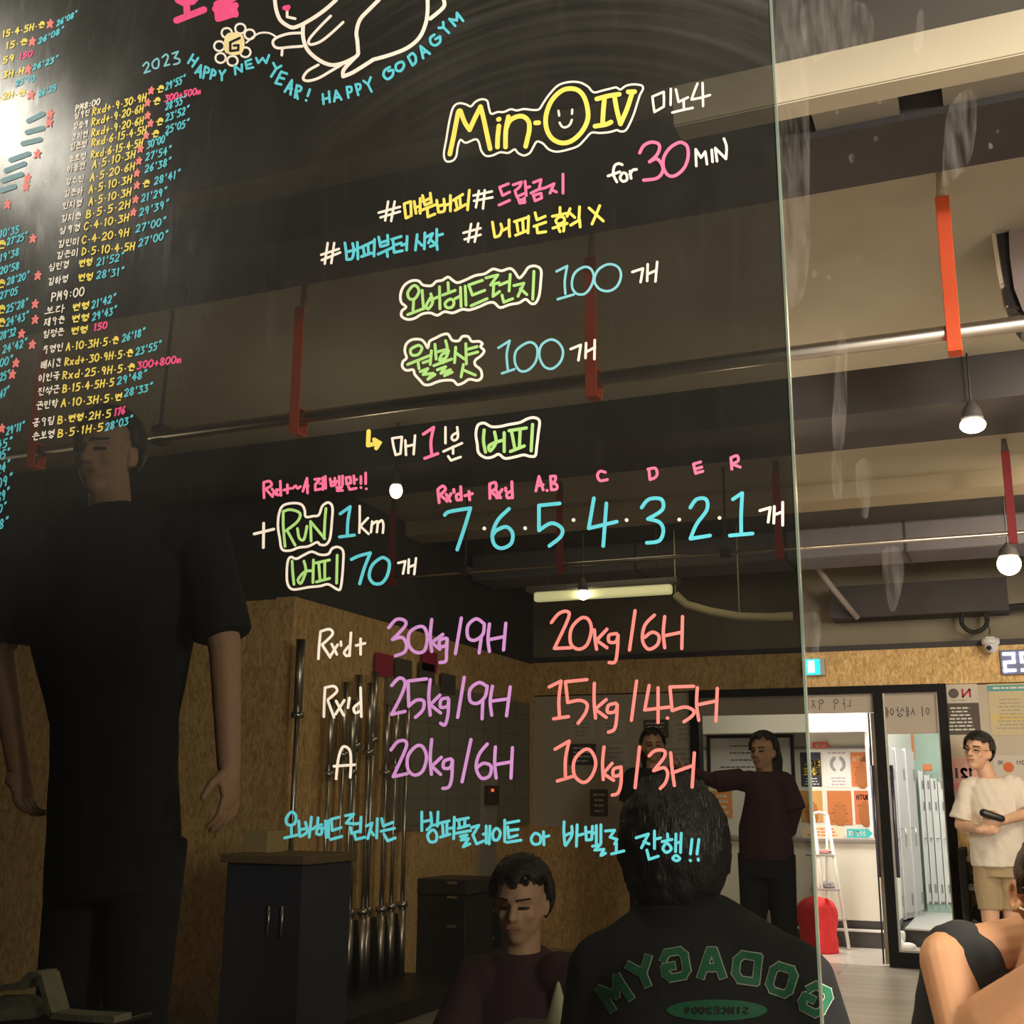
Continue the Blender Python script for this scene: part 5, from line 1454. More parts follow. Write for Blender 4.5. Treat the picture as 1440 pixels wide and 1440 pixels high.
# white trainers on the floor before the step
s0 = PZ(1275, 1333, 0.0)
s0.y -= 0.06
for k, (dx, dy, lab) in enumerate(((0.0, 0.0, 'white trainer lying before the locker step, nearer one'), (-0.03, 0.09, 'white trainer leaning upright before the locker step'))):
    t = thing('trainer', lab, 'shoe', (s0.x + dx, s0.y - 0.15 + dy, 0), 'white trainers')
    c = Vector((s0.x + dx, s0.y - 0.15 + dy, 0))
    bm = B()
    if k == 0:
        ball(bm, c + Vector((0.03, 0, 0.035)), 0.065, 0.035, 0.03, 16, 10)
        ball(bm, c + Vector((-0.03, 0, 0.045)), 0.04, 0.034, 0.042, 16, 10)
    else:
        ball(bm, c + Vector((0.0, 0, 0.075)), 0.032, 0.034, 0.072, 16, 10, Matrix.Rotation(0.35, 3, 'Y'))
        ball(bm, c + Vector((-0.02, 0, 0.04)), 0.04, 0.033, 0.038, 16, 10)
    mesh_obj('upper', bm, WHITE, t, True)
    mesh_obj('sole', box(B(), c.x - 0.07, c.x + 0.095 - 0.04 * k, c.y - 0.033, c.y + 0.033, 0.001, 0.018, 0.006), mat('pale_rubber', (0.6, 0.35, 0.33), 0.7), t)

# ================================================================== weights by the right wall
t = thing('dumbbell_rack', 'black weight rack against the particle board behind the man in white', 'rack', (-0.2, 7.8, 0))
xr = PY(1352, 1250, 7.75).x
zt = PY(1356, 1192, 7.75).z
for x in (xr, xr + 0.75):
    bm = B()
    box(bm, x, x + 0.05, 7.62, 7.68, 0, zt, 0.004)
    box(bm, x, x + 0.05, 7.90, 7.96, 0, zt, 0.004)
    box(bm, x, x + 0.05, 7.62, 7.96, 0, 0.05, 0.004)
    mesh_obj('upright', bm, BLACK, t)
zs = [PY(1360, v, 7.7).z for v in (1296, 1245, 1205)]
for z in zs:
    mesh_obj('shelf', box(B(), xr + 0.05, xr + 0.75, 7.64, 7.94, z - 0.03, z, 0.004), mat('shelf_steel', (0.35, 0.33, 0.31), 0.4, 0.6), t)


def dumbbell(x, y, z, r, lab):
    t = thing('dumbbell', lab, 'dumbbell', (x, y, z), 'dumbbells on the black rack')
    c = Vector((x, y, z + r + 0.0005))
    mesh_obj('handle', tube(B(), [c + Vector((0, -0.06, 0)), c + Vector((0, 0.06, 0))], 0.013, 10), STEEL, t, True)
    for s in (-1, 1):
        mesh_obj('head', lathe(B(), c + Vector((0, 0.05 * s, 0)), [(r * 0.8, 0), (r, 0.01), (r, 0.05), (r * 0.8, 0.06)], 18, Vector((0, s, 0))), BLACKR, t, True)
    return t


n = 0
for zi, z in enumerate(zs):
    for k in range(5):
        rr = (0.062, 0.05, 0.04)[zi]
        dumbbell(xr + 0.115 + k * 0.135, 7.79, z, rr, ['first', 'second', 'third', 'fourth', 'fifth'][k] + ' black dumbbell from the left on the ' + ['bottom', 'middle', 'top'][zi] + ' shelf of the rack')

# ================================================================== left side, dim through the board
# barbells standing upright
xb = [(408, 900, 4.15), (447, 985, 4.5), (470, 960, 4.65), (484, 950, 4.8), (497, 985, 4.72), (507, 945, 5.0), (521, 960, 4.9), (545, 990, 5.1), (556, 985, 5.3), (572, 985, 5.45)]
t = thing('barbell_rack', 'low black vertical barbell holder on the floor by the side wall', 'rack', (-3.4, 4.8, 0))
RB = box(B(), -3.69, -3.12, 3.95, 5.6, 0, 0.098, 0.01)
mesh_obj('base', RB, BLACK, t)
mesh_obj('upper_plate', box(B(), -3.70, -3.665, 3.95, 5.6, 0.099, 0.45, 0.006), BLACK, t)
for k, (u, v, y) in enumerate(xb):
    top = PY(u, v, y)
    x = max(-3.60, min(-3.2, top.x))
    lab = 'steel barbell standing upright by the side wall, number %s from the left' % ['one', 'two', 'three', 'four', 'five', 'six', 'seven', 'eight', 'nine', 'ten'][k]
    b = thing('barbell', lab, 'barbell', (x, y, 0.1), 'barbells standing upright')
    z0 = 0.1
    L = max(1.5, top.z - z0)
    mesh_obj('shaft', tube(B(), [(x, y, z0 + 0.40), (x, y, z0 + L - 0.40)], 0.014, 10), STEEL, b, True)
    for a, c_ in ((z0, z0 + 0.40), (z0 + L - 0.40, z0 + L)):
        mesh_obj('sleeve', tube(B(), [(x, y, a), (x, y, c_)], 0.025, 12), CHROME, b, True)
    for zc in (z0 + 0.40, z0 + L - 0.43):
        mesh_obj('collar', tube(B(), [(x, y, zc), (x, y, zc + 0.03)], 0.036, 12), STEEL, b, True)
# notice panel on the side wall with photographs
xw = -3.718
a, c_ = PX(545, 955, xw), PX(728, 1100, xw)
t = thing('gridded_whiteboard', 'grey green panel with a grid on the particle board side wall', 'panel', (xw, 6.5, 1.2))
mesh_obj('sheet', box(B(), xw + 0.001, xw + 0.018, 5.35, 7.85, 0.95, 1.93, 0.004), mat('grey_green_panel', (0.27, 0.26, 0.20), 0.6), t)
bm = B()
for i in range(9):
    box(bm, xw + 0.018, xw + 0.0195, 5.35 + i * 0.31, 5.356 + i * 0.31, 0.95, 1.93)
for i in range(6):
    box(bm, xw + 0.018, xw + 0.0195, 5.35, 7.85, 0.98 + i * 0.17, 0.984 + i * 0.17)
mesh_obj('grid_lines', bm, mat('grid_grey', (0.15, 0.15, 0.13), 0.7), t)
for k, (u, v, col) in enumerate(((540, 935, REDI), (567, 942, DKPAPER), (604, 930, REDI), (600, 947, DKPAPER), (630, 962, DKPAPER))):
    p = PX(u, v, xw + 0.02)
    lab = ['red photograph pinned at the left end of the side wall panel', 'dark photograph beside the red one on the side wall panel', 'red and dark photograph highest on the side wall panel', 'dark photograph under the highest one on the side wall panel', 'dark photograph farthest along the side wall panel'][k]
    tag(bx('photograph', xw + 0.0196, xw + 0.024, p.y - 0.12, p.y + 0.12, p.z - 0.07, p.z + 0.07, col), lab, 'photo', 'photographs on the side wall panel')
x0 = PX(676, 1100, xw + 0.02)
x1_ = PX(699, 1100, xw + 0.02)
sbx('trim_18', xw, xw + 0.02, x0.y, x1_.y, 0.0, 1.36, mat('pale_trim', (0.42, 0.39, 0.32), 0.7))
p = PX(690, 1118, xw + 0.03)
t = thing('switch_box', 'dark switch box with a red light on the side wall', 'switch', p)
mesh_obj('case', box(B(), xw + 0.021, xw + 0.06, p.y - 0.10, p.y + 0.10, p.z - 0.07, p.z + 0.07, 0.006), mat('brown_case', (0.06, 0.04, 0.03), 0.5), t)
mesh_obj('indicator', box(B(), xw + 0.061, xw + 0.066, p.y - 0.06, p.y - 0.02, p.z + 0.025, p.z + 0.045), mat('red_indicator', (1, 0.1, 0.02), 0.5, emit=(1.0, 0.12, 0.02), estr=9.0), t)
# crates
for k, (u0, u1, v0, v1, y, lab) in enumerate(((584, 656, 1235, 1330, 5.9, 'tall black equipment crate with steel clips by the side wall'), (660, 708, 1255, 1340, 6.5, 'lower black equipment crate beside the tall one'))):
    a, b = PY(u0, v0, y), PY(u1, v0, y)
    t = thing('equipment_crate', lab, 'crate', ((a.x + b.x) / 2, y + 0.2, 0))
    mesh_obj('body', box(B(), a.x, b.x, y, y + 0.45, 0.0, a.z - 0.10, 0.012), mat('crate_black', (0.018, 0.018, 0.02), 0.5), t)
    mesh_obj('lid', box(B(), a.x - 0.01, b.x + 0.01, y - 0.01, y + 0.46, a.z - 0.098, a.z, 0.012), mat('crate_lid', (0.025, 0.025, 0.027), 0.4), t)
    for zz in (a.z - 0.03, a.z - 0.12, a.z - 0.30):
        mesh_obj('clip', box(B(), b.x - 0.13, b.x - 0.06, y - 0.02, y - 0.011, zz, zz + 0.018, 0.003), CHROME, t)
# table with papers and dark cabinet
a, b = PY(322, 1200, 3.3), PY(392, 1200, 3.3)
t = thing('side_table', 'dark cabinet table behind the standing man in black', 'table', ((a.x + b.x) / 2, 3.5, 0))
mesh_obj('top', box(B(), a.x - 0.02, b.x + 0.16, 3.26, 3.74, a.z - 0.04, a.z, 0.006), mat('brown_top', (0.20, 0.14, 0.08), 0.5), t)
mesh_obj('body', box(B(), a.x, b.x + 0.14, 3.29, 3.72, 0.0, a.z - 0.041, 0.006), mat('slate_cabinet', (0.05, 0.055, 0.085), 0.5), t)
bm = B()
for x in (b.x - 0.02, b.x + 0.05):
    tube(bm, [(x, 3.275, a.z - 0.35), (x, 3.275, a.z - 0.22)], 0.008, 8)
mesh_obj('handle', bm, STEEL, t, True)
pp = PY(358, 1168, 3.4)
tag(bx('paper_box', pp.x - 0.06, pp.x + 0.075, 3.40, 3.55, a.z + 0.0005, a.z + 0.10, mat('tan_paper', (0.50, 0.38, 0.19), 0.8), None, 0.004), 'tan paper box on the dark cabinet table', 'box')

# things on the floor close to the board's foot
FL = mat('pale_canvas', (0.55, 0.54, 0.42), 0.9, var=0.15, scale=30.0, bump=0.3, bscale=60)
c = PY(30, 1415, 0.46)
t = thing('bench', 'low dark bench at the lower left corner', 'bench', (c.x + 0.05, 0.46, 0))
zb = PY(100, 1437, 0.46).z
mesh_obj('seat', box(B(), c.x - 0.35, c.x + 0.20, 0.30, 0.62, zb - 0.05, zb, 0.008), BLACK, t)
for sx in (-0.32, 0.08):
    for sy in (0.31, 0.57):
        mesh_obj('leg', box(B(), c.x + sx, c.x + sx + 0.04, sy, sy + 0.04, 0, zb - 0.05), BLACK, t)
t = thing('canvas_bag', 'pale canvas bag with raised handle at the lower left corner', 'bag', (c.x, 0.46, zb + 0.001))
bm = B()
r = bmesh.ops.create_icosphere(bm, subdivisions=4, radius=1.0)
for v in bm.verts:
    v.co *= 1 + 0.16 * noise.noise(v.co * 2.5) + 0.06 * noise.noise(v.co * 7)
    v.co = Vector((c.x - 0.02 + v.co.x * 0.062, 0.46 + v.co.y * 0.08, zb + 0.001 + max(0, v.co.z + 0.3) * 0.028))
mesh_obj('body', bm, mat('grey_canvas', (0.34, 0.33, 0.30), 0.9), t, True)
hp = [PY(u, v, 0.44) for u, v in ((-15, 1393), (10, 1388), (26, 1388), (40, 1371), (54, 1371), (62, 1400), (70, 1428), (110, 1432), (160, 1434))]
bm = B()
for i in range(len(hp) - 1):
    d = (hp[i + 1] - hp[i])
    n = Vector((-d.z, 0, d.x)).normalized() * 0.006
    prism(bm, [hp[i] - n, hp[i + 1] - n, hp[i + 1] + n, hp[i] + n], (0, 0.05, 0))
mesh_obj('handle', bm, FL, t)
c = PY(198, 1422, 1.25)
t = thing('stool', 'low dark stool holding the teal ball', 'stool', (c.x, 1.25, 0))
mesh_obj('seat', lathe(B(), (c.x, 1.25, c.z - 0.075), [(0.11, 0), (0.12, 0.01), (0.12, 0.035), (0.10, 0.045)], 24), BLACK, t)
for k in range(4):
    aa = k * math.pi / 2 + 0.6
    mesh_obj('leg', tube(B(), [(c.x + 0.08 * math.cos(aa), 1.25 + 0.08 * math.sin(aa), c.z - 0.075), (c.x + 0.13 * math.cos(aa), 1.25 + 0.13 * math.sin(aa), 0)], 0.011, 8), BLACK, t)
tag(mesh_obj('ball', ball(B(), (c.x, 1.25, c.z + 0.006), 0.038, u=24, v=16), mat('teal_rubber', (0.05, 0.22, 0.17), 0.6), None, True), 'small teal ball near the lower left corner', 'ball')

# ================================================================== clear pane in the mirror's place, with wipe marks and a painted reflection
SM = bpy.data.materials.new('smear_and_reflection')
SM.use_nodes = True
nt = SM.node_tree
nt.nodes.remove(nt.nodes['Principled BSDF'])
tr = nt.nodes.new('ShaderNodeBsdfTransparent')
df = nt.nodes.new('ShaderNodeBsdfDiffuse')
df.inputs[0].default_value = (0.75, 0.70, 0.62, 1)
mx = nt.nodes.new('ShaderNodeMixShader')
tc = nt.nodes.new('ShaderNodeTexCoord')
mp = nt.nodes.new('ShaderNodeMapping')
mp.inputs['Scale'].default_value = (60, 1, 9)
nz = nt.nodes.new('ShaderNodeTexNoise')
nz.inputs['Scale'].default_value = 1.6
nz.inputs['Detail'].default_value = 5
mr = nt.nodes.new('ShaderNodeMapRange')
mr.inputs[1].default_value = 0.35
mr.inputs[2].default_value = 0.75
mr.inputs[3].default_value = 0.0
mr.inputs[4].default_value = 0.10
L_ = nt.links.new
L_(tc.outputs['Object'], mp.inputs[0])
L_(mp.outputs[0], nz.inputs['Vector'])
L_(nz.outputs['Fac'], mr.inputs[0])
L_(mr.outputs[0], mx.inputs[0])
L_(tr.outputs[0], mx.inputs[1])
L_(df.outputs[0], mx.inputs[2])
L_(mx.outputs[0], nt.nodes['Material Output'].inputs['Surface'])
struct('mirror_stand_in', box(B(), BX1 + 0.006, 1.6, 0.012, 0.016, 0.02, 2.99), CLEAR)  # stands in for the mirror; the reflected room is built behind it
bm = B()
rnd = random.Random(5)
sm = [((1092, 0), (1128, 0), (1137, 140), (1139, 340), (1128, 420), (1105, 420), (1098, 300)), ((1335, 150), (1372, 130), (1368, 215), (1345, 250), (1325, 255)), ((1170, 640), (1182, 640), (1184, 700), (1172, 695)), ((1204, 655), (1224, 650), (1222, 720), (1210, 722)), ((1240, 780), (1262, 770), (1272, 800), (1262, 850), (1250, 855)), ((1178, 480), (1190, 478), (1188, 620), (1170, 615)), ((1290, 20), (1300, 20), (1296, 70), (1286, 70)),  # the first outline paints the reflection band beside the board's edge
      ((1130, 5), (1215, 5), (1225, 60), (1180, 70), (1140, 85)), ((1125, 870), (1152, 866), (1150, 925), (1128, 925))]
for poly in sm:
    ctr = (sum(p[0] for p in poly) / len(poly), sum(p[1] for p in poly) / len(poly))
    cp = crv([(float(a), float(b)) for a, b in poly + (poly[0],)], 5)[:-1]
    bm.faces.new([bm.verts.new(PY(u + rnd.uniform(-1, 1), v + rnd.uniform(-1, 1), 0.0105)) for u, v in cp])
for u, v, r in ((1198, 223, 7), (1232, 195, 5), (1268, 163, 4), (1393, 205, 5), (1206, 360, 5), (1146, 385, 6), (1165, 390, 5), (1133, 405, 2), (1177, 158, 4), (1237, 143, 4), (1403, 185, 3), (1166, 330, 5), (1210, 365, 4), (1199, 742, 3)):
    a0 = rnd.uniform(0, 6)
    bm.faces.new([bm.verts.new(PY(u + r * 0.7 * math.cos(a) * rnd.uniform(0.7, 1.2), v + r * math.sin(a) * rnd.uniform(0.7, 1.2), 0.0104)) for a in [a0 + k * math.pi / 5 for k in range(10)]])
o = mesh_obj('marks_and_reflection', bm, SM)
tag(o, 'pale dried wipe marks and a reflection band on the pane right of the board', 'marks', kind='stuff')
# ================================================================== people
def add_cap(bm, p, q, r0, r1, n=14):
    """A closed, tapering, round-ended limb."""
    p, q = Vector(p), Vector(q)
    x, y, d = frame_of(q - p)
    rs = []
    for k in range(5):
        a = math.pi / 2 * (1 - k / 4.0)
        rs.append(ring(bm, p - d * (r0 * math.sin(a)), x, y, max(r0 * math.cos(a), r0 * 0.05), max(r0 * math.cos(a), r0 * 0.05), n))
    for k in range(5):
        a = math.pi / 2 * (k / 4.0)
        rs.append(ring(bm, q + d * (r1 * math.sin(a)), x, y, max(r1 * math.cos(a), r1 * 0.05), max(r1 * math.cos(a), r1 * 0.05), n))
    skin_rings(bm, rs)


def add_frustum(bm, p, q, r0, r1, n=20, flat=1.0, up=None):
    p, q = Vector(p), Vector(q)
    x, y, d = frame_of(q - p)
    skin_rings(bm, [ring(bm, p, x, y, r0, r0 * flat, n), ring(bm, q, x, y, r1, r1 * flat, n)])


def add_loft(bm, secs, right, n=28):
    """secs: (centre, half width, half depth) from bottom to top."""
    rs = []
    right = right.normalized()
    for i, (c, a, b) in enumerate(secs):
        d = (Vector(secs[min(i + 1, len(secs) - 1)][0]) - Vector(secs[max(i - 1, 0)][0])).normalized()
        x = (right - d * right.dot(d)).normalized()
        y = d.cross(x)
        rs.append(ring(bm, Vector(c), x, y, a, b, n))
    skin_rings(bm, rs)


def fused(name, bm, m, parent, voxel=0.008, smooth=6, wob=0.0, wsc=9.0, seed=0.0, folds=None):
    """One continuous skin around all shapes in bm."""
    bmesh.ops.recalc_face_normals(bm, faces=bm.faces[:])
    me = bpy.data.meshes.new(name)
    bm.to_mesh(me)
    bm.free()
    o = bpy.data.objects.new('temporary', me)
    C.objects.link(o)
    r = o.modifiers.new('r', 'REMESH')
    r.mode = 'VOXEL'
    r.voxel_size = voxel
    s = o.modifiers.new('s', 'SMOOTH')
    s.iterations = smooth
    s.factor = 0.5
    dg = bpy.context.evaluated_depsgraph_get()
    new = bpy.data.meshes.new_from_object(o.evaluated_get(dg))
    bpy.data.objects.remove(o)
    bpy.data.meshes.remove(me)
    new.name = name
    for p in new.polygons:
        p.use_smooth = True
    if wob:
        nrm = [v.normal.copy() for v in new.vertices]
        for v, nn in zip(new.vertices, nrm):
            c = v.co
            k = noise.noise(Vector((c.x * wsc, c.y * wsc, c.z * wsc * 0.45 + seed))) + 0.5 * noise.noise(Vector((c.x * wsc * 2.2 + c.z * wsc, c.y * wsc * 2.2, c.z * wsc * 0.9 + seed)))
            v.co = c + nn * (k * wob)
    new.materials.clear()
    new.materials.append(m)
    ob = bpy.data.objects.new(name, new)
    C.objects.link(ob)
    ob.parent = parent
    ob.matrix_parent_inverse = Matrix.Translation(parent.location).inverted()
    return ob


def add_head(bm, c, f, up, s=1.0, ears=True):
    """Cranium, jaw, brow, nose, lips, chin, ears about the head's centre c (half of the head's height)."""
    f = f.normalized()
    up = (up - f * up.dot(f)).normalized()
    r = f.cross(up).normalized()
    R = Matrix((r, f, up)).transposed()

    def L(x, y, z):
        return c + (r * x + f * y + up * z) * s
    ball(bm, L(0, -0.012, 0.030), 0.074 * s, 0.092 * s, 0.086 * s, 24, 16, R)
    ball(bm, L(0, 0.016, -0.030), 0.062 * s, 0.070 * s, 0.082 * s, 24, 16, R)
    ball(bm, L(0, 0.050, -0.085), 0.030 * s, 0.028 * s, 0.026 * s, 14, 10, R)
    for sx in (-1, 1):
        ball(bm, L(sx * 0.034, 0.058, -0.022), 0.024 * s, 0.020 * s, 0.022 * s, 12, 8, R)
        add_cap(bm, L(sx * 0.012, 0.082, 0.028), L(sx * 0.050, 0.062, 0.026), 0.009 * s, 0.007 * s, 8)
        if ears:
            ball(bm, L(sx * 0.076, -0.008, -0.004), 0.010 * s, 0.020 * s, 0.033 * s, 12, 10, R)
            ball(bm, L(sx * 0.072, 0.0, -0.026), 0.010 * s, 0.012 * s, 0.014 * s, 10, 8, R)
    add_cap(bm, L(0, 0.080, 0.018), L(0, 0.103, -0.022), 0.008 * s, 0.013 * s, 8)
    for sx in (-1, 1):
        ball(bm, L(sx * 0.011, 0.088, -0.026), 0.009 * s, 0.010 * s, 0.008 * s, 8, 6, R)
    add_cap(bm, L(-0.018, 0.080, -0.050), L(0.018, 0.080, -0.050), 0.006 * s, 0.006 * s, 8)
    add_cap(bm, L(-0.014, 0.078, -0.060), L(0.014, 0.078, -0.060), 0.007 * s, 0.007 * s, 8)
    return L


def add_hand(bm, w, d, n, t, curl=0.5, s=1.0):
    """Palm, four unequal fingers and a thumb. d: towards the fingers, n: out of the palm, t: towards the thumb."""
    d = d.normalized()
    n = (n - d * n.dot(d)).normalized()
    t = (t - d * t.dot(d) - n * t.dot(n)).normalized()
    R = Matrix((t, d, n)).transposed()
    ball(bm, w + d * 0.045 * s, 0.040 * s, 0.052 * s, 0.017 * s, 16, 10, R)
    add_cap(bm, w - d * 0.015 * s, w + d * 0.03 * s, 0.025 * s, 0.026 * s)
    for k, (o, ln) in enumerate(((0.029, 0.070), (0.010, 0.080), (-0.010, 0.074), (-0.028, 0.058))):
        p = w + d * 0.082 * s + t * o * s
        a = 0.15 + curl * 0.5
        q = d
        for j, fr in enumerate((0.45, 0.32, 0.23)):
            q = (d * math.cos(a) + n * math.sin(a) + t * o * 1.2).normalized()
            e = p + q * ln * fr * s
            add_cap(bm, p, e, (0.0092 - 0.0008 * j) * s, (0.0086 - 0.0008 * j) * s, 8)
            p = e
            a += curl * 0.85
    p = w + d * 0.022 * s + t * 0.030 * s
    q = (d * 0.62 + t * 0.72 + n * 0.30).normalized()
    e = p + q * 0.040 * s
    add_cap(bm, p, e, 0.013 * s, 0.011 * s, 8)
    q2 = (d * 0.85 + t * 0.25 + n * (0.3 + 0.5 * curl)).normalized()
    add_cap(bm, e, e + q2 * 0.034 * s, 0.0105 * s, 0.0090 * s, 8)


def add_foot(bm, a, f, s=1.0, z0=0.0):
    f = Vector((f.x, f.y, 0)).normalized()
    R = Matrix((f.cross(Vector((0, 0, 1))), f, Vector((0, 0, 1)))).transposed()
    ball(bm, Vector((a.x, a.y, z0 + 0.045 * s)) + f * 0.05 * s, 0.045 * s, 0.12 * s, 0.044 * s, 16, 10, R)
    ball(bm, Vector((a.x, a.y, z0 + 0.05 * s)) - f * 0.03 * s, 0.036 * s, 0.045 * s, 0.05 * s, 12, 10, R)


def hair_cap(L, s, up, f, bang=0.045, long=0.0, vol=0.010):
    """Hair as one mass over the skull; bang is how low the fringe sits."""
    bm = B()
    up = up.normalized()
    r_ = bmesh.ops.create_icosphere(bm, subdivisions=4, radius=1.0)
    keep = []
    for v in bm.verts:
        d = v.co.copy()
        nz = 1 + 0.05 * noise.noise(d * 7)
        v.co = L(d.x * (0.074 + vol) * nz, -0.012 + d.y * (0.092 + vol) * nz, 0.030 + d.z * (0.086 + vol * 1.2) * nz)
        x, y, z = d.x, d.y, d.z
        lim = -0.75 if y < -0.15 else (-0.25 if y < 0.30 else (bang * 10 - 0.05 + 0.12 * math.sin(x * 11)))
        if z < lim:
            keep.append(v)
    bmesh.ops.delete(bm, geom=keep, context='VERTS')
    bmesh.ops.solidify(bm, geom=bm.faces[:], thickness=-0.012)
    return bm


def face_parts(L, root, s=1.0):
    """Eyes, eyebrows and lips on the face L belongs to."""
    bm = B()
    for sx in (-1, 1):
        add_cap(bm, L(sx * 0.020, 0.083, 0.004), L(sx * 0.044, 0.074, 0.004), 0.0048 * s, 0.0040 * s, 8)
    mesh_obj('eyes', bm, mat('dark_eye', (0.02, 0.012, 0.01), 0.3), root, True)
    bm = B()
    for sx in (-1, 1):
        add_cap(bm, L(sx * 0.016, 0.091, 0.028), L(sx * 0.050, 0.071, 0.030), 0.0036 * s, 0.0026 * s, 8)
    mesh_obj('eyebrows', bm, HAIR, root, True)
    bm = B()
    add_cap(bm, L(-0.020, 0.084, -0.054), L(0.020, 0.084, -0.054), 0.0050 * s, 0.0050 * s, 8)
    mesh_obj('lips', bm, mat('lip', (0.50, 0.20, 0.16), 0.5), root, True)


# ------------------------------------------------------------------ the man in white
YM = 7.32
J = lambda u, v, dy=0.0: PY(u, v, YM + dy)
root = thing('person', 'man in white T-shirt and khaki shorts standing by the posters holding a black object', 'person', (J(1403, 1300).x, YM, 0))
f_body = Vector((-0.15, -1, 0)).normalized()
r_body = Vector((f_body.y, -f_body.x, 0)) * -1      # towards the picture's right
f_head = Vector((-0.42, -0.90, 0.10))
neck, hc = J(1392, 1094), J(1375, 1058, -0.03)
shl, shr = J(1361, 1107), J(1427, 1104)
ell, elr = J(1351, 1160, -0.02), J(1447, 1143, -0.06)
wrl, wrr = J(1379, 1167, -0.24), J(1410, 1154, -0.24)
pel = J(1404, 1206)
hpl, hpr = J(1389, 1216), J(1421, 1216)
knl, knr = J(1393, 1296, -0.02), J(1424, 1296, 0.0)
anl, anr = Vector((knl.x - 0.01, YM + 0.02, 0.09)), Vector((knr.x + 0.01, YM + 0.04, 0.09))
bm = B()
L = add_head(bm, hc, f_head, Vector((0.10, 0, 1)), 1.07)
add_cap(bm, neck - Vector((0, 0, 0.03)), hc + Vector((0.012, 0.02, -0.05)), 0.055, 0.052)
add_loft(bm, [(pel + Vector((0, 0, -0.06)), 0.13, 0.10), (pel + Vector((0, 0, 0.1)), 0.145, 0.11), (pel.lerp(neck, 0.55), 0.155, 0.115), (pel.lerp(neck, 0.85), 0.165, 0.10), (neck, 0.07, 0.06)], r_body)
for s, e, w in ((shl, ell, wrl), (shr, elr, wrr)):
    add_cap(bm, s, e, 0.048, 0.040)
    add_cap(bm, e, w, 0.039, 0.027)
add_hand(bm, wrl, Vector((0.9, -0.2, 0.12)), Vector((0.1, 0.9, 0.1)), Vector((0, -0.2, 1)), 0.75, 0.95)
add_hand(bm, wrr, Vector((-0.9, -0.25, 0.12)), Vector((0.1, 0.9, -0.3)), Vector((0, -0.2, 1)), 0.85, 0.95)
for h, k, a in ((hpl, knl, anl), (hpr, knr, anr)):
    add_cap(bm, h, k, 0.078, 0.055)
    add_cap(bm, k, a, 0.053, 0.036)
    add_cap(bm, a, Vector((a.x, a.y, 0.05)), 0.036, 0.036)
    add_foot(bm, a, f_body)
fused('body', bm, SKIN, root, 0.0062, 3)
# clothes
TEE = mat('white_cotton', (0.76, 0.69, 0.61), 0.85, var=0.04, scale=10, bump=0.25, bscale=28)
KHAKI = mat('khaki_cotton', (0.40, 0.305, 0.18), 0.85, var=0.08, scale=10, bump=0.2, bscale=40)
hem = J(1405, 1218)
bm = B()
add_loft(bm, [(hem, 0.178, 0.135), (hem + Vector((0, 0, 0.10)), 0.178, 0.14), (pel.lerp(neck, 0.45), 0.178, 0.14), (pel.lerp(neck, 0.72), 0.182, 0.13), (pel.lerp(neck, 0.88), 0.165, 0.11), (neck + Vector((0, 0, -0.005)), 0.088, 0.078)], r_body, 36)
add_cap(bm, shl + Vector((0.03, 0, 0.0)), shl, 0.07, 0.062)
add_cap(bm, shr - Vector((0.03, 0, 0.0)), shr, 0.07, 0.062)
add_frustum(bm, shl + Vector((0.01, 0, 0.02)), shl.lerp(ell, 0.86), 0.062, 0.080)
add_frustum(bm, shr + Vector((-0.01, 0, 0.02)), shr.lerp(elr, 0.86), 0.062, 0.080)
fused('t_shirt', bm, TEE, root, 0.0062, 3, 0.011, 11.0, 2.0)
bm = B()
add_loft(bm, [(pel + Vector((0, 0, -0.12)), 0.160, 0.12), (pel + Vector((0, 0, 0.06)), 0.150, 0.115)], r_body, 30)
for h, k, x in ((hpl, knl, 0.01), (hpr, knr, -0.01)):
    add_frustum(bm, h + Vector((0, 0, 0.03)), h.lerp(k, 0.80), 0.100, 0.074, 24)
fused('shorts', bm, KHAKI, root, 0.0065, 3, 0.008, 10.0, 5.0)
hb = hair_cap(L, 1.07, Vector((0, 0, 1)), f_head, 0.036, vol=0.011)
mesh_obj('hair', hb, HAIR, root, True)
GLS = mat('thin_frame_metal', (0.32, 0.22, 0.17), 0.3, 0.8)
bm = B()
for sx in (-1, 1):
    tube(bm, [L(sx * 0.033 + 0.024 * math.cos(a), 0.093 - 0.010 * abs(sx * 0.033 + 0.024 * math.cos(a)) / 0.05, 0.006 + 0.019 * math.sin(a)) for a in [k * math.pi / 10 for k in range(21)]], 0.0016, 6)
    tube(bm, [L(sx * 0.058, 0.082, 0.010), L(sx * 0.080, 0.0, 0.014)], 0.0016, 6)
tube(bm, [L(-0.010, 0.096, 0.010), L(0.010, 0.096, 0.010)], 0.0016, 6)
mesh_obj('glasses', bm, GLS, root, True)
bm = B()
for sx in (-1, 1):
    add_cap(bm, L(sx * 0.020, 0.083, 0.004), L(sx * 0.044, 0.074, 0.004), 0.0048, 0.0040, 8)
mesh_obj('eyes', bm, mat('dark_eye', (0.02, 0.012, 0.01), 0.3), root, True)
bm = B()
for sx in (-1, 1):
    add_cap(bm, L(sx * 0.016, 0.091, 0.028), L(sx * 0.050, 0.071, 0.030), 0.0038, 0.0026, 8)
mesh_obj('eyebrows', bm, HAIR, root, True)
bm = B()
add_cap(bm, L(-0.020, 0.084, -0.054), L(0.020, 0.084, -0.054), 0.0050, 0.0050, 8)
mesh_obj('lips', bm, mat('lip', (0.50, 0.20, 0.16), 0.5), root, True)
bm = B()
for a in (anl, anr):
    add_foot(bm, a, f_body, 1.12)
fused('shoes', bm, mat('dark_trainer', (0.04, 0.04, 0.045), 0.6), root, 0.008, 2)
hp = wrr + Vector((-0.075, -0.045, 0.028))
bm = B()
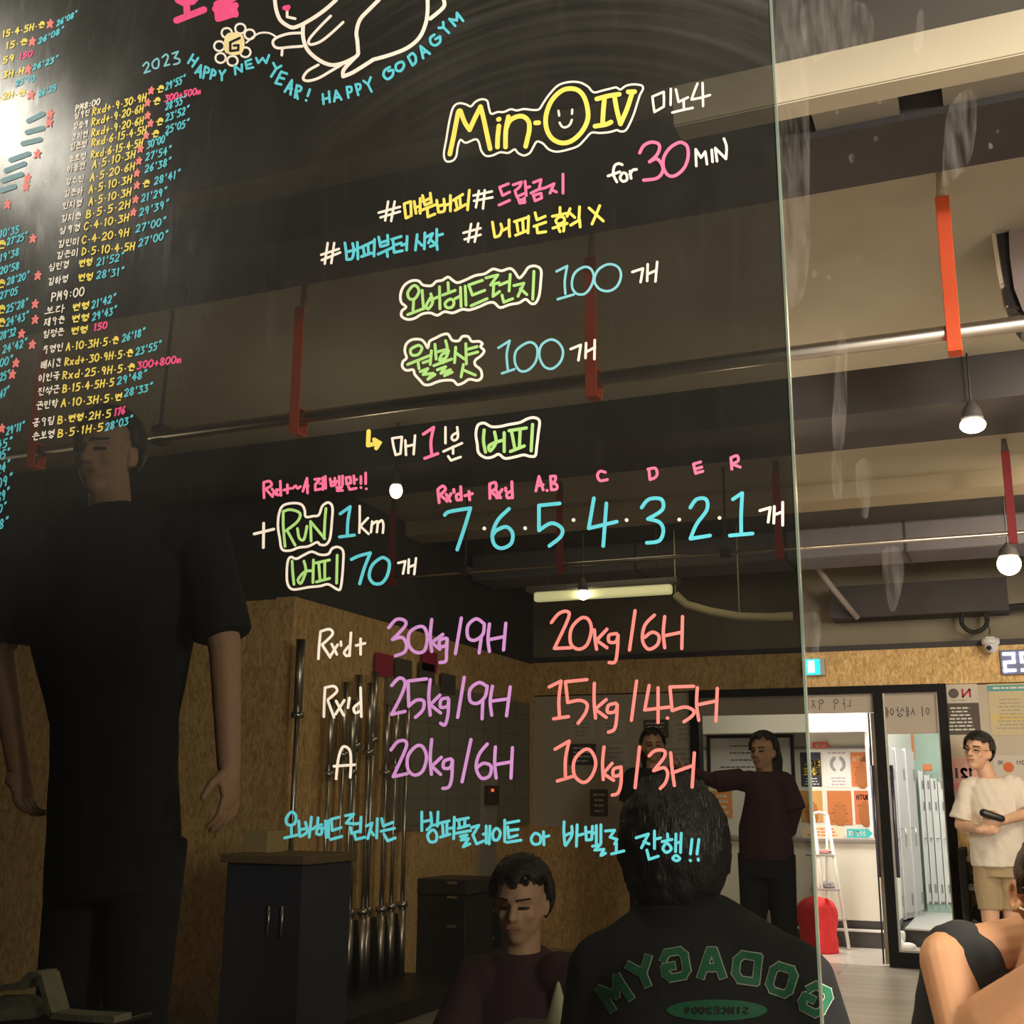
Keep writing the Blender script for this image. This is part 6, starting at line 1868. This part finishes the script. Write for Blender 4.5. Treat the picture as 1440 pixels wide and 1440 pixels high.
add_cap(bm, hp + Vector((0.07, 0.01, -0.015)), hp + Vector((-0.035, -0.01, 0.02)), 0.022, 0.026, 16)
tag(mesh_obj('black_holder', bm, mat('black_holder', (0.012, 0.012, 0.013), 0.35), None, True), 'small black object held in both hands by the man in white', 'hand-held device')


# ------------------------------------------------------------------ woman at the lower right corner, facing the viewer
YG = 1.0
J = lambda u, v, dy=0.0: PY(u, v, YG + dy)
root = thing('person', 'person in black sleeveless top and white face mask at the lower right corner', 'person', (J(1470, 1400).x, YG + 0.05, 0))
fh = Vector((0.10, -0.95, -0.30))
hc = J(1505, 1268, -0.02)
neck = J(1462, 1345, 0.03)
rb = Vector((1, -0.12, 0)).normalized()
shl = J(1334, 1350, 0.0)
shr = neck + rb * 0.19 + Vector((0, 0, -0.03))
ell = J(1358, 1458, -0.06)
wrl = J(1462, 1374, -0.16)
elr = shr + Vector((0.05, -0.02, -0.24))
wrr = elr + Vector((-0.16, -0.16, 0.02))
pel = Vector((neck.x - 0.01, YG + 0.08, 0.30))
bm = B()
LH = add_head(bm, hc, fh, Vector((0, 0, 1)), 0.98, ears=False)
add_cap(bm, neck + Vector((0, 0.01, -0.04)), hc + Vector((0, 0.02, -0.05)), 0.062, 0.056)
# sloping muscle from neck to shoulder
add_cap(bm, neck + Vector((-0.02, 0.02, 0.02)), shl + Vector((0.04, 0.02, 0.02)), 0.050, 0.042)
add_cap(bm, neck + Vector((0.02, 0.02, 0.02)), shr + Vector((-0.04, 0.02, 0.02)), 0.050, 0.042)
add_loft(bm, [(pel, 0.15, 0.12), (pel.lerp(neck, 0.35), 0.125, 0.10), (pel.lerp(neck, 0.75), 0.150, 0.10), (neck - Vector((0, 0, 0.05)), 0.13, 0.07)], rb)
add_cap(bm, shl, ell, 0.0530, 0.0475, 20)
add_cap(bm, ell, ell.lerp(wrl, 0.35), 0.044, 0.044, 20)
add_cap(bm, ell.lerp(wrl, 0.35), wrl, 0.044, 0.030, 20)
add_hand(bm, wrl, Vector((0.75, -0.1, 0.62)), Vector((0.3, 0.9, 0.2)), Vector((-0.6, 0, 0.75)), 0.5, 0.95)
add_cap(bm, shr, elr, 0.053, 0.045)
add_cap(bm, elr, wrr, 0.042, 0.028)
add_hand(bm, wrr, Vector((-1, -0.4, 0)), Vector((0, 0, -1)), Vector((0, -1, 0)), 0.5, 0.95)
for sx in (-1, 1):
    h = pel + rb * (0.09 * sx)
    k = Vector((h.x + 0.06 * sx, YG - 0.32, 0.085))
    add_cap(bm, h + Vector((0, 0, -0.03)), k, 0.085, 0.062)
    add_cap(bm, k, Vector((h.x + 0.05 * sx, YG + 0.20, 0.06)), 0.055, 0.04)
    add_cap(bm, Vector((h.x + 0.05 * sx, YG + 0.20, 0.055)), Vector((h.x + 0.05 * sx, YG + 0.36, 0.035)), 0.042, 0.03)
# the ear that shows, modelled with its rim and lobe
ec = J(1427, 1261, -0.03)
uE = Vector((0.10, -0.15, 1)).normalized()
fE = Vector((0.55, -0.83, 0)).normalized()
rim = []
for k in range(13):
    a = math.radians(-60 + k * 25)
    rim.append(ec + uE * (0.0225 * math.sin(a + 0.4) * 1.05) - fE * (0.0135 * math.cos(a + 0.4)) + Vector((-0.004, -0.004, 0)))
rim = [ec + fE * 0.010 + uE * 0.006, ec + fE * 0.006 + uE * 0.020, ec - fE * 0.002 + uE * 0.0275, ec - fE * 0.011 + uE * 0.022, ec - fE * 0.015 + uE * 0.010, ec - fE * 0.0135 - uE * 0.004, ec - fE * 0.008 - uE * 0.016, ec - fE * 0.000 - uE * 0.0245, ec + fE * 0.006 - uE * 0.020]
for p, q in zip(rim, rim[1:]):
    add_cap(bm, p, q, 0.0050, 0.0050, 8)
for p in rim[1:-1]:
    add_cap(bm, p.lerp(ec, 0.25) + Vector((0.006, 0.006, 0)), p.lerp(ec, 0.9) + Vector((0.012, 0.010, 0)), 0.0042, 0.007, 8)
add_cap(bm, ec + Vector((0.010, 0.006, 0.012)), ec + Vector((0.010, 0.006, -0.012)), 0.010, 0.010, 8)
add_cap(bm, ec + fE * 0.002 + Vector((0, 0, -0.021)), ec + fE * 0.006 + Vector((0.003, 0, -0.015)), 0.0072, 0.006, 8)
add_cap(bm, ec + Vector((0.014, 0.008, 0.02)), ec + Vector((0.02, 0.008, -0.03)), 0.014, 0.014, 8)
SKING = mat('warm_skin', (0.54, 0.268, 0.138), 0.6, var=0.05, scale=10.0, bump=0.03, bscale=220)
fused('body', bm, SKING, root, 0.0034, 3)
BTEE = mat('black_cotton', (0.018, 0.017, 0.019), 0.85, var=0.1, scale=8, bump=0.25, bscale=40)
bm = B()
add_loft(bm, [(pel + Vector((0, 0, -0.10)), 0.172, 0.14), (pel.lerp(neck, 0.35), 0.16, 0.125), (pel.lerp(neck, 0.72), 0.175, 0.125), (neck + Vector((0, 0.01, -0.115)), 0.15, 0.085)], rb, 36)
pa, pb_ = J(1376, 1342, 0.02), J(1352, 1337, 0.02)
add_cap(bm, pa, pb_, 0.047, 0.056, 20)
add_cap(bm, pb_, J(1338, 1337, 0.03), 0.056, 0.050, 20)
add_cap(bm, J(1338, 1352, 0.06), J(1322, 1450, 0.08), 0.052, 0.055, 20)
add_cap(bm, J(1374, 1352, 0.0), J(1390, 1430, 0.0), 0.048, 0.052, 20)
add_cap(bm, neck + rb * 0.13 + Vector((0, 0.02, -0.02)), shr + Vector((-0.01, 0.02, 0.02)), 0.046, 0.054, 20)
fused('sleeveless_top', bm, BTEE, root, 0.005, 4, 0.003, 14.0, 1.0)
bm = B()
for sx in (-1, 1):
    h = pel + rb * (0.09 * sx)
    k = Vector((h.x + 0.06 * sx, YG - 0.32, 0.088))
    add_cap(bm, h + Vector((0, 0, -0.03)), k, 0.094, 0.070)
    add_cap(bm, k, Vector((h.x + 0.05 * sx, YG + 0.18, 0.066)), 0.064, 0.05)
fused('leggings', bm, BTEE, root, 0.008, 3)
hb = hair_cap(LH, 0.98, Vector((0, 0, 1)), fh, 0.060, vol=0.006)
mesh_obj('hair', hb, HAIRB, root, True)
# mask
MASK = mat('white_mask_cloth', (0.85, 0.74, 0.58), 0.8, bump=0.1, bscale=200)
bm = B()
rs = []
for j in range(9):
    z = 0.000 - j * 0.0135
    row = []
    for i in range(15):
        a = -1.25 + 2.5 * i / 14
        rad = 0.088 + 0.022 * math.cos(a) * math.sin(math.pi * (j + 1) / 10)
        row.append(bm.verts.new(LH(rad * 0.78 * math.sin(a), rad * math.cos(a) + 0.006, z - 0.012 * (1 - math.cos(a)) * (1 if j < 4 else -1))))
    rs.append(row)
for a_, b_ in zip(rs, rs[1:]):
    for i in range(14):
        bm.faces.new((a_[i], a_[i + 1], b_[i + 1], b_[i]))
bmesh.ops.solidify(bm, geom=bm.faces[:], thickness=0.002)
mk = mesh_obj('face_mask', bm, MASK, root, True)
bm = B()
c0, c1 = rs_pts = (LH(-0.068, 0.035, -0.012), LH(-0.066, 0.030, -0.085))
tube(bm, [ec + Vector((0.006, -0.010, 0.022)), ec.lerp(c0, 0.5) + Vector((0, -0.008, 0.004)), c0], 0.0016, 6)
tube(bm, [ec + Vector((0.006, -0.012, -0.018)), ec.lerp(c1, 0.5) + Vector((-0.004, -0.010, 0.0)), c1], 0.0022, 6)
mesh_obj('ear_loop', bm, MASK, root, True)
bm = B()
for sx in (-1, 1):
    add_cap(bm, LH(sx * 0.020, 0.084, 0.006), LH(sx * 0.044, 0.074, 0.006), 0.0048, 0.0040, 8)
mesh_obj('eyes', bm, mat('dark_eye', (0.02, 0.012, 0.01), 0.3), root, True)


# ------------------------------------------------------------------ person with the green print, seen from behind
YP = 0.62
J = lambda u, v, dy=0.0: PY(u, v, YP + dy)
root = thing('person', 'person in black shirt with arched green letters kneeling with their back turned', 'person', (J(1000, 1400).x, YP + 0.05, 0))
fp = Vector((0.05, 1, 0))
rb = Vector((1, 0, 0))
hc, neck = J(948, 1190, 0.12), J(968, 1290, 0.08)
shl, shr = J(850, 1360, 0.05), J(1118, 1374, 0.05)
pel = Vector((J(1000, 1440).x, YP + 0.02, 0.40))
bm = B()
L = add_head(bm, hc, Vector((-0.25, 0.95, -0.1)), Vector((0, 0, 1)), 0.98)
add_cap(bm, neck + Vector((0, 0, -0.03)), hc + Vector((0, -0.01, -0.05)), 0.06, 0.056)
add_cap(bm, neck, shl + Vector((0.03, 0, 0.02)), 0.055, 0.05)
add_cap(bm, neck, shr + Vector((-0.03, 0, 0.02)), 0.055, 0.05)
add_loft(bm, [(pel, 0.16, 0.13), (pel.lerp(neck, 0.4), 0.15, 0.11), (pel.lerp(neck, 0.8), 0.17, 0.11), (neck - Vector((0, 0, 0.04)), 0.12, 0.07)], rb)
for s, sx in ((shl, -1), (shr, 1)):
    e = s + Vector((0.05 * sx, 0.06, -0.26))
    w = e + Vector((-0.10 * sx, 0.22, -0.04))
    add_cap(bm, s, e, 0.052, 0.042)
    add_cap(bm, e, w, 0.04, 0.028)
    add_hand(bm, w, Vector((-0.3 * sx, 1, -0.1)), Vector((0, 0, -1)), Vector((-sx, 0, 0)), 0.4)
    h = pel + rb * 0.09 * sx
    k = Vector((h.x + 0.05 * sx, YP + 0.40, 0.085))
    add_cap(bm, h, k, 0.09, 0.065)
    add_cap(bm, k, Vector((h.x + 0.03 * sx, YP - 0.02, 0.065)), 0.058, 0.042)
    add_cap(bm, Vector((h.x + 0.03 * sx, YP - 0.02, 0.06)), Vector((h.x + 0.03 * sx, YP - 0.16, 0.035)), 0.042, 0.03)
    add_cap(bm, h + Vector((0, 0, -0.03)), Vector((h.x, YP + 0.02, 0.16)), 0.09, 0.07)
fused('body', bm, SKIND, root, 0.008, 4)
bm = B()
add_loft(bm, [(pel + Vector((0, 0, -0.08)), 0.20, 0.16), (pel.lerp(neck, 0.3), 0.20, 0.155), (pel.lerp(neck, 0.62), 0.205, 0.15), (pel.lerp(neck, 0.84), 0.185, 0.125), (neck + Vector((0, 0, -0.02)), 0.12, 0.085), (neck + Vector((0, 0, 0.026)), 0.088, 0.078)], rb, 40)
for s, sx in ((shl, -1), (shr, 1)):
    e = s + Vector((0.05 * sx, 0.06, -0.26))
    add_cap(bm, s + Vector((-0.06 * sx, 0, 0.015)), s, 0.070, 0.062, 20)
    add_frustum(bm, s + Vector((0, 0, 0.01)), s.lerp(e, 0.8), 0.064, 0.074)
    add_cap(bm, neck + Vector((0.035 * sx, 0, -0.024)), s + Vector((-0.05 * sx, 0, 0.012)), 0.072, 0.070, 20)
shirt = fused('shirt', bm, mat('jet_cotton', (0.007, 0.007, 0.008), 0.9), root, 0.008, 8, 0.003, 9.0, 3.0)
bm = B()
for sx in (-1, 1):
    h = pel + rb * 0.09 * sx
    k = Vector((h.x + 0.05 * sx, YP + 0.40, 0.09))
    add_cap(bm, h, k, 0.10, 0.075)
    add_cap(bm, k, Vector((h.x + 0.03 * sx, YP + 0.0, 0.075)), 0.068, 0.05)
    add_cap(bm, h + Vector((0, 0, -0.03)), Vector((h.x, YP + 0.03, 0.17)), 0.10, 0.08)
fused('trousers', bm, mat('charcoal_cloth', (0.02, 0.02, 0.022), 0.9), root, 0.01, 3)
bm = B()
r_ = bmesh.ops.create_icosphere(bm, subdivisions=5, radius=1.0)
for v in bm.verts:
    d = v.co.copy()
    nz = 1 + 0.07 * noise.noise(d * 5) + 0.05 * noise.noise(d * 12)
    v.co = L(d.x * 0.104 * nz, -0.036 + d.y * 0.106 * nz, 0.000 + d.z * 0.135 * nz)
mesh_obj('hair', bm, HAIR, root, True)
mesh_obj('collar', tube(B(), [neck + Vector((0.082 * math.cos(a), 0.066 * math.sin(a), 0.002 + 0.004 * math.sin(a))) for a in [math.pi * (1.12 + 0.76 * k / 12) for k in range(13)]], 0.0028, 8), mat('pale_collar_stitch', (0.55, 0.52, 0.45), 0.8), root, True)
# the print: block letters laid on the shirt's back
from mathutils.bvhtree import BVHTree
_dg = bpy.context.evaluated_depsgraph_get()
_v = [v.co.copy() for v in shirt.data.vertices]
bvh = BVHTree.FromPolygons(_v, [tuple(p.vertices) for p in shirt.data.polygons])
BLK = {'M': "0,100 0,0|0,0 50,60|50,60 100,0|100,0 100,100", 'Y': "0,0 50,52|100,0 50,52|50,52 50,100", 'G': "100,25 80,0|80,0 20,0|20,0 0,20|0,20 0,80|0,80 20,100|20,100 80,100|80,100 100,80|100,80 100,55|100,55 60,55", 'A': "0,100 40,0|40,0 60,0|60,0 100,100|22,66 78,66", 'D': "0,0 0,100|0,100 75,100|75,100 100,75|100,75 100,25|100,25 75,0|75,0 0,0", 'O': "20,0 0,20|0,20 0,80|0,80 20,100|20,100 80,100|80,100 100,80|100,80 100,20|100,20 80,0|80,0 20,0"}
GREEN = mat('green_print', (0.006, 0.13, 0.06), 0.7)
GOUT = mat('pale_print_edge', (0.42, 0.46, 0.36), 0.7)


def on_back(u, v, lift):
    d = ray(u, v).normalized()
    hit = bvh.ray_cast(CAM, d)
    if hit[0] is None:
        hit = bvh.find_nearest(PY(u, v, YP - 0.1))
    n = hit[1]
    if n.dot(d) > 0:
        n = -n
    return hit[0] + n * lift


def print_strokes(name, strokes, w, lift, m):
    bm = B()
    for st in strokes:
        for (a, b) in zip(st, st[1:]):
            A_, B_ = Vector(a), Vector(b)
            d = B_ - A_
            n = max(1, int(d.length / 7))
            if d.length < 1e-3:
                continue
            d.normalize()
            q = Vector((-d.y, d.x)) * w / 2
            e = d * w * 0.30
            A2, B2 = A_ - e, B_ + e
            row = []
            for i in range(n + 1):
                p = A2.lerp(B2, i / n)
                row.append((bm.verts.new(on_back(p.x + q.x, p.y + q.y, lift)), bm.verts.new(on_back(p.x - q.x, p.y - q.y, lift))))
            for (x0, x1), (y0, y1) in zip(row, row[1:]):
                bm.faces.new((x0, y0, y1, x1))
    return mesh_obj(name, bm, m, root)


arc = [(866, 1397, -33, 'M'), (905, 1369, -22, 'Y'), (950, 1357, -10, 'G'), (1001, 1356, 0, 'A'), (1050, 1362, 8, 'D'), (1099, 1378, 17, 'O'), (1146, 1405, 28, 'G')]
for (u, v, ang, ch) in arc:
    ca, sa = math.cos(math.radians(ang)), math.sin(math.radians(ang))
    st = []
    for s in BLK[ch].split('|'):
        pts = []
        for p in s.split():
            a, b = [float(q) for q in p.split(',')]
            x, y = -(a - 50) / 100 * 30, (b - 50) / 100 * 35        # mirrored, as it shows
            pts.append((u + x * ca - y * sa, v + x * sa + y * ca))
        st.append(pts)
    print_strokes('letter_outline', st, 12.6, 0.0025, GOUT)
    print_strokes('letter', st, 9.6, 0.0035, GREEN)
ov = [[(1009 + k * 2.0, 1420)] for k in range(1)]
bm = B()
cen = bm.verts.new(on_back(1008, 1421, 0.003))
rg = [bm.verts.new(on_back(1008 + 70 * math.cos(a), 1421 + 15 * math.sin(a), 0.003)) for a in [k * math.pi / 18 for k in range(36)]]
rm = [bm.verts.new(on_back(1008 + 36 * math.cos(a), 1421 + 8 * math.sin(a), 0.003)) for a in [k * math.pi / 18 for k in range(36)]]
for k in range(36):
    bm.faces.new((rg[k], rg[(k + 1) % 36], rm[(k + 1) % 36], rm[k]))
    bm.faces.new((rm[k], rm[(k + 1) % 36], cen))
mesh_obj('print_oval', bm, GREEN, root)
st = []
for k, ch in enumerate('SINCE2009'):
    for s in sub(G[ch], 0, 0, 1, 1):
        st.append([(1052 - k * 10 - a * 7.5, 1417 + b * 9) for a, b in s])
print_strokes('oval_lettering', st, 2.2, 0.005, BTEE)


# ------------------------------------------------------------------ standing people seen through the board
def standing(label, Y, head, neck_, sh, el, wr, pelp, f, fh, shirt_m, trouser_m, skin_m, hair='short', base=0.0, shirt_hem=0.0, s=1.0, sleeve=0.8, cap=False):
    J = lambda p: PY(p[0], p[1], Y + (p[2] if len(p) > 2 else 0.0))
    pel = J(pelp)
    root = thing('person', label, 'person', (pel.x, Y, base))
    rb = Vector((-f.y, f.x, 0)).normalized()
    if rb.x < 0:
        rb = -rb
    hc, neck = J(head), J(neck_)
    S, E_, W_ = [J(p) for p in sh], [J(p) for p in el], [J(p) for p in wr]
    bm = B()
    L = add_head(bm, hc, fh, Vector((0, 0, 1)), s)
    add_cap(bm, neck - Vector((0, 0, 0.04 * s)), hc + Vector((0, 0.015, -0.05 * s)), 0.056 * s, 0.052 * s)
    hw = (S[1] - S[0]).length / 2
    add_loft(bm, [(pel + Vector((0, 0, -0.05)), 0.15 * s, 0.11 * s), (pel.lerp(neck, 0.3), 0.135 * s, 0.10 * s), (pel.lerp(neck, 0.8), hw * 0.85, 0.11 * s), (neck - Vector((0, 0, 0.02)), 0.08 * s, 0.06 * s)], rb)
    for i in range(2):
        sx = -1 if i == 0 else 1
        add_cap(bm, S[i], E_[i], 0.050 * s, 0.041 * s)
        add_cap(bm, E_[i], W_[i], 0.040 * s, 0.028 * s)
        d = (W_[i] - E_[i]).normalized()
        add_hand(bm, W_[i], d, rb * (-sx), f * 1.0 + Vector((0, 0, 0.1)), 0.45, s)
        h = pel + rb * (0.085 * sx * s) + Vector((0, 0, -0.03))
        k = Vector((h.x + 0.01 * sx, h.y - 0.01, base + (pel.z - base) * 0.52))
        a = Vector((k.x, k.y + 0.03, base + 0.09))
        add_cap(bm, h, k, 0.085 * s, 0.058 * s)
        add_cap(bm, k, a, 0.056 * s, 0.037 * s)
        add_foot(bm, Vector((a.x, a.y, 0)), f, s, base)
    fused('body', bm, skin_m, root, 0.0052 if Y < 2 else 0.0075, 2 if Y < 2 else 4)
    bm = B()
    add_loft(bm, [(pel + Vector((0, 0, -0.02 - shirt_hem)), 0.175 * s, 0.135 * s), (pel.lerp(neck, 0.35), 0.168 * s, 0.13 * s), (pel.lerp(neck, 0.72), hw * 0.95, 0.135 * s), (pel.lerp(neck, 0.9), hw * 0.82, 0.11 * s), (neck, 0.085 * s, 0.072 * s)], rb, 32)
    for i in range(2):
        sx = -1 if i == 0 else 1
        add_cap(bm, S[i] - rb * 0.04 * sx, S[i], 0.070 * s, 0.064 * s)
        add_frustum(bm, S[i] + Vector((0, 0, 0.02)), S[i].lerp(E_[i], sleeve), 0.064 * s, 0.074 * s)
        if sleeve > 1.0:
            add_cap(bm, E_[i], E_[i].lerp(W_[i], 0.9), 0.05 * s, 0.038 * s)
    fused('top', bm, shirt_m, root, 0.009 * max(0.8, s), 5, 0.006, 8.0, Y)
    bm = B()
    add_loft(bm, [(pel + Vector((0, 0, -0.12)), 0.16 * s, 0.125 * s), (pel + Vector((0, 0, 0.06)), 0.155 * s, 0.12 * s)], rb)
    for sx in (-1, 1):
        h = pel + rb * (0.085 * sx * s)
        k = Vector((h.x + 0.01 * sx, h.y - 0.01, base + (pel.z - base) * 0.50))
        a = Vector((k.x, k.y + 0.02, base + 0.10))
        add_frustum(bm, h + Vector((0, 0, 0.02)), k, 0.098 * s, 0.078 * s)
        add_frustum(bm, k + Vector((0, 0, 0.03)), a, 0.078 * s, 0.062 * s)
    fused('trousers', bm, trouser_m, root, 0.010, 4)
    face_parts(L, root, s)
    if hair == 'long':
        bm = hair_cap(L, s, Vector((0, 0, 1)), fh, 0.055, vol=0.012)
        hb = mesh_obj('hair', bm, HAIR, root, True)
        bm = B()
        add_loft(bm, [(L(0, -0.09, -0.20), 0.07 * s, 0.03 * s), (L(0, -0.085, -0.05), 0.088 * s, 0.045 * s), (L(0, -0.05, 0.06), 0.08 * s, 0.06 * s)], rb)
        fused('hair_length', bm, HAIR, root, 0.01, 3)
    else:
        mesh_obj('hair', hair_cap(L, s, Vector((0, 0, 1)), fh, 0.050, vol=0.010), HAIR, root, True)
    bm = B()
    for i in range(2):
        sx = -1 if i == 0 else 1
        h = pel + rb * (0.085 * sx * s)
        add_foot(bm, Vector((h.x + 0.01 * sx, h.y + 0.02, 0)), f, s * 1.14, base)
    fused('shoes', bm, mat('dark_trainer', (0.04, 0.04, 0.045), 0.6), root, 0.009, 2)
    return root


MAROON = mat('maroon_cotton', (0.055, 0.018, 0.030), 0.85)
TB = mat('black_training_cloth', (0.013, 0.013, 0.016), 0.85)
# coach, near; he stands on a wooden box below the frame
YC = 0.94
zbase = 0.34
pb = PY(165, 1230, YC)
box_o = box(B(), pb.x - 0.30, pb.x + 0.30, YC - 0.20, YC + 0.15, 0.0, zbase - 0.001, 0.006)
tag(mesh_obj('jump_box', box_o, mat('plywood_box', (0.40, 0.28, 0.15), 0.7, var=0.1)), 'low plywood box under the standing person in black', 'box')
standing('tall person in black T-shirt standing with both arms hanging, seen through the board', YC, (150, 640), (158, 716), [(42, 762), (284, 756)], [(0, 915), (316, 908)], [(26, 1082, -0.03), (322, 1078, -0.03)], (165, 1190), Vector((0.05, -1, 0)), Vector((0.15, -1, -0.12)), TB, TB, SKIND, 'short', zbase, 0.10, 1.0, 0.92)
# woman and companion near the doorway
standing('person with long dark hair and maroon top standing before the doorway', 5.9, (1073, 1058), (1075, 1086), [(1045, 1099), (1103, 1099)], [(1008, 1100, -0.05), (1117, 1138)], [(966, 1083, -0.0), (1112, 1172)], (1078, 1205), Vector((0.0, -1, 0)), Vector((-0.3, -1, 0)), MAROON, TB, SKIND, 'long', 0.0, 0.0, 0.94, 1.05)
standing('person with dark hair standing left of the one in maroon, mostly hidden', 6.6, (918, 1050), (919, 1080), [(890, 1092), (948, 1092)], [(882, 1138), (958, 1136)], [(886, 1172, -0.05), (955, 1172, -0.05)], (919, 1192), Vector((0.2, -1, 0)), Vector((0.4, -1, 0)), TB, TB, SKIND, 'long', 0.0, 0.0, 0.94, 0.8)

# ------------------------------------------------------------------ person sitting on the floor, middle of the board
YS = 2.0
J = lambda u, v, dy=0.0: PY(u, v, YS + dy)
root = thing('person', 'person with short spiky hair sitting on the floor in dark red, behind the board', 'person', (J(735, 1400).x, YS, 0))
hc, neck = J(733, 1270), J(735, 1335, 0.02)
shl, shr = J(672, 1375), J(802, 1372)
pel = Vector((neck.x, YS + 0.10, 0.13))
rb = Vector((1, 0, 0))
bm = B()
L = add_head(bm, hc, Vector((0.1, -1, -0.15)), Vector((0, 0, 1)), 1.0)
add_cap(bm, neck - Vector((0, 0, 0.04)), hc + Vector((0, 0.015, -0.05)), 0.056, 0.052)
add_loft(bm, [(pel, 0.16, 0.13), (pel.lerp(neck, 0.4), 0.14, 0.11), (pel.lerp(neck, 0.8), 0.15, 0.11), (neck - Vector((0, 0, 0.03)), 0.09, 0.065)], rb)
for s, sx in ((shl, -1), (shr, 1)):
    e = s + Vector((0.07 * sx, -0.10, -0.24))
    w = e + Vector((-0.13 * sx, -0.20, 0.0))
    add_cap(bm, s, e, 0.05, 0.041)
    add_cap(bm, e, w, 0.04, 0.028)
    add_hand(bm, w, Vector((-0.7 * sx, -0.7, 0)), Vector((0, 0.5, -1)), Vector((0, -0.3, 1)), 0.6)
    h = pel + rb * 0.09 * sx
    k = Vector((h.x + 0.28 * sx, YS - 0.20, 0.14))
    a = Vector((h.x - 0.04 * sx, YS - 0.36, 0.07))
    add_cap(bm, h + Vector((0, 0, -0.02)), k, 0.085, 0.06)
    add_cap(bm, k, a, 0.056, 0.04)
    add_cap(bm, a, a + Vector((-0.14 * sx, -0.03, -0.02)), 0.042, 0.032)
fused('body', bm, SKIND, root, 0.0075, 4)
face_parts(L, root)
bm = B()
add_loft(bm, [(pel + Vector((0, 0, -0.05)), 0.19, 0.15), (pel.lerp(neck, 0.4), 0.18, 0.14), (pel.lerp(neck, 0.75), 0.18, 0.13), (neck, 0.085, 0.07)], rb, 32)
for s, sx in ((shl, -1), (shr, 1)):
    e = s + Vector((0.07 * sx, -0.10, -0.24))
    add_cap(bm, s - rb * 0.04 * sx, s, 0.07, 0.064)
    add_frustum(bm, s + Vector((0, 0, 0.02)), s.lerp(e, 0.85), 0.064, 0.074)
fused('shirt', bm, MAROON, root, 0.01, 5, 0.006, 8.0, 4.0)
bm = B()
for sx in (-1, 1):
    h = pel + rb * 0.09 * sx
    k = Vector((h.x + 0.28 * sx, YS - 0.20, 0.145))
    a = Vector((h.x - 0.02 * sx, YS - 0.35, 0.08))
    add_cap(bm, h + Vector((0, 0, -0.02)), k, 0.095, 0.072)
    add_cap(bm, k, a, 0.068, 0.05)
fused('trousers', bm, TB, root, 0.011, 3)
hb = hair_cap(L, 1.0, Vector((0, 0, 1)), Vector((0, -1, 0)), 0.050, vol=0.014)
for k in range(60):
    a = k * 2.4
    t = 0.35 + 0.6 * (k % 10) / 10
    d = Vector((math.cos(a) * math.sin(t * 1.3), math.sin(a) * math.sin(t * 1.3), math.cos(t * 1.3)))
    p = L(d.x * 0.08, -0.012 + d.y * 0.098, 0.030 + d.z * 0.092)
    q = L(d.x * 0.098, -0.012 + d.y * 0.115, 0.030 + d.z * 0.118)
    add_cap(hb, p, q, 0.010, 0.003, 6)
mesh_obj('hair', hb, HAIR, root, True)
# pale cone on the floor beside the seated person: a training cone standing on a low crate
c = PY(785, 1380, 1.15)
zc = PY(785, 1452, 1.15).z
tag(mesh_obj('step_block', box(B(), c.x - 0.16, c.x + 0.16, 1.0, 1.3, 0, zc - 0.001, 0.006), BLACK), 'low black block under the pale cone', 'block')
t = thing('training_cone', 'pale green training cone at the bottom edge beside the seated person', 'cone', (c.x, 1.15, zc))
mesh_obj('cone', lathe(B(), (c.x, 1.15, zc + 0.006), [(0.034, 0), (0.026, 0.02), (0.004, c.z - zc - 0.01), (0.001, c.z - zc - 0.006)], 20), mat('pale_green_plastic', (0.62, 0.62, 0.42), 0.5), t, True)
mesh_obj('foot', box(B(), c.x - 0.05, c.x + 0.05, 1.10, 1.20, zc, zc + 0.006, 0.002), mat('pale_green_plastic', (0.62, 0.62, 0.42), 0.5), t)
